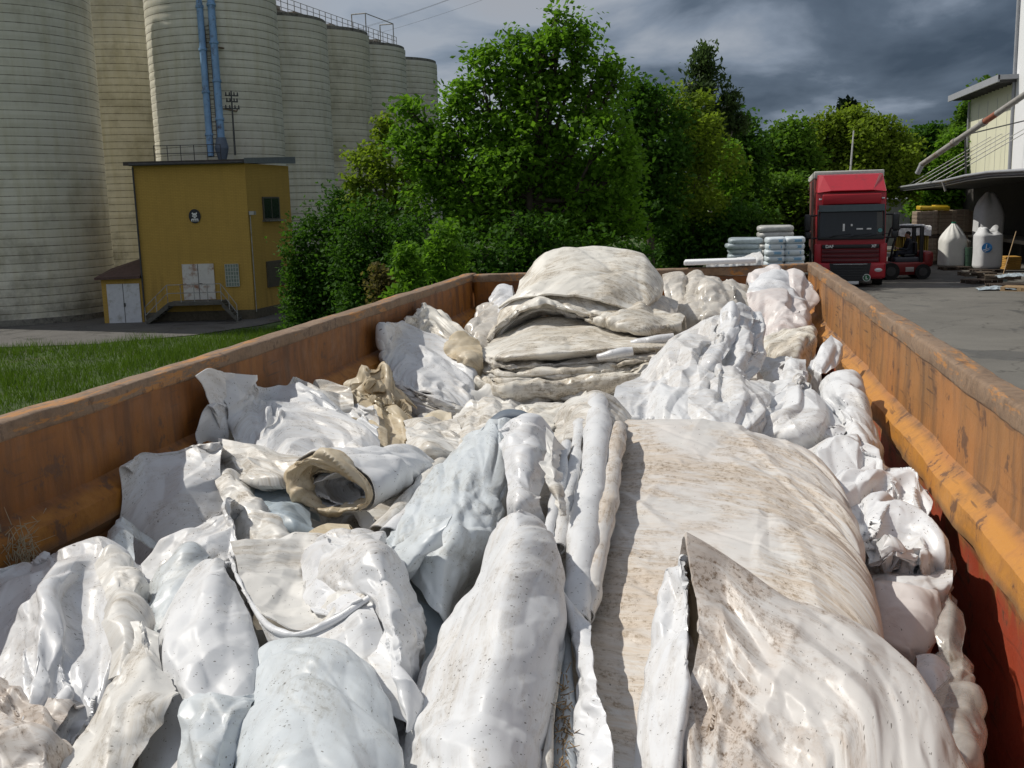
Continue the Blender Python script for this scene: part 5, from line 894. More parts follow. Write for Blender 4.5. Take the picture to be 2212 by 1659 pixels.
# --- front right bundle with a slit
S('plastic_sheet', 'front right bundle smeared brown, sloping down from a sharp peak to the lower right corner', [[(1472, 1166, 1.93), (1562, 1211, 1.93), (1702, 1287, 1.84), (1843, 1344, 1.75), (1956, 1440, 1.67), (2053, 1585, 1.52), (2106, 1700, 1.44)], [(1483, 1215, 1.86), (1560, 1270, 1.83), (1672, 1340, 1.74), (1792, 1420, 1.64), (1892, 1520, 1.52), (1982, 1640, 1.41), (2032, 1740, 1.34)], [(1503, 1290, 1.79), (1560, 1350, 1.74), (1640, 1430, 1.65), (1730, 1510, 1.55), (1812, 1600, 1.45), (1892, 1700, 1.37), (1932, 1780, 1.32)], [(1512, 1370, 1.72), (1550, 1440, 1.66), (1600, 1520, 1.57), (1660, 1600, 1.48), (1730, 1690, 1.39), (1790, 1760, 1.34), (1820, 1820, 1.3)], [(1500, 1440, 1.66), (1525, 1510, 1.6), (1550, 1590, 1.51), (1590, 1670, 1.43), (1640, 1740, 1.36), (1690, 1800, 1.32), (1700, 1850, 1.28)], [(1466, 1530, 1.58), (1474, 1600, 1.5), (1486, 1670, 1.43), (1506, 1740, 1.37), (1540, 1790, 1.33), (1580, 1830, 1.3), (1600, 1870, 1.26)]], M_PNK, tuck='tb', eu=.03, ev=.035, amp=.014, lam=.22, thick=.01, dep=.2, res=.013, fold=1.2, fb=0.2, fd=45, fl=1.4, fac=(0.2, 0.03), fr=0.3, fa=2.0)
S('plastic_sheet', 'white upright fold left of the slit in the front right bundle', [[(1434, 1234, 1.97), (1452, 1222, 1.94), (1476, 1202, 1.92), (1484, 1225, 2.0)], [(1424, 1290, 1.89), (1455, 1288, 1.85), (1490, 1290, 1.83), (1494, 1310, 1.93)], [(1402, 1380, 1.79), (1445, 1383, 1.73), (1492, 1378, 1.71), (1494, 1400, 1.82)], [(1382, 1480, 1.69), (1430, 1488, 1.62), (1488, 1476, 1.59), (1488, 1500, 1.68)], [(1372, 1580, 1.58), (1420, 1588, 1.51), (1470, 1586, 1.48), (1476, 1600, 1.56)], [(1362, 1730, 1.44), (1410, 1725, 1.39), (1450, 1725, 1.37), (1460, 1740, 1.44)]], M_WG, tuck='lt', eu=.04, ev=.03, amp=.012, lam=.2, flip=True, fold=1.0, fb=1.5, fd=50, fac=(0.1, 0.018), fr=1.5, fa=2.5)
S('plastic_sheet', 'shaded tan lining down inside the slit of the front right bundle', [[(1474, 1232, 2.02), (1488, 1228, 2.0), (1504, 1236, 1.98)], [(1484, 1330, 1.90), (1497, 1330, 1.88), (1514, 1336, 1.86)], [(1484, 1440, 1.78), (1498, 1440, 1.76), (1516, 1450, 1.74)]], M_TAN, tuck='b', eu=.01, ev=.01, amp=.004, fold=.5, fac=(.08, .01))
# --- centre front bundle, torn strip
S('plastic_sheet', 'long rounded white bundle in the front centre pointing at the camera', [[(1065, 1165, 2.2), (1077, 1125, 2.17), (1116, 1087, 2.1), (1165, 1115, 2.14), (1180, 1165, 2.2)], [(1008, 1295, 2.02), (1022, 1240, 1.96), (1110, 1180, 1.86), (1198, 1213, 1.92), (1207, 1270, 2.0)], [(943, 1425, 1.83), (957, 1370, 1.77), (1080, 1310, 1.66), (1201, 1343, 1.73), (1208, 1400, 1.8)], [(888, 1545, 1.68), (904, 1490, 1.62), (1055, 1440, 1.51), (1193, 1473, 1.59), (1200, 1540, 1.66)], [(846, 1665, 1.55), (864, 1610, 1.49), (1030, 1570, 1.38), (1181, 1600, 1.46), (1188, 1660, 1.53)], [(816, 1800, 1.42), (834, 1740, 1.36), (1010, 1710, 1.26), (1168, 1730, 1.34), (1175, 1790, 1.4)]], M_W, tuck='t', eu=.012, ev=.012, amp=.009, lam=.22, thick=.01, res=.013, flip=True, fold=1.1, fd=45, fac=(0.2, 0.026), fr=1.4, fa=2.2, lin=0.1)
S('plastic_sheet', 'torn ragged-edged white strip standing up right of the front centre bundle', [[(1210, 1266, 1.97), (1217, 1268, 1.96), (1227, 1288, 1.95)], [(1221, 1315, 1.87), (1242, 1318, 1.84), (1265, 1338, 1.83)], [(1234, 1390, 1.76), (1250, 1388, 1.72), (1267, 1390, 1.70)], [(1246, 1475, 1.65), (1258, 1470, 1.61), (1276, 1472, 1.59)], [(1243, 1575, 1.54), (1270, 1570, 1.50), (1301, 1568, 1.48)], [(1238, 1710, 1.41), (1275, 1705, 1.37), (1328, 1705, 1.35)]], M_WG, tuck='l', eu=.03, ev=.03, amp=.007, lam=.1, ragged=.03, res=.010, flip=True, fac=(0.06, 0.012))
roll('plastic_sheet', 'thin creased fold pressed against the front centre bundle', [(1213, 1290, 1.94, 10), (1206, 1380, 1.76, 12), (1198, 1480, 1.61, 13), (1186, 1600, 1.47, 15), (1176, 1720, 1.36, 17)], M_WD, amp=.008, eu=.05, ev=.06, lam=.1)
roll('plastic_sheet', 'smooth narrow fold between the creased fold and the torn strip', [(1226, 1325, 1.90, 15), (1224, 1430, 1.72, 20), (1220, 1540, 1.575, 24), (1212, 1700, 1.41, 30)], M_BLU, amp=.006)
# --- hood-shaped sheet
b5 = thing('plastic_sheet', 'hood-shaped speckled white sheet with a scooped hollow and curled lip, front left', 'plastic sheet', atY(720, 1330, 1.9), 0)
S('scoop', '', [[(497, 1182, 2.15), (560, 1172, 2.2), (640, 1160, 2.25), (715, 1162, 2.25)], [(515, 1240, 2.02), (590, 1235, 2.09), (660, 1228, 2.13), (725, 1230, 2.12)], [(545, 1300, 1.9), (610, 1308, 1.96), (680, 1300, 1.99), (742, 1285, 1.96)], [(572, 1342, 1.815), (632, 1363, 1.79), (715, 1335, 1.81), (790, 1288, 1.83)]], M_WD, tuck='', eu=.03, ev=.03, amp=.012, lam=.15, parent=b5)
roll('lip', '', [(492, 1190, 2.13, 8), (512, 1245, 2.0, 8), (545, 1308, 1.88, 8), (580, 1350, 1.80, 9), (634, 1368, 1.765, 9), (715, 1340, 1.79, 9), (795, 1288, 1.81, 8)], M_WG, amp=.003, parent=b5)
S('skirt', '', [[(565, 1340, 1.84), (632, 1370, 1.78), (715, 1344, 1.80), (800, 1295, 1.82)], [(580, 1385, 1.8), (640, 1400, 1.75), (730, 1380, 1.76), (820, 1340, 1.78)], [(590, 1450, 1.72), (655, 1465, 1.68), (745, 1450, 1.68), (840, 1420, 1.7)], [(610, 1560, 1.6), (680, 1580, 1.57), (780, 1570, 1.57), (870, 1545, 1.58)]], M_W, tuck='b', eu=.015, ev=.02, amp=.008, lam=.2, parent=b5)
S('hood', '', [[(683, 1195, 2.2), (692, 1165, 2.2), (722, 1148, 2.17), (772, 1143, 2.15), (815, 1162, 2.18), (832, 1190, 2.26)], [(694, 1235, 2.08), (705, 1210, 2.06), (745, 1193, 1.99), (802, 1183, 1.96), (857, 1213, 2.0), (872, 1250, 2.1)], [(700, 1280, 2.0), (720, 1265, 1.97), (768, 1255, 1.88), (832, 1248, 1.83), (887, 1283, 1.88), (899, 1330, 2.0)], [(740, 1300, 1.94), (755, 1297, 1.9), (795, 1300, 1.80), (848, 1318, 1.74), (895, 1358, 1.78), (905, 1400, 1.9)], [(785, 1325, 1.88), (798, 1340, 1.83), (822, 1368, 1.72), (862, 1398, 1.65), (899, 1428, 1.7), (907, 1470, 1.8)], [(810, 1420, 1.75), (822, 1436, 1.7), (840, 1460, 1.63), (872, 1488, 1.58), (902, 1510, 1.62), (908, 1550, 1.7)], [(830, 1520, 1.62), (842, 1535, 1.58), (855, 1550, 1.54), (882, 1570, 1.5), (902, 1580, 1.53), (908, 1620, 1.6)]], M_W, tuck='t', eu=.04, ev=.02, amp=.014, lam=.14, parent=b5)
S('hood_lining', '', [[(655, 1215, 2.16), (680, 1185, 2.14), (715, 1170, 2.12)], [(650, 1265, 2.04), (690, 1245, 2.0), (735, 1225, 1.98)], [(662, 1305, 1.95), (705, 1295, 1.9), (755, 1272, 1.88)], [(690, 1335, 1.86), (730, 1328, 1.82), (785, 1295, 1.8)]], M_WG, tuck='', eu=.14, ev=.1, amp=.02, lam=.12, parent=b5)
S('plastic_sheet', 'rounded pale blue white mound in the front, below the hood-shaped sheet', [[(540, 1465, 1.7), (588, 1390, 1.72), (650, 1365, 1.71), (732, 1392, 1.66), (808, 1462, 1.6)], [(513, 1530, 1.6), (570, 1470, 1.56), (640, 1440, 1.54), (740, 1460, 1.51), (832, 1530, 1.52)], [(498, 1620, 1.5), (550, 1570, 1.44), (640, 1540, 1.41), (750, 1555, 1.40), (853, 1600, 1.43)], [(488, 1730, 1.4), (540, 1680, 1.33), (630, 1650, 1.28), (750, 1660, 1.28), (858, 1690, 1.33)], [(488, 1830, 1.35), (540, 1780, 1.27), (630, 1760, 1.2), (750, 1770, 1.2), (858, 1790, 1.26)]], M_BLU, tuck='tlr', eu=.012, ev=.012, amp=.009, lam=.22, res=.013, flip=True, fold=1.1, fd=40, fac=(0.2, 0.026), fr=1.4, lin=0.1)
S('plastic_sheet', 'cone-shaped speckled white sheet in the front left', [[(438, 1232, 2.1), (449, 1217, 2.05), (466, 1204, 2.02), (486, 1215, 2.05), (494, 1238, 2.1)], [(393, 1305, 1.98), (405, 1285, 1.92), (460, 1272, 1.84), (522, 1290, 1.89), (538, 1322, 1.98)], [(342, 1395, 1.82), (355, 1375, 1.76), (440, 1358, 1.68), (552, 1375, 1.74), (578, 1402, 1.82)], [(328, 1482, 1.7), (340, 1465, 1.65), (430, 1455, 1.56), (547, 1465, 1.61), (582, 1482, 1.7)], [(308, 1582, 1.58), (325, 1565, 1.54), (420, 1555, 1.45), (527, 1560, 1.49), (562, 1582, 1.58)], [(278, 1725, 1.44), (300, 1700, 1.4), (400, 1690, 1.32), (507, 1690, 1.36), (542, 1712, 1.44)]], M_W, tuck='t', eu=.02, ev=.02, amp=.012, lam=.2, res=.013, flip=True, fold=1.1, fb=1.3, fd=45, fac=(0.16, 0.026), fr=1.4, fa=2.2)
S('plastic_sheet', 'pale blue crumpled skirt in front of the cone-shaped sheet', [[(405, 1500, 1.54), (450, 1480, 1.50), (505, 1490, 1.50), (560, 1500, 1.54)], [(385, 1560, 1.45), (440, 1550, 1.41), (495, 1545, 1.41), (530, 1555, 1.45)], [(365, 1700, 1.34), (420, 1690, 1.3), (470, 1690, 1.3), (515, 1700, 1.33)]], M_BLU, eu=.03, ev=.03, amp=.014, lam=.16)
S('plastic_sheet', 'pale blue pointed sheet behind the cone-shaped one', [[(392, 1198, 2.13), (412, 1186, 2.11), (444, 1208, 2.12)], [(346, 1255, 2.05), (390, 1243, 2.0), (440, 1260, 2.0)], [(303, 1330, 1.93), (355, 1318, 1.87), (420, 1330, 1.87)], [(268, 1420, 1.8), (330, 1410, 1.75), (400, 1410, 1.75)]], M_BLU, eu=.02, ev=.02, amp=.01, flip=True)
# --- far left front
S('plastic_sheet', 'glossy white sheet bag at the lower left edge with a long shining fold', [[(-90, 1240, 2.1), (40, 1200, 2.1), (135, 1167, 2.12), (217, 1156, 2.12), (277, 1195, 2.08), (300, 1270, 2.02)], [(-100, 1320, 1.92), (20, 1290, 1.90), (105, 1258, 1.85), (185, 1252, 1.92), (262, 1280, 1.87), (317, 1340, 1.85)], [(-110, 1410, 1.75), (10, 1390, 1.72), (82, 1370, 1.68), (165, 1372, 1.76), (242, 1380, 1.7), (312, 1410, 1.72)], [(-120, 1500, 1.62), (0, 1490, 1.58), (68, 1480, 1.54), (145, 1472, 1.63), (212, 1480, 1.6), (262, 1510, 1.62)], [(-120, 1620, 1.5), (0, 1610, 1.46), (55, 1600, 1.43), (115, 1600, 1.51), (160, 1610, 1.48), (200, 1640, 1.5)], [(-120, 1740, 1.4), (0, 1740, 1.36), (50, 1740, 1.34), (110, 1740, 1.4), (160, 1740, 1.38), (185, 1760, 1.4)]], M_WG, tuck='tr', eu=.035, ev=.015, amp=.012, lam=.2, res=.013, flip=True, fold=1.0, fb=1.5, fd=40, fl=1.5, pleat=(5, 0.016), fac=(0.15, 0.042), fr=1.5, fa=2.6)
S('plastic_sheet', 'folded back flap on the right side of the glossy bag at the left edge', [[(205, 1212, 2.04), (245, 1185, 2.07), (290, 1200, 2.06)], [(222, 1290, 1.84), (262, 1275, 1.83), (312, 1290, 1.86)], [(238, 1380, 1.68), (272, 1370, 1.67), (312, 1385, 1.7)], [(240, 1470, 1.59), (262, 1465, 1.58), (290, 1470, 1.6)]], M_WD, tuck='r', eu=.02, ev=.02, amp=.008)
S('plastic_sheet', 'ragged stiff white piece standing up in the lower left', [[(246, 1346, 1.70), (270, 1338, 1.70), (296, 1336, 1.69), (330, 1368, 1.68)], [(280, 1392, 1.66), (300, 1395, 1.64), (320, 1400, 1.63), (344, 1425, 1.62)], [(258, 1450, 1.60), (290, 1460, 1.56), (325, 1465, 1.53), (360, 1480, 1.54)], [(203, 1530, 1.51), (250, 1530, 1.47), (310, 1525, 1.45), (374, 1518, 1.48)], [(163, 1600, 1.43), (210, 1605, 1.39), (270, 1600, 1.38), (320, 1590, 1.41)], [(108, 1700, 1.34), (150, 1705, 1.31), (200, 1705, 1.30), (255, 1695, 1.32)]], M_WD, tuck='b', eu=.03, ev=.02, amp=.012, lam=.14, ragged=.03, res=.012, flip=True, fold=1.2, fb=1.3, fd=60, fac=(0.1, 0.022), fr=1.4, fa=2)
S('plastic_sheet', 'muddy crumpled white scraps in the lower left corner', [[(-60, 1480, 1.6), (40, 1490, 1.57), (110, 1500, 1.56), (168, 1515, 1.56)], [(-60, 1530, 1.5), (40, 1545, 1.45), (90, 1560, 1.44), (128, 1572, 1.46)], [(-60, 1600, 1.42), (40, 1620, 1.36), (100, 1610, 1.36), (140, 1625, 1.40)], [(-60, 1720, 1.32), (40, 1730, 1.27), (100, 1730, 1.27), (150, 1740, 1.31)]], M_PNK, eu=.07, ev=.09, amp=.025, lam=.14, res=.012, fold=1.4, fd=90, fac=(0.08, 0.035))
# --- right side by the wall
S('plastic_sheet', 'shiny angular crumpled sheet beside the right wall, right of the big smooth bundle', [[(1804, 1038, 3.135), (1860, 1018, 3.190), (1913, 1007, 3.245), (1946, 1018, 3.212), (1992, 1075, 3.080)], [(1818, 1085, 2.915), (1870, 1080, 2.838), (1917, 1078, 2.860), (1962, 1093, 2.838), (2014, 1110, 2.882)], [(1838, 1140, 2.717), (1880, 1145, 2.640), (1932, 1150, 2.596), (1982, 1150, 2.618), (2024, 1150, 2.695)], [(1860, 1185, 2.607), (1900, 1190, 2.508), (1945, 1192, 2.475), (1990, 1197, 2.475), (2024, 1207, 2.552)]], M_WG, eu=.10, ev=.05, amp=.03, lam=.2, it=70, fold=1.5, fd=50, fw=1.4, fac=(0.11, 0.07), fa=1.3, lin=0.8)
S('plastic_sheet', 'greyish sheet layer under the angular crumpled sheet at the right wall', [[(1862, 1188, 2.691), (1930, 1188, 2.668), (2000, 1183, 2.668), (2038, 1172, 2.691)], [(1872, 1228, 2.552), (1930, 1228, 2.506), (1992, 1228, 2.506), (2048, 1232, 2.552)], [(1882, 1285, 2.436), (1940, 1280, 2.378), (1995, 1275, 2.378), (2052, 1278, 2.436)]], M_W, eu=.06, ev=.04, amp=.02)
S('plastic_sheet', 'boxy folded sheet with rosy shaded front at the right wall', [[(1868, 1196, 2.688), (1920, 1205, 2.676), (1965, 1214, 2.640), (2028, 1254, 2.592)], [(1878, 1240, 2.520), (1925, 1240, 2.496), (1972, 1248, 2.472), (2031, 1270, 2.472)], [(1895, 1279, 2.388), (1930, 1277, 2.376), (1976, 1283, 2.364), (2029, 1288, 2.376)], [(1897, 1320, 2.352), (1930, 1325, 2.328), (1976, 1330, 2.316), (2022, 1337, 2.340)], [(1900, 1385, 2.280), (1930, 1395, 2.256), (1970, 1408, 2.244), (2002, 1410, 2.268)]], M_PINK, tuck='tblr', eu=.015, ev=.02, amp=.008, lam=.2, fac=(0.12, 0.03), lin=0.8)
S('film_bundle', 'clear shiny film bag low down by the right wall in the lower right', [[(1993, 1440, 2.227), (2030, 1410, 2.239), (2080, 1405, 2.239), (2117, 1440, 2.227)], [(2003, 1490, 2.088), (2040, 1480, 2.030), (2085, 1480, 2.030), (2120, 1500, 2.065)], [(2018, 1550, 1.949), (2050, 1550, 1.891), (2090, 1555, 1.891), (2117, 1570, 1.949)], [(2046, 1650, 1.786), (2070, 1655, 1.728), (2095, 1655, 1.728), (2112, 1665, 1.786)]], M_CLR2, tuck='tblr', eu=.08, ev=.05, amp=.02, lam=.12)
S('plastic_sheet', 'small white scrap beside the clear film bag at the lower right', [[(1985, 1432, 2.200), (2015, 1425, 2.200), (2042, 1452, 2.178)], [(1990, 1470, 2.090), (2018, 1466, 2.068), (2046, 1474, 2.090)], [(2010, 1540, 1.958), (2030, 1540, 1.936), (2048, 1545, 1.958)]], M_WG, eu=.06, ev=.05, amp=.015)
S('film_bundle', 'dull clear film strip between the boxy folded sheet and the right wall', [[(2022, 1200, 2.690), (2042, 1195, 2.690), (2056, 1225, 2.668)], [(2030, 1290, 2.440), (2052, 1290, 2.417), (2066, 1320, 2.417)], [(2020, 1370, 2.280), (2050, 1380, 2.246), (2076, 1400, 2.257)], [(2020, 1440, 2.189), (2050, 1440, 2.166), (2076, 1450, 2.189)]], M_CLR2, eu=.08, ev=.05, amp=.015, lam=.1)
# --- foam board on the far rim, husk tuft on the left wall, mud straw
P = [atY(x, y, YF + .03) for x, y in ((1478, 566), (1632, 566))]
mb = MB(); c = (P[0] + P[1]) / 2; d = P[1] - P[0]; mb.rbox((c[0], YF + .03, RIM + .068), (np.linalg.norm(d), .20, .032), .008, rz=-.01, ry=-.02)
tag(mb.build('foam_board', mat('white_foam', (.78, .79, .80), .7, var=.03, bump=.2), world=True), 'long flat white foam board lying across the far container rim', 'board')
rs = random.Random(9); mb = MB(); c = atX(38, 1195, XL + .05)
for i in range(160):
    a = Vector(c) + Vector((rs.uniform(-.01, .03), rs.gauss(0, .025), rs.gauss(0, .04))); dr_ = Vector((rs.uniform(-.1, .5), rs.gauss(0, .5), rs.gauss(-.3, .6))).normalized()
    mb.cyl(a, a + dr_ * rs.uniform(.02, .05), .0012, .0004, n=4, cap=False)
tag(mb.build('straw_tuft', mat('pale_straw', (.42, .36, .25), .8, var=.3), world=True), 'small fuzzy straw tuft stuck to the left container wall', 'straw')
mb = MB()
for i in range(110):
    f = rs.random(); py = 1450 + 240 * f; px = 1222 - 6 * f + rs.gauss(0, 7 + 6 * f); a = Vector(atY(px, py, 1.70 - .27 * f - .03)); dr_ = Vector((rs.gauss(0, .35), rs.gauss(-.9, .4), rs.gauss(.3, .3))).normalized()
    mb.cyl(a, a + dr_ * rs.uniform(.012, .035), .0012, .0006, n=4, cap=False)
tag(mb.build('straw_tuft', mat('brown_straw', (.24, .16, .08), .85, var=.4), world=True), 'brown muddy straw caught in the groove beside the torn strip', 'straw')

# ------------------------------------------------------------------ lorry
m_red = mat('red_lorry_paint', (.36, .010, .022), .42, var=.06, coat=.1, dirt=(.10, .02, .02), dirt_amt=.2)
m_redd = mat('red_panel', (.36, .004, .014), .5, var=.02)
m_blk = mat('black_plastic', (.012, .013, .016), .5, var=.2); m_rub = mat('tyre_rubber', (.016, .016, .016), .85, var=.3)
m_chr = mat('bright_metal', (.55, .56, .58), .25, .8, var=.05); m_lens = mat('lamp_glass', (.6, .62, .64), .15, .1, var=.1)
m_wht = mat('white_letters', (.72, .72, .72), .5, var=.02); m_tarp = mat('brown_red_curtain', (.17, .035, .03), .55, var=.15, vs=1.5)
m_greyt = mat('grey_tarp', (.50, .50, .47), .7, var=.1); m_scr = mat('windscreen_glass', (.012, .016, .02), .12, var=.1, spec=.4)
def text(body, size, loc, rot, m, name, parent, depth=.008):
    cu = bpy.data.curves.new(name, 'FONT'); cu.body = body; cu.size = size; cu.extrude = depth; cu.align_x = 'CENTER'; cu.align_y = 'CENTER'; cu.offset = .004
    o = bpy.data.objects.new(name + '_tmp', cu); col.objects.link(o); dg = bpy.context.evaluated_depsgraph_get(); me = bpy.data.meshes.new_from_object(o.evaluated_get(dg))
    bpy.data.objects.remove(o); bpy.data.curves.remove(cu); me.materials.clear(); me.materials.append(m); me.name = name
    r = link(name, me, parent); r.location = loc; r.rotation_euler = rot; return r
TD = 39.6
tp = atY(1840, 431, TD); k = TD / FPX
lorry = thing('lorry', 'red lorry with grey roofed curtain trailer, facing the camera, blank red sign above its windscreen', 'lorry', (tp[0], TD, 0), radians(-4.2))
body = MB()
body.prism([(0.02, .55), (0.02, 1.72), (.12, 3.0), (.22, 3.42), (2.1, 3.42), (2.1, .55)], -1.19, 1.19, 'x')
cab = body.build('cab', m_red, lorry)
dfl = MB()                                                           # roof deflector: sloped front, bevelled corners
dfl.add([(-1.2, .16, 3.44), (1.2, .16, 3.44), (1.14, 1.35, 4.10), (-1.14, 1.35, 4.10), (-1.22, 2.1, 3.44), (1.22, 2.1, 3.44), (1.16, 2.1, 4.12), (-1.16, 2.1, 4.12), (-.72, .03, 3.50), (.72, .03, 3.50), (.98, .95, 4.06), (-.98, .95, 4.06)],
        [(8, 9, 10, 11), (0, 8, 11, 3), (9, 1, 2, 10), (11, 10, 2, 3), (0, 1, 9, 8), (3, 2, 6, 7), (0, 3, 7, 4), (1, 5, 6, 2), (4, 7, 6, 5), (0, 4, 5, 1)])
dfl.build('roof_deflector', m_red, cab, bevel=.03)
MB().rbox((0, .03, 3.19), (2.02, .07, .36), .03).build('roof_sign', m_redd, cab)
for x in (-1.08, 1.08): MB().rbox((x, .07, 3.20), (.11, .05, .05), .015).build('marker_lamp', m_lens, cab)
MB().prism([(-.16, 2.76), (-.10, 2.99), (.10, 3.0), (.06, 2.74)], -1.13, 1.13, 'x').build('sun_visor', mat('smoked_visor', (.03, .045, .05), .15, var=.1), cab)
ws = MB(); ws.add([(-1.11, -.012, 1.86), (1.11, -.012, 1.86), (1.07, .085, 2.80), (-1.07, .085, 2.80), (-.9, -.05, 1.86), (.9, -.05, 1.86), (.88, .055, 2.80), (-.88, .055, 2.80)], [(4, 5, 6, 7), (0, 4, 7, 3), (5, 1, 2, 6)])
wsc = ws.build('windscreen', m_scr, cab)
wf = MB(); wf.rbox((0, -.03, 1.80), (2.3, .06, .12), .02); wf.rbox((-1.13, .03, 2.3), (.07, .06, 1.05), .02, rx=-.09); wf.rbox((1.13, .03, 2.3), (.07, .06, 1.05), .02, rx=-.09); wf.build('windscreen_frame', m_blk, wsc)
for x in (-.62, .1, .68):
    MB().cyl((x, -.075, 1.88), (x + .62, -.07, 1.95), .014, n=6).cyl((x - .12, -.085, 1.84), (x + .1, -.08, 1.9), .02, n=6).build('wiper', m_blk, wsc)
MB().rbox((-.25, -.03, 2.18), (.07, .01, .26), .003).rbox((.02, -.03, 2.26), (.06, .01, .08), .003).rbox((.30, -.045, 2.12), (.22, .01, .05), .003).rbox((.62, -.04, 2.12), (.16, .01, .05), .003).build('windscreen_papers', m_wht, wsc)
MB().cyl((1.0, -.05, 2.06), (1.0, -.035, 2.06), .075, n=16).build('round_sticker', mat('teal_sticker', (.10, .28, .28), .5), wsc)
gr = MB()
for i in range(4): gr.rbox((0, -.035, .98 + i * .165), (1.98, .07, .115), .02)
grl = gr.build('grille', mat('dark_red_grille', (.085, .006, .012), .4), cab)
MB().rbox((0, -.06, 1.50), (1.98, .10, .13), .02).build('badge_bar', m_blk, grl)
text('DAF', .15, (-.73, -.118, 1.50), (pi / 2, 0, 0), m_wht, 'lettering', grl); text('XF', .14, (.80, -.118, 1.50), (pi / 2, 0, 0), m_wht, 'lettering', grl)
for x in (-1.13, 1.13): MB().rbox((x, .02, 1.24), (.26, .12, .72), .04).build('corner_panel', m_red, cab)
bp = MB(); bp.rbox((0, .02, .62), (2.46, .30, .58), .08); bp.rbox((0, .05, .42), (2.3, .24, .22), .06); bum = bp.build('bumper', m_red, cab)
lg = MB(); lg.prism([(-.72, .90), (.72, .90), (.64, .38), (.48, .26), (-.48, .26), (-.64, .38)], -.19, -.11, 'y')
lgo = lg.build('lower_grille', m_blk, bum); st_ = MB(); st_.rbox((0, -.20, .86), (1.18, .02, .022), .006); st_.build('chrome_strip', m_chr, lgo)
sl2 = MB()
for i in range(5): sl2.rbox((0, -.195, .36 + i * .09), (1.2 - .04 * (4 - i), .02, .02), .005)
sl2.build('slats', mat('dark_grey_plastic', (.03, .032, .036), .5), lgo)
for s in (-1, 1):
    MB().sphere((s * .98, -.09, .64), .12, (1.5, .55, .75)).build('headlight', m_lens, bum)
    mr = MB(); mr.rbox((s * 1.52, -.06, 2.36), (.24, .15, .62), .06); mr.rbox((s * 1.50, -.06, 1.92), (.24, .15, .26), .06)
    mr.cyl((s * 1.18, .12, 2.62), (s * 1.5, -.02, 2.62), .03, n=8).cyl((s * 1.18, .12, 1.80), (s * 1.5, -.02, 1.80), .03, n=8); mr.build('mirror', m_blk, cab)
MB().cyl((.58, -.20, .37), (.58, -.185, .37), .135, n=24).build('round_sign', m_wht, bum)
MB().cyl((.58, -.206, .37), (.58, -.19, .37), .112, n=24).build('sign_face', mat('green_enamel', (.02, .12, .05), .5), bum)
text('L', .17, (.58, -.212, .37), (pi / 2, 0, 0), m_wht, 'lettering', bum, .004)
MB().rbox((.05, -.205, .19), (.52, .012, .11), .004).build('number_plate', m_wht, bum)
bx = MB(); bx.rbox((0, 9.2, 2.52), (2.52, 13.4, 2.95), .04); box_ = bx.build('cargo_curtain', m_tarp, lorry)
tr = MB(); tr.rbox((0, 9.2, 4.12), (2.56, 13.44, .28), .04); tro = tr.build('roof_tarp', m_greyt, box_)
hk = MB()
for i in range(10): hk.rbox((-1.0 + i * .222, 2.468, 4.02), (.06, .02, .07), .01)
hk.build('tarp_hook', m_blk, tro)
m_post = mat('pale_post', (.45, .42, .38), .6)
for y in (3.2, 6.2, 9.2, 12.2, 15): MB().rbox((-1.275, y, 2.5), (.02, .10, 2.8), .006).build('curtain_post', m_post, box_)
ch = MB(); ch.box((0, 8.5, .82), (.9, 14.6, .22)); ch.box((-1.1, 9, .75), (.06, 5.0, .5)); ch.box((1.1, 9, .75), (.06, 5.0, .5)); ch.build('chassis', m_dark, lorry)
for y in (1.35, 4.6, 11.2, 12.5, 13.8):
    for s in (-1, 1):
        w = MB().cyl((s * 1.22, y, .5), (s * .90, y, .5), .5, n=24).build('wheel', m_rub, lorry); MB().cyl((s * 1.235, y, .5), (s * 1.15, y, .5), .29, .24, n=16).build('rim', m_steel, w)

# ------------------------------------------------------------------ forklift and driver
FD = 43.6; fp = atZ(1948, 602, 0)
fk = thing('forklift', 'red forklift with black cab frame beside the red lorry, seen from its left side', 'forklift', (fp[0], fp[1], 0), radians(8))
m_fred = mat('forklift_red', (.22, .018, .018), .45, var=.15, dirt=(.05, .02, .02), dirt_amt=.3)
b = MB(); b.rbox((-.05, 0, .46), (1.75, 1.05, .46), .08); b.rbox((.05, 0, .30), (1.2, .95, .25), .05); fb = b.build('body', m_fred, fk)
MB().rbox((.02, 0, .76), (.95, .96, .22), .06).build('engine_cover', mat('grey_cover', (.05, .055, .07), .6), fk)
MB().rbox((.84, 0, .78), (.42, 1.06, .62), .12).build('counterweight', m_fred, fk)
MB().rbox((.12, -.532, .40), (.32, .02, .18), .008).build('number_board', mat('pale_board', (.40, .38, .36), .6), fb)
gd = MB()
for y in (-.46, .46):
    gd.tube([(-.62, y, .72), (-.55, y, 1.25), (-.36, y, 1.96), (-.28, y, 2.05)], .045, 8); gd.tube([(-.28, y, 2.05), (.55, y, 2.05)], .045, 8); gd.rbox((.56, y, 1.36), (.16, .10, 1.42), .03)
for x in np.linspace(-.28, .55, 6): gd.cyl((x, -.46, 2.05), (x, .46, 2.05), .03, n=6)
gd.build('overhead_guard', m_blk, fk)
ms = MB()
for y in (-.32, .32): ms.rbox((-.98, y, 1.22), (.13, .09, 2.25), .02); ms.rbox((-1.08, y, 1.10), (.10, .08, 1.9), .02)
for z in (.5, 1.2, 2.2): ms.box((-1.0, 0, z), (.10, .66, .10))
ms.cyl((-.95, 0, .3), (-.95, 0, 2.0), .05, n=8); ms.build('mast', m_blk, fk)
for y in (-.28, .28): MB().rbox((-1.7, y, .18), (1.15, .11, .05), .015).rbox((-1.14, y, .45), (.05, .11, .55), .015).build('fork', m_dark, fk)
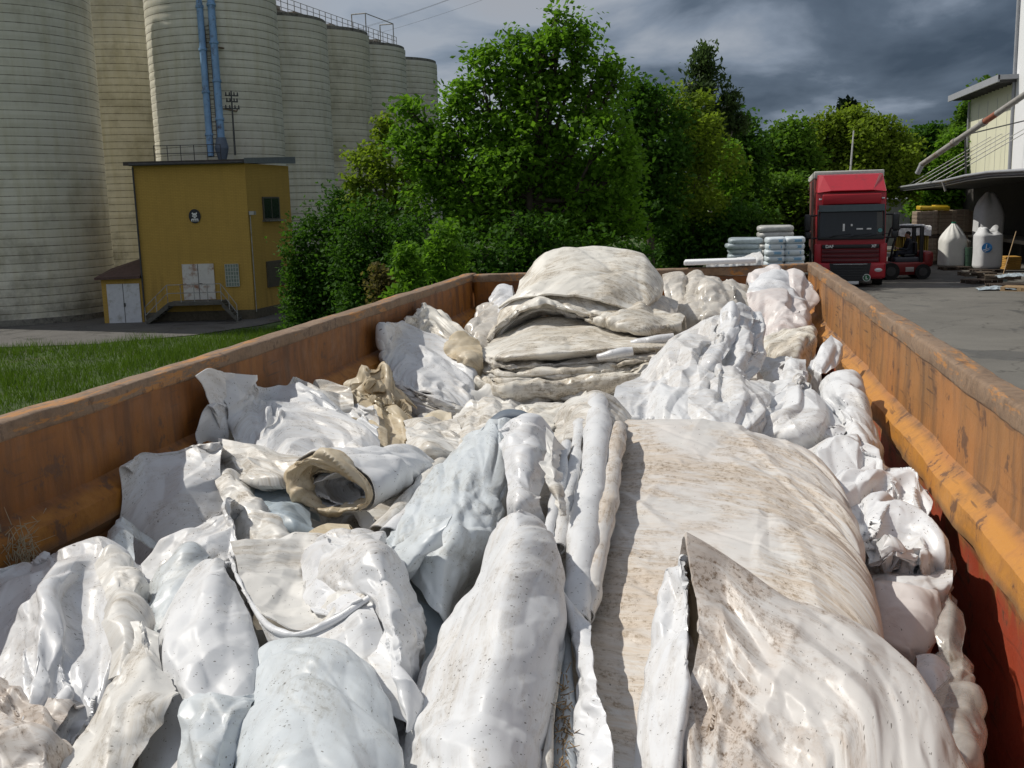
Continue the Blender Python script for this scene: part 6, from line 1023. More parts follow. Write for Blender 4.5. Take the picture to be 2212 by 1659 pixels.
for x, r in ((-.62, .34), (.62, .30)):
    for y in (-.50, .50):
        w = MB().cyl((x, y - .1, r), (x, y + .1, r), r, n=20).build('wheel', m_rub, fk); MB().cyl((x, y - .115, r), (x, y + .115, r), r * .55, n=14).build('rim', m_dark, w)
MB().rbox((.20, 0, .93), (.46, .5, .12), .05).rbox((.44, 0, 1.2), (.12, .48, .5), .05).build('seat', m_blk, fk)
sw = MB(); sw.tube([(-.30 + .04 * cos(t), .19 * cos(t), 1.18 + .17 * sin(t) * .55) for t in np.linspace(0, 2 * pi, 21)], .016, 6); sw.cyl((-.42, 0, .75), (-.30, 0, 1.18), .03, n=8); sw.build('steering_wheel', m_blk, fk)
MB().rbox((.52, -.46, 1.75), (.05, .06, .05), .01).build('tail_lamp', mat('amber_lamp', (.6, .12, .02), .4), fk)
MB().rbox((-.55, -.1, 1.12), (.5, .25, .03), .01, ry=-.1).build('clipboard', mat('yellow_board', (.45, .35, .05), .6), fk)
# the driver: one continuous body, grown from tapered limbs and fused by a voxel remesh
def limb(mb, pts): mb.tube([p[:3] for p in pts], [p[3] for p in pts], 10); [mb.sphere(p[:3], p[3] * .99, n=10, m=6) for p in pts]
dm = MB()
limb(dm, [(.24, 0, 1.02, .155), (.25, 0, 1.18, .15), (.22, 0, 1.38, .165), (.21, 0, 1.50, .13)]); limb(dm, [(.21, -.19, 1.48, .075), (.21, .19, 1.48, .075)])
limb(dm, [(.20, 0, 1.52, .065), (.18, 0, 1.63, .06)])
for s in (-1, 1):
    limb(dm, [(.20, s * .09, 1.02, .10), (-.20, s * .13, 1.04, .085), (-.26, s * .13, 1.0, .075), (-.36, s * .13, .72, .058), (-.40, s * .13, .60, .045)]); limb(dm, [(-.40, s * .13, .575, .045), (-.55, s * .14, .56, .038)])
    limb(dm, [(.21, s * .20, 1.46, .068), (.12, s * .25, 1.20, .055), (.06, s * .25, 1.16, .05), (-.20, s * .16, 1.20, .036)]); limb(dm, [(-.21, s * .16, 1.205, .034), (-.275, s * .155, 1.215, .036)])
    for f in range(4): limb(dm, [(-.275, s * (.155 + .018 * (f - 1.5)), 1.222 + .004 * f, .011), (-.312 - .003 * (1.5 - abs(f - 1.5)), s * (.155 + .018 * (f - 1.5)), 1.214, .010), (-.318, s * (.155 + .017 * (f - 1.5)), 1.188, .009)])
    limb(dm, [(-.245, s * .125, 1.21, .013), (-.28, s * .11, 1.195, .011)])
dm.sphere((.165, 0, 1.735), .10, (1.0, .80, 1.2)); dm.sphere((.085, 0, 1.70), .045, (.9, .9, 1.0)); dm.sphere((.062, 0, 1.73), .02, (1, .7, 1.3)); dm.sphere((.175, -.08, 1.725), .026, (.9, .4, 1.2)); dm.sphere((.175, .08, 1.725), .026, (.9, .4, 1.2))
def skin_mat():
    m, nt, out = new_mat('driver_clothes'); s = N(nt, 'ShaderNodeSeparateXYZ', i0=nt.nodes.new('ShaderNodeTexCoord').outputs['Object']).outputs
    head = mth(nt, 'GREATER_THAN', s[2], 1.60); hand = mth(nt, 'LESS_THAN', s[0], -.215); hand = mth(nt, 'MULTIPLY', hand, mth(nt, 'GREATER_THAN', s[2], 1.15))
    cc = mixc(nt, mth(nt, 'GREATER_THAN', s[2], 1.12), (.022, .026, .04), (.018, .022, .03)); cc = mixc(nt, mth(nt, 'MAXIMUM', head, hand), cc, (.34, .19, .13)); cc = mixc(nt, mth(nt, 'LESS_THAN', s[2], .60), cc, (.01, .01, .01))
    b = N(nt, 'ShaderNodeBsdfPrincipled', Roughness=.8); nt.links.new(cc, b.inputs[0]); nt.links.new(b.outputs[0], out.inputs[0]); return m
pr_ = dm.build('person', skin_mat(), fix=True); pr_.location = (fp[0], fp[1], 0); pr_.rotation_euler = (0, 0, radians(8))
r_ = pr_.modifiers.new('fuse', 'REMESH'); r_.mode = 'VOXEL'; r_.voxel_size = .009; r_.use_smooth_shade = True; s_ = pr_.modifiers.new('soft', 'SMOOTH'); s_.iterations = 3
tag(pr_, 'driver in dark work clothes sitting on the red forklift with hands on the wheel', 'person')
hr_ = MB().sphere((.185, 0, 1.775), .105, (1.0, .84, .95)).build('hair', mat('dark_hair', (.02, .015, .012), .8), pr_)

# ------------------------------------------------------------------ warehouse on the right
BX_ = 15.2
m_cream = mat('cream_cladding', (.70, .69, .52), .6, var=.03, vs=1, dirt=(.5, .5, .4), dirt_amt=.1); m_whw = mat('white_cladding', (.78, .79, .80), .6, var=.02)
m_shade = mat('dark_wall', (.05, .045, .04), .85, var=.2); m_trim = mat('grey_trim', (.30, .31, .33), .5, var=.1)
def YX(px, X): d = ray(px, 420); return d[1] / d[0] * X
yA = YX(2088, BX_); yB = YX(2189, BX_); zt = float(atX(2088, 246, BX_)[2]); zt2 = float(atX(2188, 203, BX_)[2])
zc = 4.0
wh = thing('warehouse', 'cream and white clad warehouse with a long grey canopy at the right edge', 'building', (BX_, (yA + yB) / 2, 0))
MB().box((BX_ + 6, (yA + yB) / 2, (zt + 0.9) / 2), (12, yA - yB, zt + .9 - 0.02)).build('cream_wall', m_cream, wh, True)
sm = MB()
for i in range(1, 5): y = yB + (yA - yB) * i / 5; sm.box((BX_ - .004, y, (zt + zc) / 2 + .3), (.012, .025, zt - zc))
sm.build('cladding_joint', m_trim, wh, True)
MB().box((BX_ + 4.5, (yA + yB) / 2 + .2, zt + .95), (11.2, yA - yB + 1.2, .22)).box((BX_ - 1.08, (yA + yB) / 2 + .2, zt + .9), (.10, yA - yB + 1.2, .34)).build('roof', m_trim, wh, True)
for i in range(14): y = yB + (yA - yB) * i / 13; MB().box((BX_ - .5, y, zt + .78), (1.0, .10, .14)).build('rafter', m_dark, wh, True)
MB().box((BX_ + 6.0, (yB + 8) / 2, 8), (12.3, yB - 8, 16)).build('white_wall', m_whw, wh, True)
MB().cyl((BX_ - .22, yB + .12, 4.2), (BX_ - .22, yB + .12, 16), .09, n=10).build('downpipe', m_trim, wh, True)
MB().cyl((BX_ - .12, yA - .1, 4.2), (BX_ - .12, yA - .1, zt + .6), .07, n=8).build('downpipe', m_trim, wh, True)
dk = MB(); dk.box((BX_ - .18, (8 + yA) / 2, 2.0), (.05, yA - 8, 4.0)); dk.build('dock_wall', m_shade, wh, True)
rs2 = random.Random(3)
for i in range(6):
    y = 24 + i * 5.6; dgo = MB().box((BX_ - .24, y, 2.55), (.06, 3.6, 2.8)).build('dock_gate', mat('gate_grey_%d' % 0, (.08, .08, .075), .7, var=.1) if i == 0 else dgm, wh, True); dgm = dgo.data.materials[0]
dock = MB(); dock.box((BX_ - .75, (8 + yA) / 2, 1.06), (1.5, yA - 8, .16)); dock.build('dock_platform', mat('dock_concrete', (.24, .22, .18), .9, var=.2), wh, True)
for y in np.arange(12, yA, 4.5): MB().box((BX_ - .5, y, .49), (.7, .4, .98)).build('dock_pier', m_shade, wh, True)
# canopy
cn = MB(); cpts = []
ys = [10, 30, YX(2212, 10.9), YX(2140, 10.9), YX(2087, 10.9), YX(2040, 10.9), YX(1990, 10.9), YX(1941, 10.9)]; pys = [None, None, 369, 373, 381, 392, 399, 406]; pxs = [0, 0, 2212, 2140, 2087, 2040, 1990, 1941]
for y, py, px in zip(ys, pys, pxs):
    z = float(atX(px, py, 10.9)[2]) if py else 4.05
    cpts.append((y, z))
V = []; Fs = []
for y, z in cpts: V += [(10.9, y, z - .20), (10.9, y, z), (BX_ - .02, y, z + .35 - .015 * (y - 30)), (BX_ - .02, y, z + .10)]
for i in range(len(cpts) - 1):
    a = 4 * i
    for j in range(4): Fs.append((a + j, a + (j + 1) % 4, a + 4 + (j + 1) % 4, a + 4 + j))
Fs += [(0, 1, 2, 3), tuple(4 * (len(cpts) - 1) + j for j in (3, 2, 1, 0))]
cn.add(V, Fs); cnp = cn.build('canopy', mat('canopy_grey', (.12, .12, .115), .7, var=.15), wh, True)
fs_ = MB()
for i in range(len(cpts) - 1):
    (ya, za), (yb, zb) = cpts[i], cpts[i + 1]
    fs_.add([(10.86, ya, za - .12), (10.86, yb, zb - .12), (10.86, yb, zb + .05), (10.86, ya, za + .05), (10.895, ya, za - .12), (10.895, yb, zb - .12), (10.895, yb, zb + .05), (10.895, ya, za + .05)], [(0, 1, 2, 3), (7, 6, 5, 4), (0, 4, 5, 1), (2, 6, 7, 3)])
fs_.tube([(10.80, y, z + .02) for y, z in cpts], .06, 8); fs_.cyl((10.8, cpts[5][0], cpts[5][1]), (10.95, cpts[5][0], cpts[5][1] - .45), .06, n=8); fs_.build('gutter', m_trim, cnp, True)
rod = MB()
for i, f in enumerate((.0, .16, .33, .5, .66)):
    y = cpts[-1][0] - 1.0 - f * 14; z = np.interp(y, [c[0] for c in cpts], [c[1] for c in cpts]); rod.cyl((11.1, y, z + .05), (BX_ - .02, y - 1.5, z + 2.6), .022, n=6)
rod.build('tie_rod', m_steel, cnp, True)
# grain chute
P1 = atY(1990, 356, 55.0); P2 = atY(2226, 196, 47.0)
cp = thing('grain_chute', 'long grey sloping chute pipe with a rusty middle section hanging off the warehouse', 'pipe', P1)
D_ = P2 - P1
MB().cyl(P1, P1 + D_ * .62, .13, n=14).cyl(P1 + D_ * .72, P2, .13, n=14).cyl(P1 + D_ * .33, P1 + D_ * .36, .17, n=14).cyl(P1 + D_ * .60, P1 + D_ * .63, .165, n=14).build('pipe', mat('grey_pipe', (.30, .29, .27), .6, var=.2, dirt=(.2, .14, .1), dirt_amt=.4), cp, True)
MB().cyl(P1 + D_ * .61, P1 + D_ * .73, .133, n=14).build('rusty_section', mat('rust_red', (.26, .09, .05), .8, var=.3), cp, True)
MB().cyl(P1 + D_ * .01, P1 + np.array([-.15, .1, -.42]), .13, .12, n=12).build('spout', m_trim, cp, True)
Q = P1 + D_ * .45; MB().cyl(Q, (Q[0] + .1, Q[1], zc + .1), .04, n=6).cyl(Q, (BX_, Q[1] + 1.2, Q[2] + .8), .03, n=6).build('strut', m_dark, cp, True)

# ------------------------------------------------------------------ goods under the canopy
m_pal = mat('grey_pallet_wood', (.15, .115, .08), .85, var=.3, dirt=(.07, .05, .04), dirt_amt=.5); m_paln = mat('fresh_pallet_wood', (.42, .29, .16), .8, var=.2); m_pald = mat('dark_pallet_wood', (.075, .055, .042), .9, var=.3)
def pallet(lab, loc, rz, m, grp='wooden pallets in the yard'):
    t = thing('pallet', lab, 'pallet', loc, rz, grp)
    d = MB(); [d.box((0, -.36 + .18 * i, .132), (1.2, .10, .024)) for i in range(5)]; d.build('deck_boards', m, t)
    s = MB(); [s.box((x, y, .075), (.14, .10, .09)) for x in (-.52, 0, .52) for y in (-.36, 0, .36)]; s.build('blocks', m, t)
    s = MB(); [s.box((0, y, .014), (1.2, .10, .024)) for y in (-.36, 0, .36)]; s.build('runner', m, t); return t
for px, py, z, rz, m, lab in ((2120, 612, 0, .3, m_pald, 'dark pallet flat on the asphalt, lowest and nearest in the loose heap'), (2150, 605, 0, -.1, m_pald, 'dark pallet flat on the asphalt at the back of the loose heap'), (2175, 622, 0, .12, m_pald, 'dark pallet at the right front of the loose heap'),
                          (2110, 604, .15, .15, m_pal, 'greyish pallet lying on top of the loose heap, left one'), (2165, 611, .15, -.2, m_pal, 'greyish pallet lying on top of the loose heap, right one'), (2208, 628, 0, -.5, m_paln, 'fresh light wood pallet at the right edge of the photo'),
                          (2062, 583, 0, .1, m_pald, 'dark pallet under the tied white bulk bag'), (2132, 589, 0, .1, m_pald, 'dark pallet under the bulk bag with the blue disc')):
    p = atZ(px, py, 0); pallet(lab, (p[0], p[1], z), rz, m)
m_bag = mat('woven_white_bag', (.70, .70, .66), .7, var=.06, vs=3, bump=.5, bs=7); m_bagg = mat('woven_greywhite_bag', (.62, .63, .64), .7, var=.06, bump=.4, bs=7)
def bulk_bag(name, lab, px, py, h, w, m, tie=True, open_=False, z0=.15, grp='white bulk bags'):
    p = atZ(px, py, 0); t = thing(name, lab, 'bulk bag', (p[0], p[1], z0), .2, grp); n, k = 48, 40; V = []
    for j in range(k):
        f = j / (k - 1.0)
        for i in range(n):
            a = 2 * pi * i / n; sq = 1 / max(abs(cos(a)) ** 5 + abs(sin(a)) ** 5, .01) ** .2
            if tie:
                r = 1.04 if f < .60 else 1.04 - .93 * ((f - .60) / .40) ** 1.5; bl = 1 if f < .55 else max(0, 1 - (f - .55) / .25); pl = (1 - bl) * .13 * sin(a * 11 + 2 * sin(f * 7)) * (1.2 - f)
                zz = h * f
            else:
                g_ = max(0, (f - .86) / .14) if z0 < 1 else max(0, (f - .5) / .5); r = 1.02 - .10 * (1 - min(1, f / .06)) - (.32 * g_ if z0 < 1 else .85 * g_ ** 2.4); bl = .85 * (1 - g_); pl = g_ * .14 * sin(a * 5 + 1)
                zz = h * f + (g_ * .13 * sin(a * 2 + .9) + g_ * .05 * sin(a * 5)) * (1 if z0 < 1 else .3)
            rr = w / 2 * r * (sq * bl * .88 + (1 - bl * .88)) * (1 + .012 * sin(f * 9 + a * 3)) + w / 2 * pl
            V.append((rr * cos(a), rr * sin(a), zz))
    ix = np.arange(n * k).reshape(k, n); q = np.stack([ix[:-1], np.roll(ix, -1, 1)[:-1], np.roll(ix, -1, 1)[1:], ix[1:]], -1).reshape(-1, 4)
    me = np_mesh('sack', V, q, None, True, (m,)); bm = bmesh.new(); bm.from_mesh(me); bmesh.ops.holes_fill(bm, edges=[e for e in bm.edges if e.is_boundary], sides=0); bm.to_mesh(me); bm.free(); link('sack', me, t)
    return t
bg1 = bulk_bag('bulk_bag', 'tall white bulk bag gathered to a green tie at its top, on a dark pallet', 2056, 580, 1.86, 1.02, m_bag)
MB().cyl((0, 0, 1.78), (0, 0, 1.90), .07, .10, n=10).build('green_tie', mat('green_strap', (.02, .28, .16), .6), bg1)
bg2 = bulk_bag('bulk_bag', 'greyish white bulk bag printed with a blue disc, crumpled open top', 2131, 587, 1.62, 1.0, m_bagg, tie=False)
nd = (CAM - np.array(bg2.location)); az = atan2(nd[1], nd[0]) - .2 - .05; sq_ = 1 / (abs(cos(az)) ** 5 + abs(sin(az)) ** 5) ** .2; dr0 = .5 * 1.03 * (sq_ * .75 + .25) + .012
c = Vector((cos(az) * dr0, sin(az) * dr0, .88)); R_ = Euler((pi / 2, 0, az + pi / 2)).to_matrix()
em = MB(); em.add([c + R_ @ Vector((.2 * cos(t), .2 * sin(t), k_ * .012)) for k_ in (0, 1) for t in np.linspace(0, 2 * pi, 28, endpoint=False)], [tuple(range(27, -1, -1)), tuple(range(28, 56))] + [(i, (i + 1) % 28, 28 + (i + 1) % 28, 28 + i) for i in range(28)])
dsc = em.build('printed_disc', mat('blue_print', (.02, .19, .48), .6, var=.05), bg2)
sw_ = MB()
for pts in ([(-.03, .15), (.0, .16), (-.01, -.02), (-.05, -.03)], [(-.15, -.08), (-.12, -.11), (.16, .02), (.12, .0)], [(-.10, -.14), (-.07, -.16), (.10, -.07), (.08, -.06)]):
    sw_.add([c + R_ @ Vector((x, y, .016 + .004 * k_)) for k_ in (0, 1) for x, y in pts], [(3, 2, 1, 0), (4, 5, 6, 7), (0, 1, 5, 4), (1, 2, 6, 5), (2, 3, 7, 6), (3, 0, 4, 7)])
sw_.build('white_swoosh', m_wht, dsc)
bg3 = bulk_bag('bulk_bag', 'tall rounded white bag behind the blue disc bag, half in shadow', 2127, 575, 2.15, 1.16, m_bagg, tie=False, z0=1.14); bg3.location.x += .6; bg3.location.y += 2.2
# block pallets: grey-brown fuel brick loads
m_blk1 = mat('brown_block_load', (.27, .21, .155), .85, var=.2, vs=14, bump=.4, bs=22); m_blk2 = mat('strap', (.3, .26, .18), .6)
def load(lab, px, py, zb, w, d, h, rz=.0, m=m_blk1, dY=0):
    p = atZ(px, py, 0); t = thing('stacked_load', lab, 'pallet load', (p[0], p[1] + dY, zb), rz, 'strapped brown block loads'); b = MB()
    nz = 6
    for i in range(nz): b.rbox((0, 0, .16 + (h - .16) * (i + .5) / nz), (w - .012 * (i % 2), d - .012 * (i % 2), (h - .16) / nz - .01), .012)
    b.build('blocks', m, t); s = MB(); s.box((0, 0, .07), (w, d, .12)); s.build('pallet', m_pald, t); s = MB()
    for x in (-w * .3, w * .3): s.box((x, 0, h / 2 + .08), (.035, d + .02, h - .14))
    s.build('strap', m_blk2, t); return t
for px, py, zb, lab, dY in ((1993, 571, 0, 'brown block load, bottom left of the four beside the forklift', 0), (2034, 569, 0, 'brown block load, bottom right of the four beside the forklift', 0), (1993, 571, 1.26, 'brown block load, upper left of the four, under the yellow lid', 0), (2034, 569, 1.26, 'brown block load, upper right of the four beside the forklift', 0)):
    load(lab, px, py, zb, .93, 1.1, 1.24, .02, dY=dY)
for px, py, zb, lab, dY in ((2078, 566, .0, 'lower dark block load in the canopy shade behind the tied bag', 2), (2078, 566, 1.26, 'upper dark block load in the canopy shade behind the tied bag', 2), (2118, 564, 1.14, 'dark block load on the dock behind the blue disc bag', 4)):
    load(lab, px, py, zb, 1.1, 1.1, 1.24, .02, dY=dY)
p = atZ(1993, 571, 0); mb = MB(); mb.rbox((0, 0, .13), (1.35, .95, .20), .05); mb.rbox((.3, 0, .25), (.6, .8, .06), .025); mb.rbox((-.05, -.48, .12), (1.0, .03, .07), .01)  # moulded yellow lid resting on the stacked loads
o = mb.build('moulded_lid', mat('yellow_plastic', (.52, .36, .02), .4, var=.08)); o.location = (p[0] + .35, p[1], 2.50); o.rotation_euler = (0, .05, 0); tag(o, 'yellow moulded plastic lid lying on top of the brown block loads', 'lid')
p = atZ(1948, 590, 0); t = thing('bundled_stakes', 'bundle of upright yellow stakes under a white film cap behind the forklift', 'stakes', (p[0] + .3, 46.5, 0)); mb = MB()
for i in range(16): mb.box((-.62 + i * .083, rs2.uniform(-.1, .1), .95), (.035, .5, 1.75 + rs2.uniform(-.05, .05)))
mb.build('stakes', mat('yellow_wood', (.50, .36, .06), .7, var=.15), t)
gcap = np.array([[(-.68, .5, 1.60), (-.3, .55, 1.66), (.3, .55, 1.63), (.7, .5, 1.6)], [(-.70, .2, 1.98), (-.3, .2, 2.06), (.3, .2, 2.0), (.72, .2, 1.95)], [(-.70, -.3, 1.98), (-.3, -.3, 2.02), (.3, -.3, 2.05), (.72, -.3, 1.96)], [(-.68, -.42, 1.62), (-.3, -.42, 1.56), (.3, -.42, 1.62), (.7, -.42, 1.58)]]) + np.array([p[0] + .3, 46.5, 0])
sheet('film_cap', '', gcap, M_W, tuck='', eu=.05, ev=.05, amp=.04, lam=.3, res=.04, parent=t)
# sacks on pallets beyond the far rim
m_sack = mat('pale_blue_sack', (.60, .66, .70), .45, var=.05, bump=.3, bs=9); m_sackg = mat('grey_clear_sack', (.45, .45, .43), .35, var=.15, bump=.5, bs=12); m_sackb = mat('greyblue_sack', (.36, .42, .45), .35, var=.2, bump=.5, bs=14); m_print = mat('blue_sack_print', (.20, .38, .56), .5, var=.1)
def sack_mesh(w, d, h, seed):
    n, k = 28, 9; V = []; r = random.Random(seed)
    for j in range(k):
        f = j / (k - 1.0); pr = (1 - abs(2 * f - 1) ** 2.6) ** .5
        for i in range(n):
            a = 2 * pi * i / n; sq = 1 / (abs(cos(a)) ** 6 + abs(sin(a)) ** 6) ** (1 / 6.0); rr = sq * (.80 + .20 * pr) * (1 + .02 * sin(3 * a + seed))
            V.append((w / 2 * rr * cos(a), d / 2 * rr * sin(a), h * (f - .5) * (1 + .06 * sin(2 * a + seed) * f)))
    ix = np.arange(n * k).reshape(k, n); q = np.stack([ix[:-1], np.roll(ix, -1, 1)[:-1], np.roll(ix, -1, 1)[1:], ix[1:]], -1).reshape(-1, 4)
    return V, q.tolist() + [list(range(n - 1, -1, -1)), [n * (k - 1) + i for i in range(n)]]
def sack_pallet(px, Y, layers, cols, w, d, h, m, lab0, grp, prnt=True, z0=.15, rz=0.0, plab='pallet', jit=.02):
    c0 = atY(px, 560, Y); pallet(plab, (c0[0], Y, 0), rz, m_pald)
    meshes = []
    for sd_ in range(3):
        mb = MB(); V, Fs = sack_mesh(w, d, h, sd_); mb.add(V, Fs, True); o = mb.build('sack', m); meshes.append(o)
    for o in meshes: o.name = 'sack_proto'
    pm = MB(); pm.rbox((0, -d * .487, 0), (w * .62, .02, h * .42), .006); pmo = pm.build('print', m_print); out = []
    for j in range(layers):
        for i in range(cols):
            r = random.Random(j * 7 + i + int(px)); o = meshes[(i + j) % 3].copy(); col.objects.link(o); o.name = 'filled_sack'
            o.location = (c0[0] + (i - (cols - 1) / 2) * (w * .97) + r.uniform(-jit, jit), Y + r.uniform(-jit, jit), z0 + h * .90 * (j + .5)); o.rotation_euler = (r.uniform(-.015, .015), r.uniform(-.02, .02), rz + r.uniform(-.03, .03))
            pos = ['top', 'second', 'third', 'fourth', 'fifth', 'sixth', 'seventh', 'eighth', 'ninth', 'tenth', 'eleventh', 'twelfth'][layers - 1 - j]; cpos = {1: '', 2: (', left', ', right')[i % 2], 3: (', left', ', middle', ', right')[i % 3]}[cols]
            tag(o, f'{lab0}, {pos} layer from the top{cpos}', 'sack', grp)
            if prnt: q_ = pmo.copy(); col.objects.link(q_); q_.parent = o
            out.append(o)
    for o in meshes + [pmo]: bpy.data.objects.remove(o)
    return out
sack_pallet(1694, 32.5, 11, 2, .60, .95, .20, m_sack, 'pale blue printed sack beside the lorry', 'pale blue sacks on the pallet by the lorry', plab='pallet carrying the pale blue sacks left of the lorry')
sack_pallet(1673, 35.0, 12, 1, 1.15, 1.1, .21, m_sackg, 'grey sack in the tall single stack', 'grey sacks in the tall stack', False, plab='pallet carrying the tall grey sack stack')
sack_pallet(1606, 33.5, 12, 1, 1.05, 1.0, .18, m_sackb, 'grey blue sack in the leaning stack', 'grey blue sacks in the leaning stack', False, plab='pallet carrying the leaning grey blue sacks', jit=.05)
# loose film covering the low stack in front
c0 = atY(1582, 556, 31.0)
sheet('plastic_sheet', 'white film spread over goods just beyond the far container rim', np.array([[(-.85, .8, 1.15), (0, .8, 1.3), (.85, .8, 1.35)], [(-.8, .2, 1.38), (0, .1, 1.42), (.8, .1, 1.62)], [(-.75, -.5, 1.36), (0, -.5, 1.38), (.85, -.5, 1.45)], [(-.75, -.7, .9), (0, -.7, .9), (.85, -.7, .9)]]) + np.array([c0[0], 31.0, .16]), M_W, tuck='', eu=.06, ev=.05, amp=.06, lam=.4, res=.05)
# pallets at the back, dark stack with a yellow edge
for k in range(5):
    p = atY(1674, 500, 43.0); pallet('dark pallet in the stack behind the grey sacks, ' + ('lowest', 'second from the bottom', 'middle', 'second from the top', 'topmost')[k], (p[0], 43.0, 1.45 + k * .15), .05, m_pald if k != 3 else m_pal, 'dark pallets stacked behind the sacks')
p = atY(1674, 500, 43.0); t = thing('crate', 'dark timber crate under the stacked pallets behind the grey sacks', 'crate', (p[0], 43.0, 0)); MB().rbox((0, 0, .72), (1.2, .9, 1.44), .02).build('box', m_pald, t); mb = MB(); [mb.box((0, -.46, .2 + i * .25), (1.2, .02, .16)) for i in range(5)]; mb.build('slat', m_pal, t)
# broom, yellow boards, rolls
a = atY(2166, 578, 41.5); b2 = atY(2195, 500, 42.6); br = thing('broom', 'long handled broom leaning beside the blue disc bag', 'broom', (a[0], a[1], 0)); MB().cyl((a[0], a[1], .14), b2, .018, n=8).build('handle', m_paln, br, True); MB().rbox((a[0], a[1], .10), (.34, .09, .09), .02).rbox((a[0], a[1], .035), (.36, .12, .07), .01).build('head', mat('blue_bristle', (.25, .33, .36), .8), br, True)
p = atZ(2163, 585, 0)
for k in range(7):
    mb = MB(); mb.rbox((0, 0, 0), (.62, .9, .075), .012); o = mb.build('board', mat('orange_wood', (.46, .25, .05), .7, var=.15) if k == 0 else bm0); bm0 = o.data.materials[0]; o.location = (p[0] + .55, p[1] + .8, .05 + .08 * k); o.rotation_euler = (0, 0, .04 * (k % 3)); tag(o, 'orange board in the low stack right of the blue disc bag, ' + ('lowest', 'second lowest', 'third lowest', 'middle', 'third from the top', 'second from the top', 'topmost')[k], 'board', 'orange boards in a low stack')
p = atZ(2090, 578, 0); t = thing('wrapped_roll', 'silvery wrapped roll standing between the two bulk bags', 'roll', (p[0], p[1] + .6, 0)); MB().cyl((0, 0, .1), (0, 0, 1.15), .24, n=20).cyl((0, 0, 1.15), (0, 0, 1.25), .2, .1, n=20).build('roll', mat('silver_wrap', (.45, .44, .42), .25, .3, var=.3, vs=9), t)
p = atZ(2104, 583, 0); t = thing('drum', 'slim dark green drum between the silvery roll and the blue disc bag', 'drum', (p[0] - .1, p[1] + .5, 0)); MB().cyl((0, 0, 0), (0, 0, .95), .2, n=20).cyl((0, 0, .3), (0, 0, .33), .21, n=20).cyl((0, 0, .62), (0, 0, .65), .21, n=20).build('barrel', mat('green_drum', (.03, .07, .045), .5), t)
for k, (px, py, lab) in enumerate(((2190, 617, 'pale blue film scrap lying on the heaped pallets'), (2150, 627, 'flat bluish film scrap on the asphalt in front of the heaped pallets'))):
    c0 = atZ(px, py, 0); zz = .32 if k == 0 else .03
    sheet('plastic_sheet', lab, np.array([[(-.6, .3, 0), (0, .35, .08), (.6, .3, .02)], [(-.6, 0, .05), (0, 0, .12), (.6, 0, .05)], [(-.6, -.3, 0), (0, -.3, .04), (.6, -.3, 0)]]) + np.array([c0[0], c0[1], zz]), M_BLU2, tuck='', eu=.08, ev=.08, amp=.05, lam=.3, res=.05)
# white pole and grey shed behind the lorry
p = atY(1836, 380, 62.0); q = atY(1844, 282, 62.0)
t = thing('mast_pole', 'thin white pole rising behind the lorry against the big round tree', 'pole', (p[0], p[1], 0)); MB().cyl((p[0], p[1], 0), p, .06, n=8).cyl(p, q, .055, .035, n=8).build('mast', mat('white_pole', (.62, .62, .6), .6, var=.05), t, True)
p = atY(1938, 455, 72.0); t = thing('grey_shed', 'grey corrugated shed end behind the forklift', 'shed', (p[0], 72.0, 0), .15); mb = MB(); mb.box((0, 1, 1.5), (1.7, 2.0, 3.0)); [mb.box((-.8 + .1 * i, -.01, 1.5), (.05, .04, 3.0)) for i in range(17)]; mb.build('wall', mat('grey_corrugated', (.33, .34, .34), .6, var=.25, vs=2), t)
MB().box((0, .9, 3.06), (1.9, 2.3, .12), rx=.06).build('roof', m_trim, t)

# ------------------------------------------------------------------ trees and shrubs
def leaf_mat(name, c1, c2, trans=.48):
    m, nt, out = new_mat(name); oc = nt.nodes.new('ShaderNodeTexCoord').outputs['Object']; rnd = N(nt, 'ShaderNodeAttribute', _attribute_name='leafrnd').outputs['Fac']
    n1 = N(nt, 'ShaderNodeTexNoise', Vector=oc, Scale=.9, Detail=3.0).outputs[0]
    f = mth(nt, 'ADD', mth(nt, 'MULTIPLY', rnd, .6), mth(nt, 'MULTIPLY', rng(nt, n1, .35, .65), .4)); cc = mixc(nt, f, c1, c2)
    d = N(nt, 'ShaderNodeBsdfPrincipled', Roughness=.62); nt.links.new(cc, d.inputs['Base Color']); d.inputs['Specular IOR Level'].default_value = .12
    t = N(nt, 'ShaderNodeBsdfTranslucent'); nt.links.new(mixc(nt, .5, cc, (c2[0] * 1.4, c2[1] * 1.5, c2[2] * .8)), t.inputs[0])
    mx = N(nt, 'ShaderNodeMixShader', i0=trans); nt.links.new(d.outputs[0], mx.inputs[1]); nt.links.new(t.outputs[0], mx.inputs[2]); nt.links.new(mx.outputs[0], out.inputs[0]); return m
m_bark = mat('bark', (.075, .06, .045), .9, var=.35, vs=8, bump=.5); m_birch = mat('birch_bark', (.38, .37, .34), .8, var=.3, vs=5, dirt=(.05, .05, .05), dirt_amt=.4)
L_MAP = leaf_mat('maple_leaves', (.064, .150, .014), (.145, .285, .024)); L_YEL = leaf_mat('yellowgreen_leaves', (.105, .17, .018), (.21, .29, .03))
L_DRK = leaf_mat('dark_leaves', (.026, .078, .011), (.066, .150, .016), .42); L_MID = leaf_mat('mid_leaves', (.054, .122, .014), (.115, .215, .024)); L_BIR = leaf_mat('birch_leaves', (.035, .065, .025), (.065, .105, .035))
L_RED = leaf_mat('reddish_leaves', (.09, .08, .03), (.14, .12, .04)); L_SPR = leaf_mat('spruce_needles', (.012, .026, .014), (.02, .038, .018), .1)
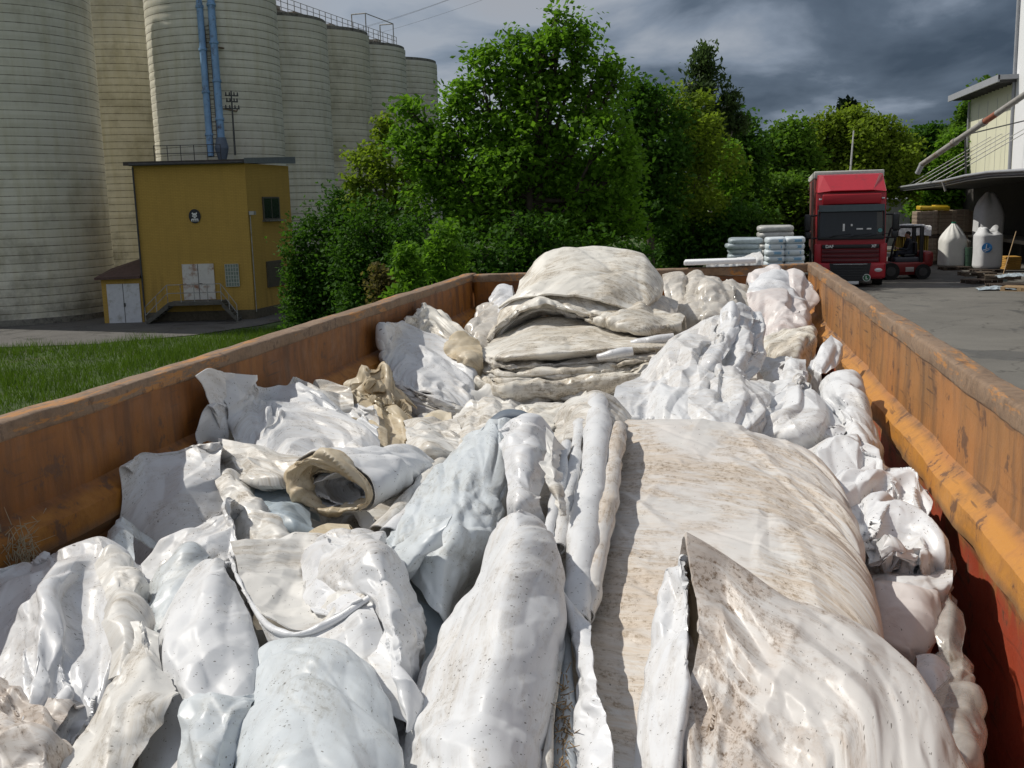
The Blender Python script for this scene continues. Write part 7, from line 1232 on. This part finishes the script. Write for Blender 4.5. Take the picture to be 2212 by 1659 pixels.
def leaves(rs, centers, sig, per, size, droop=.3, asp=1.5, up=.5):
    """leaf shaped faces round each cluster centre"""
    n = len(centers) * per; C = np.repeat(centers, per, 0); sg = np.repeat(sig, per)[:, None]
    P = C + np.clip(rs.normal(size=(n, 3)), -1.7, 1.7) * sg * np.array([1, 1, .75]); nr = rs.normal(size=(n, 3)); nr[:, 2] = np.abs(nr[:, 2]) + up; nr /= np.linalg.norm(nr, axis=1, keepdims=True)
    t = rs.normal(size=(n, 3)); t[:, 2] -= droop * 2; t -= nr * np.sum(t * nr, 1, keepdims=True); t /= np.linalg.norm(t, axis=1, keepdims=True) + 1e-9; b = np.cross(nr, t)
    s = size * rs.uniform(.6, 1.35, (n, 1)); L = s * asp / 2; W = s / 2; f = nr * s * rs.uniform(-.15, .25, (n, 1))
    V = np.stack([P - t * L, P - t * L * .15 + b * W + f, P + t * L, P - t * L * .15 - b * W + f], 1).reshape(-1, 3)
    return V, np.arange(n * 4).reshape(-1, 4), np.repeat(rs.rand(n), 4), nr
TS = [0]
def tree(name, lab, cat, lobes, Y, m, leaf=.15, dens=1.0, ground=None, trunk=.16, bark=None, group=None, sg=.24, clumps=1.0, droop=.3, asp=1.5, dj=.8, stem_px=None, flat=1.0, per=26, limbs=True, shellmin=.35):
    """lobes: (px, py, radius px); every lobe becomes a mass of leaf clumps in depth round distance Y"""
    TS[0] += 1; rs = np.random.RandomState(TS[0] * 13 + 5); C = []; S = []; lob = []
    for i, (px, py, r) in enumerate(lobes):
        Yi = Y + rs.uniform(-dj, dj) * r * Y / FPX; c = atY(px, py, Yi); R = r * Yi / FPX * 1.01; lob.append((c, R))
        n = max(6, int(R * R * 30 * clumps * dens)); d = rs.normal(size=(n, 3)); d /= np.linalg.norm(d, axis=1, keepdims=True)
        rad = R * (shellmin + (1.02 - shellmin) * rs.rand(n, 1) ** .55); rad *= 1 + .16 * np.sin(d[:, :1] * 7 + i) * np.cos(d[:, 2:] * 6 + 2 * i)
        C.append(c + d * rad * np.array([1, 1, flat])); S.append(np.full(n, sg) * rs.uniform(.6, 1.3, n))
    if cat == 'bush':                                                  # bushes are leafy down to the ground
        for c, R in list(lob):
            g0 = float(gz(c[0], c[1])); zz = c[2] - R * .8
            while zz > g0 + .2:
                n = max(5, int(R * R * 22 * clumps * dens)); d = rs.normal(size=(n, 3)); d /= np.linalg.norm(d, axis=1, keepdims=True)
                C.append(np.array([c[0], c[1], zz - R * .4]) + d * R * .95 * rs.rand(n, 1) ** .4); S.append(np.full(n, sg)); zz -= R * 1.1
    C = np.concatenate(C); S = np.concatenate(S); zb = min(l[0][2] - l[1] for l in lob)
    base = np.mean([l[0] for l in lob], 0) if stem_px is None else atY(stem_px, 560, Y); gx_, gy_ = float(base[0]), float(base[1]); g = float(gz(gx_, gy_)) if ground is None else ground
    C[:, 2] = np.maximum(C[:, 2], g + .12)
    V, Fq, rnd, nr = leaves(rs, C, S, int(per * 2.2), leaf * .86, droop, asp)
    V[:, 2] = np.maximum(V[:, 2], g + .02)
    root = thing(name, lab, cat, (gx_, gy_, g), 0, group); off = np.array([gx_, gy_, g])
    me = np_mesh('crown', V - off, Fq, None, False, (m,)); at = me.attributes.new('leafrnd', 'FLOAT', 'POINT'); at.data.foreach_set('value', rnd.astype(np.float32)); link('crown', me, root)
    mb = MB(); top = max(lob, key=lambda l: l[0][2]); ctr = np.mean([l[0] for l in lob], 0); h = ctr[2] - g
    pts = [Vector((0, 0, -.1)), Vector((rs.uniform(-.1, .1), 0, h * .35)), Vector(list((ctr - off) * np.array([.6, .6, .8]))), Vector(list(top[0] - off))]
    mb.tube(pts, [trunk, trunk * .8, trunk * .5, trunk * .12], 8)
    if limbs:
        for c, R in lob:
            a = pts[1] + (pts[2] - pts[1]) * rs.uniform(0, 1); e = Vector(list(c - off)); mid = a + (e - a) * .5 + Vector((0, 0, -.12 * (e - a).length)); mb.tube([a, mid, e, e + Vector(list(rs.normal(size=3) * R * .4)) + Vector((0, 0, R * .4))], [trunk * .42, trunk * .28, trunk * .12, trunk * .04], 6)
            for k in range(4): d_ = Vector(list(rs.normal(size=3))); d_.z = abs(d_.z) * .6; d_.normalize(); mb.tube([mid + (e - mid) * .6, e + d_ * R * .45, e + d_ * R * .88], [trunk * .12, trunk * .07, trunk * .02], 5)
    mb.build('trunk', bark or m_bark, root); return root

tree('maple_tree', 'tall bright green maple in the middle, its top highest of all the trees', 'tree',
     [(1210, 60, 34), (1170, 95, 42), (1255, 100, 42), (1120, 120, 48), (1060, 150, 46), (1200, 150, 62), (1300, 160, 40), (1130, 190, 62), (1040, 210, 52), (1265, 215, 66), (1330, 180, 26), (990, 225, 36), (1180, 260, 80), (1080, 280, 72), (985, 290, 56), (1300, 300, 66), (1200, 350, 82), (1080, 370, 82), (960, 350, 62), (1310, 390, 62), (900, 330, 44), (930, 400, 58), (1240, 440, 70), (1130, 450, 76), (1030, 445, 66), (1330, 455, 46), (1350, 480, 32), (1200, 510, 58), (1285, 510, 50), (870, 300, 26), (880, 240, 16), (920, 275, 30), (1345, 350, 36)],
     29.0, L_MAP, leaf=.135, trunk=.24, stem_px=1150, per=24, sg=.25, dens=1.15)
tree('maple_tree', 'smaller yellowish green maple left of the tall maple, in front of the silos', 'tree',
     [(845, 300, 22), (830, 265, 12), (825, 340, 36), (790, 350, 24), (860, 370, 44), (800, 395, 40), (770, 340, 16), (760, 400, 18), (880, 420, 40), (830, 440, 40), (780, 440, 24), (910, 340, 34), (895, 385, 40)], 31.0, L_YEL, leaf=.13, trunk=.12, per=20, sg=.2, dens=1.0)
tree('shrub', 'dark green bush hugging the right corner of the yellow building', 'bush', [(650, 500, 34), (690, 480, 40), (640, 540, 30), (700, 540, 52), (665, 600, 46), (720, 600, 50), (680, 650, 46), (640, 585, 24), (725, 440, 26), (740, 430, 18), (745, 480, 40)], 34.0, L_DRK, leaf=.11, trunk=.06, per=22, ground=None)
tree('shrub', 'broad dark bush below the smaller maple', 'bush', [(780, 480, 48), (820, 500, 56), (770, 550, 60), (850, 540, 60), (800, 610, 60), (860, 610, 50), (760, 640, 44), (830, 660, 46), (890, 470, 44), (900, 510, 40)], 29.0, L_DRK, leaf=.11, trunk=.06, per=22)
tree('shrub', 'dark bush under the tall maple behind the left container wall', 'bush', [(920, 500, 52), (970, 520, 50), (930, 570, 56), (1000, 560, 52), (950, 630, 50), (1030, 590, 46), (890, 560, 40), (1060, 540, 46), (1090, 570, 40)], 26.0, L_DRK, leaf=.11, trunk=.05, per=22)
tree('shrub', 'dark undergrowth bush between the tall maple and the crowning bundle', 'bush', [(1110, 540, 40), (1160, 540, 44), (1220, 550, 40), (1290, 545, 40), (1340, 540, 38), (1120, 500, 40), (1380, 560, 30), (1180, 500, 36)], 27.0, L_DRK, leaf=.12, trunk=.05, per=20)
tree('sapling', 'light green maple sapling with stacked leaf tiers left of the far container corner', 'sapling', [(962, 500, 16), (955, 530, 24), (985, 545, 20), (940, 560, 24), (975, 580, 28), (950, 605, 26), (985, 610, 22)], 20.5, L_MAP, leaf=.10, trunk=.03, per=16, sg=.14, clumps=2.2)
tree('sapling', 'short light green sapling above the left container wall', 'sapling', [(880, 548, 8), (878, 570, 14), (868, 595, 18), (890, 610, 18), (870, 630, 22), (900, 590, 12), (855, 645, 16)], 17.5, L_MAP, leaf=.085, trunk=.025, per=16, sg=.10, clumps=3.0)
tree('sapling', 'reddish leaved sapling left of the short light green one', 'sapling', [(822, 590, 16), (815, 620, 20), (840, 610, 14), (825, 650, 20), (850, 640, 12)], 18.5, L_RED, leaf=.075, trunk=.02, per=14, sg=.10, clumps=2.4)
tree('tree', 'leafy mid green tree just right of the tall maple', 'tree', [(1395, 195, 28), (1365, 215, 24), (1420, 215, 30), (1385, 250, 46), (1440, 260, 40), (1400, 310, 56), (1370, 370, 52), (1440, 330, 46), (1420, 400, 56), (1385, 450, 44), (1440, 460, 44)], 38.0, L_DRK, leaf=.17, trunk=.16, per=22, sg=.3)  # dark leaf colour stands in for the shadow this mid green tree lies in
tree('tree', 'yellowish bushy tree in front of the birch', 'tree', [(1460, 215, 24), (1500, 240, 34), (1465, 270, 40), (1520, 290, 46), (1480, 330, 52), (1540, 350, 46), (1500, 400, 56), (1470, 450, 46), (1530, 450, 50)], 40.0, L_YEL, leaf=.15, trunk=.14, per=20, sg=.28, dens=.8)
tree('birch_tree', 'slender drooping birch with the pointed top right of the tall maple', 'tree', [(1520, 118, 12), (1510, 145, 20), (1535, 150, 16), (1500, 185, 28), (1540, 190, 24), (1500, 230, 36), (1550, 235, 28), (1580, 225, 18), (1520, 280, 42), (1565, 280, 36), (1590, 260, 20), (1540, 340, 44)], 44.0, L_BIR, leaf=.12, trunk=.15, per=30, sg=.22, droop=1.5, asp=2.4, bark=m_birch, flat=1.2, clumps=.9)
tree('tree', 'dark round tree right of the birch', 'tree', [(1580, 300, 40), (1610, 285, 34), (1625, 320, 30), (1590, 350, 46), (1630, 345, 22), (1560, 390, 50), (1600, 410, 46), (1540, 430, 50), (1570, 460, 46)], 46.0, L_DRK, leaf=.18, trunk=.18, per=22, sg=.35)
tree('tree', 'small fresh green tree in front of the dark round tree', 'tree', [(1575, 330, 14), (1580, 355, 22), (1565, 375, 22), (1595, 380, 22), (1580, 410, 28), (1555, 420, 22)], 42.0, L_MAP, leaf=.15, trunk=.08, per=20, sg=.25)
tree('shrub', 'dark hedge bush behind the leaning sack stack', 'bush', [(1420, 500, 46), (1480, 500, 46), (1540, 500, 46), (1590, 480, 40), (1630, 470, 36), (1450, 540, 40), (1520, 535, 40), (1600, 520, 36)], 40.0, L_DRK, leaf=.16, trunk=.06, per=22, sg=.3)  # shade on this hedge is put into the darker leaf colour
tree('shrub', 'sunny green bush left of the lorry roof', 'bush', [(1660, 410, 28), (1690, 395, 26), (1720, 410, 26), (1650, 440, 30), (1700, 435, 34), (1730, 440, 26), (1680, 470, 34), (1720, 475, 28)], 52.0, L_MID, leaf=.17, trunk=.08, per=22, sg=.3)
tree('tree', 'round light green tree right of the birch, far left of the lorry', 'tree', [(1690, 285, 20), (1720, 280, 18), (1670, 310, 26), (1710, 310, 32), (1655, 350, 30), (1700, 350, 40), (1740, 345, 30), (1670, 390, 36), (1720, 400, 36)], 62.0, L_MID, leaf=.22, trunk=.2, per=22, sg=.4)
tree('tree', 'wide domed yellow green tree behind the lorry', 'tree', [(1780, 275, 26), (1830, 265, 30), (1880, 268, 28), (1925, 285, 24), (1760, 310, 34), (1810, 305, 40), (1870, 305, 42), (1935, 315, 34), (1965, 335, 22), (1750, 350, 34), (1800, 350, 42), (1860, 350, 46), (1930, 355, 40), (1770, 390, 36), (1840, 390, 40), (1900, 395, 40), (1950, 390, 34)], 66.0, L_YEL, leaf=.2, trunk=.25, per=26, sg=.38, dens=.9)
tree('spruce_tree', 'dark spruce tip showing above the domed tree', 'tree', [(1832, 226, 5), (1832, 236, 8), (1830, 248, 12), (1834, 262, 15), (1830, 278, 18), (1832, 300, 22), (1832, 330, 28)], 88.0, L_SPR, leaf=.4, trunk=.2, per=18, sg=.3, droop=1.0, clumps=1.4)
tree('tree', 'dark distant tree between the domed tree and the warehouse', 'tree', [(1985, 310, 22), (2015, 300, 22), (2045, 310, 24), (1970, 345, 28), (2010, 340, 32), (2050, 345, 30), (1990, 385, 34), (2040, 390, 34), (1960, 400, 30)], 92.0, L_DRK, leaf=.3, trunk=.25, per=22, sg=.5)
tree('tree', 'fresh green tree in front of the cream warehouse wall', 'tree', [(2050, 330, 24), (2075, 300, 20), (2065, 360, 28), (2040, 390, 30), (2085, 390, 24), (2020, 420, 30), (2060, 430, 30), (2000, 445, 26), (2090, 430, 24)], 68.0, L_MAP, leaf=.22, trunk=.18, per=24, sg=.36)
tree('tree', 'tall green tree rising behind the warehouse roof', 'tree', [(2140, 190, 18), (2160, 200, 18), (2125, 215, 22), (2150, 225, 26), (2100, 250, 24), (2130, 260, 30), (2165, 260, 26), (2090, 290, 26), (2060, 285, 16), (2120, 310, 34)], 76.0, L_MID, leaf=.22, trunk=.25, per=26, sg=.34)
tree('shrub', 'low hedge bush behind the forklift under the chute', 'bush', [(1930, 440, 22), (1960, 450, 22), (1990, 440, 24), (2020, 450, 24), (2050, 455, 24), (2085, 450, 22), (1975, 475, 22), (2010, 480, 24)], 78.0, L_MID, leaf=.24, trunk=.06, per=22, sg=.4)
# a far belt of woodland closing the view
rs = np.random.RandomState(77); nb = 420; xs = rs.uniform(-70, 130, nb); ys = 118 + rs.uniform(0, 26, nb) + .0 * xs; hs = rs.uniform(5, 10.5, nb); C = []
for x, y, h in zip(xs, ys, hs):
    d = rs.normal(size=(26, 3)); d /= np.linalg.norm(d, axis=1, keepdims=True); C.append(np.array([x, y, h * .5 - .5]) + d * np.array([3.0, 3.0, h * .5]))
C = np.concatenate(C); V, Fq, rnd, nr = leaves(rs, C, np.full(len(C), .8), 12, .55); me = np_mesh('woodland', V, Fq, None, False, (L_DRK,)); at = me.attributes.new('leafrnd', 'FLOAT', 'POINT'); at.data.foreach_set('value', rnd.astype(np.float32)); tag(link('woodland', me), kind='stuff')
# grass on the bank
rs = np.random.RandomState(5); n = 150000
x = -2.6 - 36 * rs.rand(n) ** 1.25; y = 3 + 46 * rs.rand(n); rd = np.array(rp); lim = np.interp(x, rd[:, 0][np.argsort(rd[:, 0])], rd[:, 1][np.argsort(rd[:, 0])], left=38, right=60); k = y < lim - .2 - .8 * rs.rand(n); x, y = x[k], y[k]; n = len(x); z = gz(x, y)
h = (.14 + .22 * rs.rand(n)) * (1 + .9 * np.clip(vnoise(x * .5, y * .5, 4) * 2, -.5, 1)); a = rs.rand(n) * 2 * pi; w = .010 + .012 * rs.rand(n); lean = rs.normal(size=(n, 2)) * .35 * h[:, None]
B = np.stack([x, y, z], -1); t = np.stack([np.cos(a) * w, np.sin(a) * w, 0 * a], -1); T = B + np.stack([lean[:, 0], lean[:, 1], h], -1)
V = np.stack([B - t, B + t, T], 1).reshape(-1, 3); me = np_mesh('grass', V, np.arange(n * 3).reshape(-1, 3), None, False, (leaf_mat('grass_blades', (.052, .108, .013), (.11, .185, .02), .32),))
at = me.attributes.new('leafrnd', 'FLOAT', 'POINT'); at.data.foreach_set('value', np.repeat(rs.rand(n), 3).astype(np.float32)); tag(link('grass', me), kind='stuff')
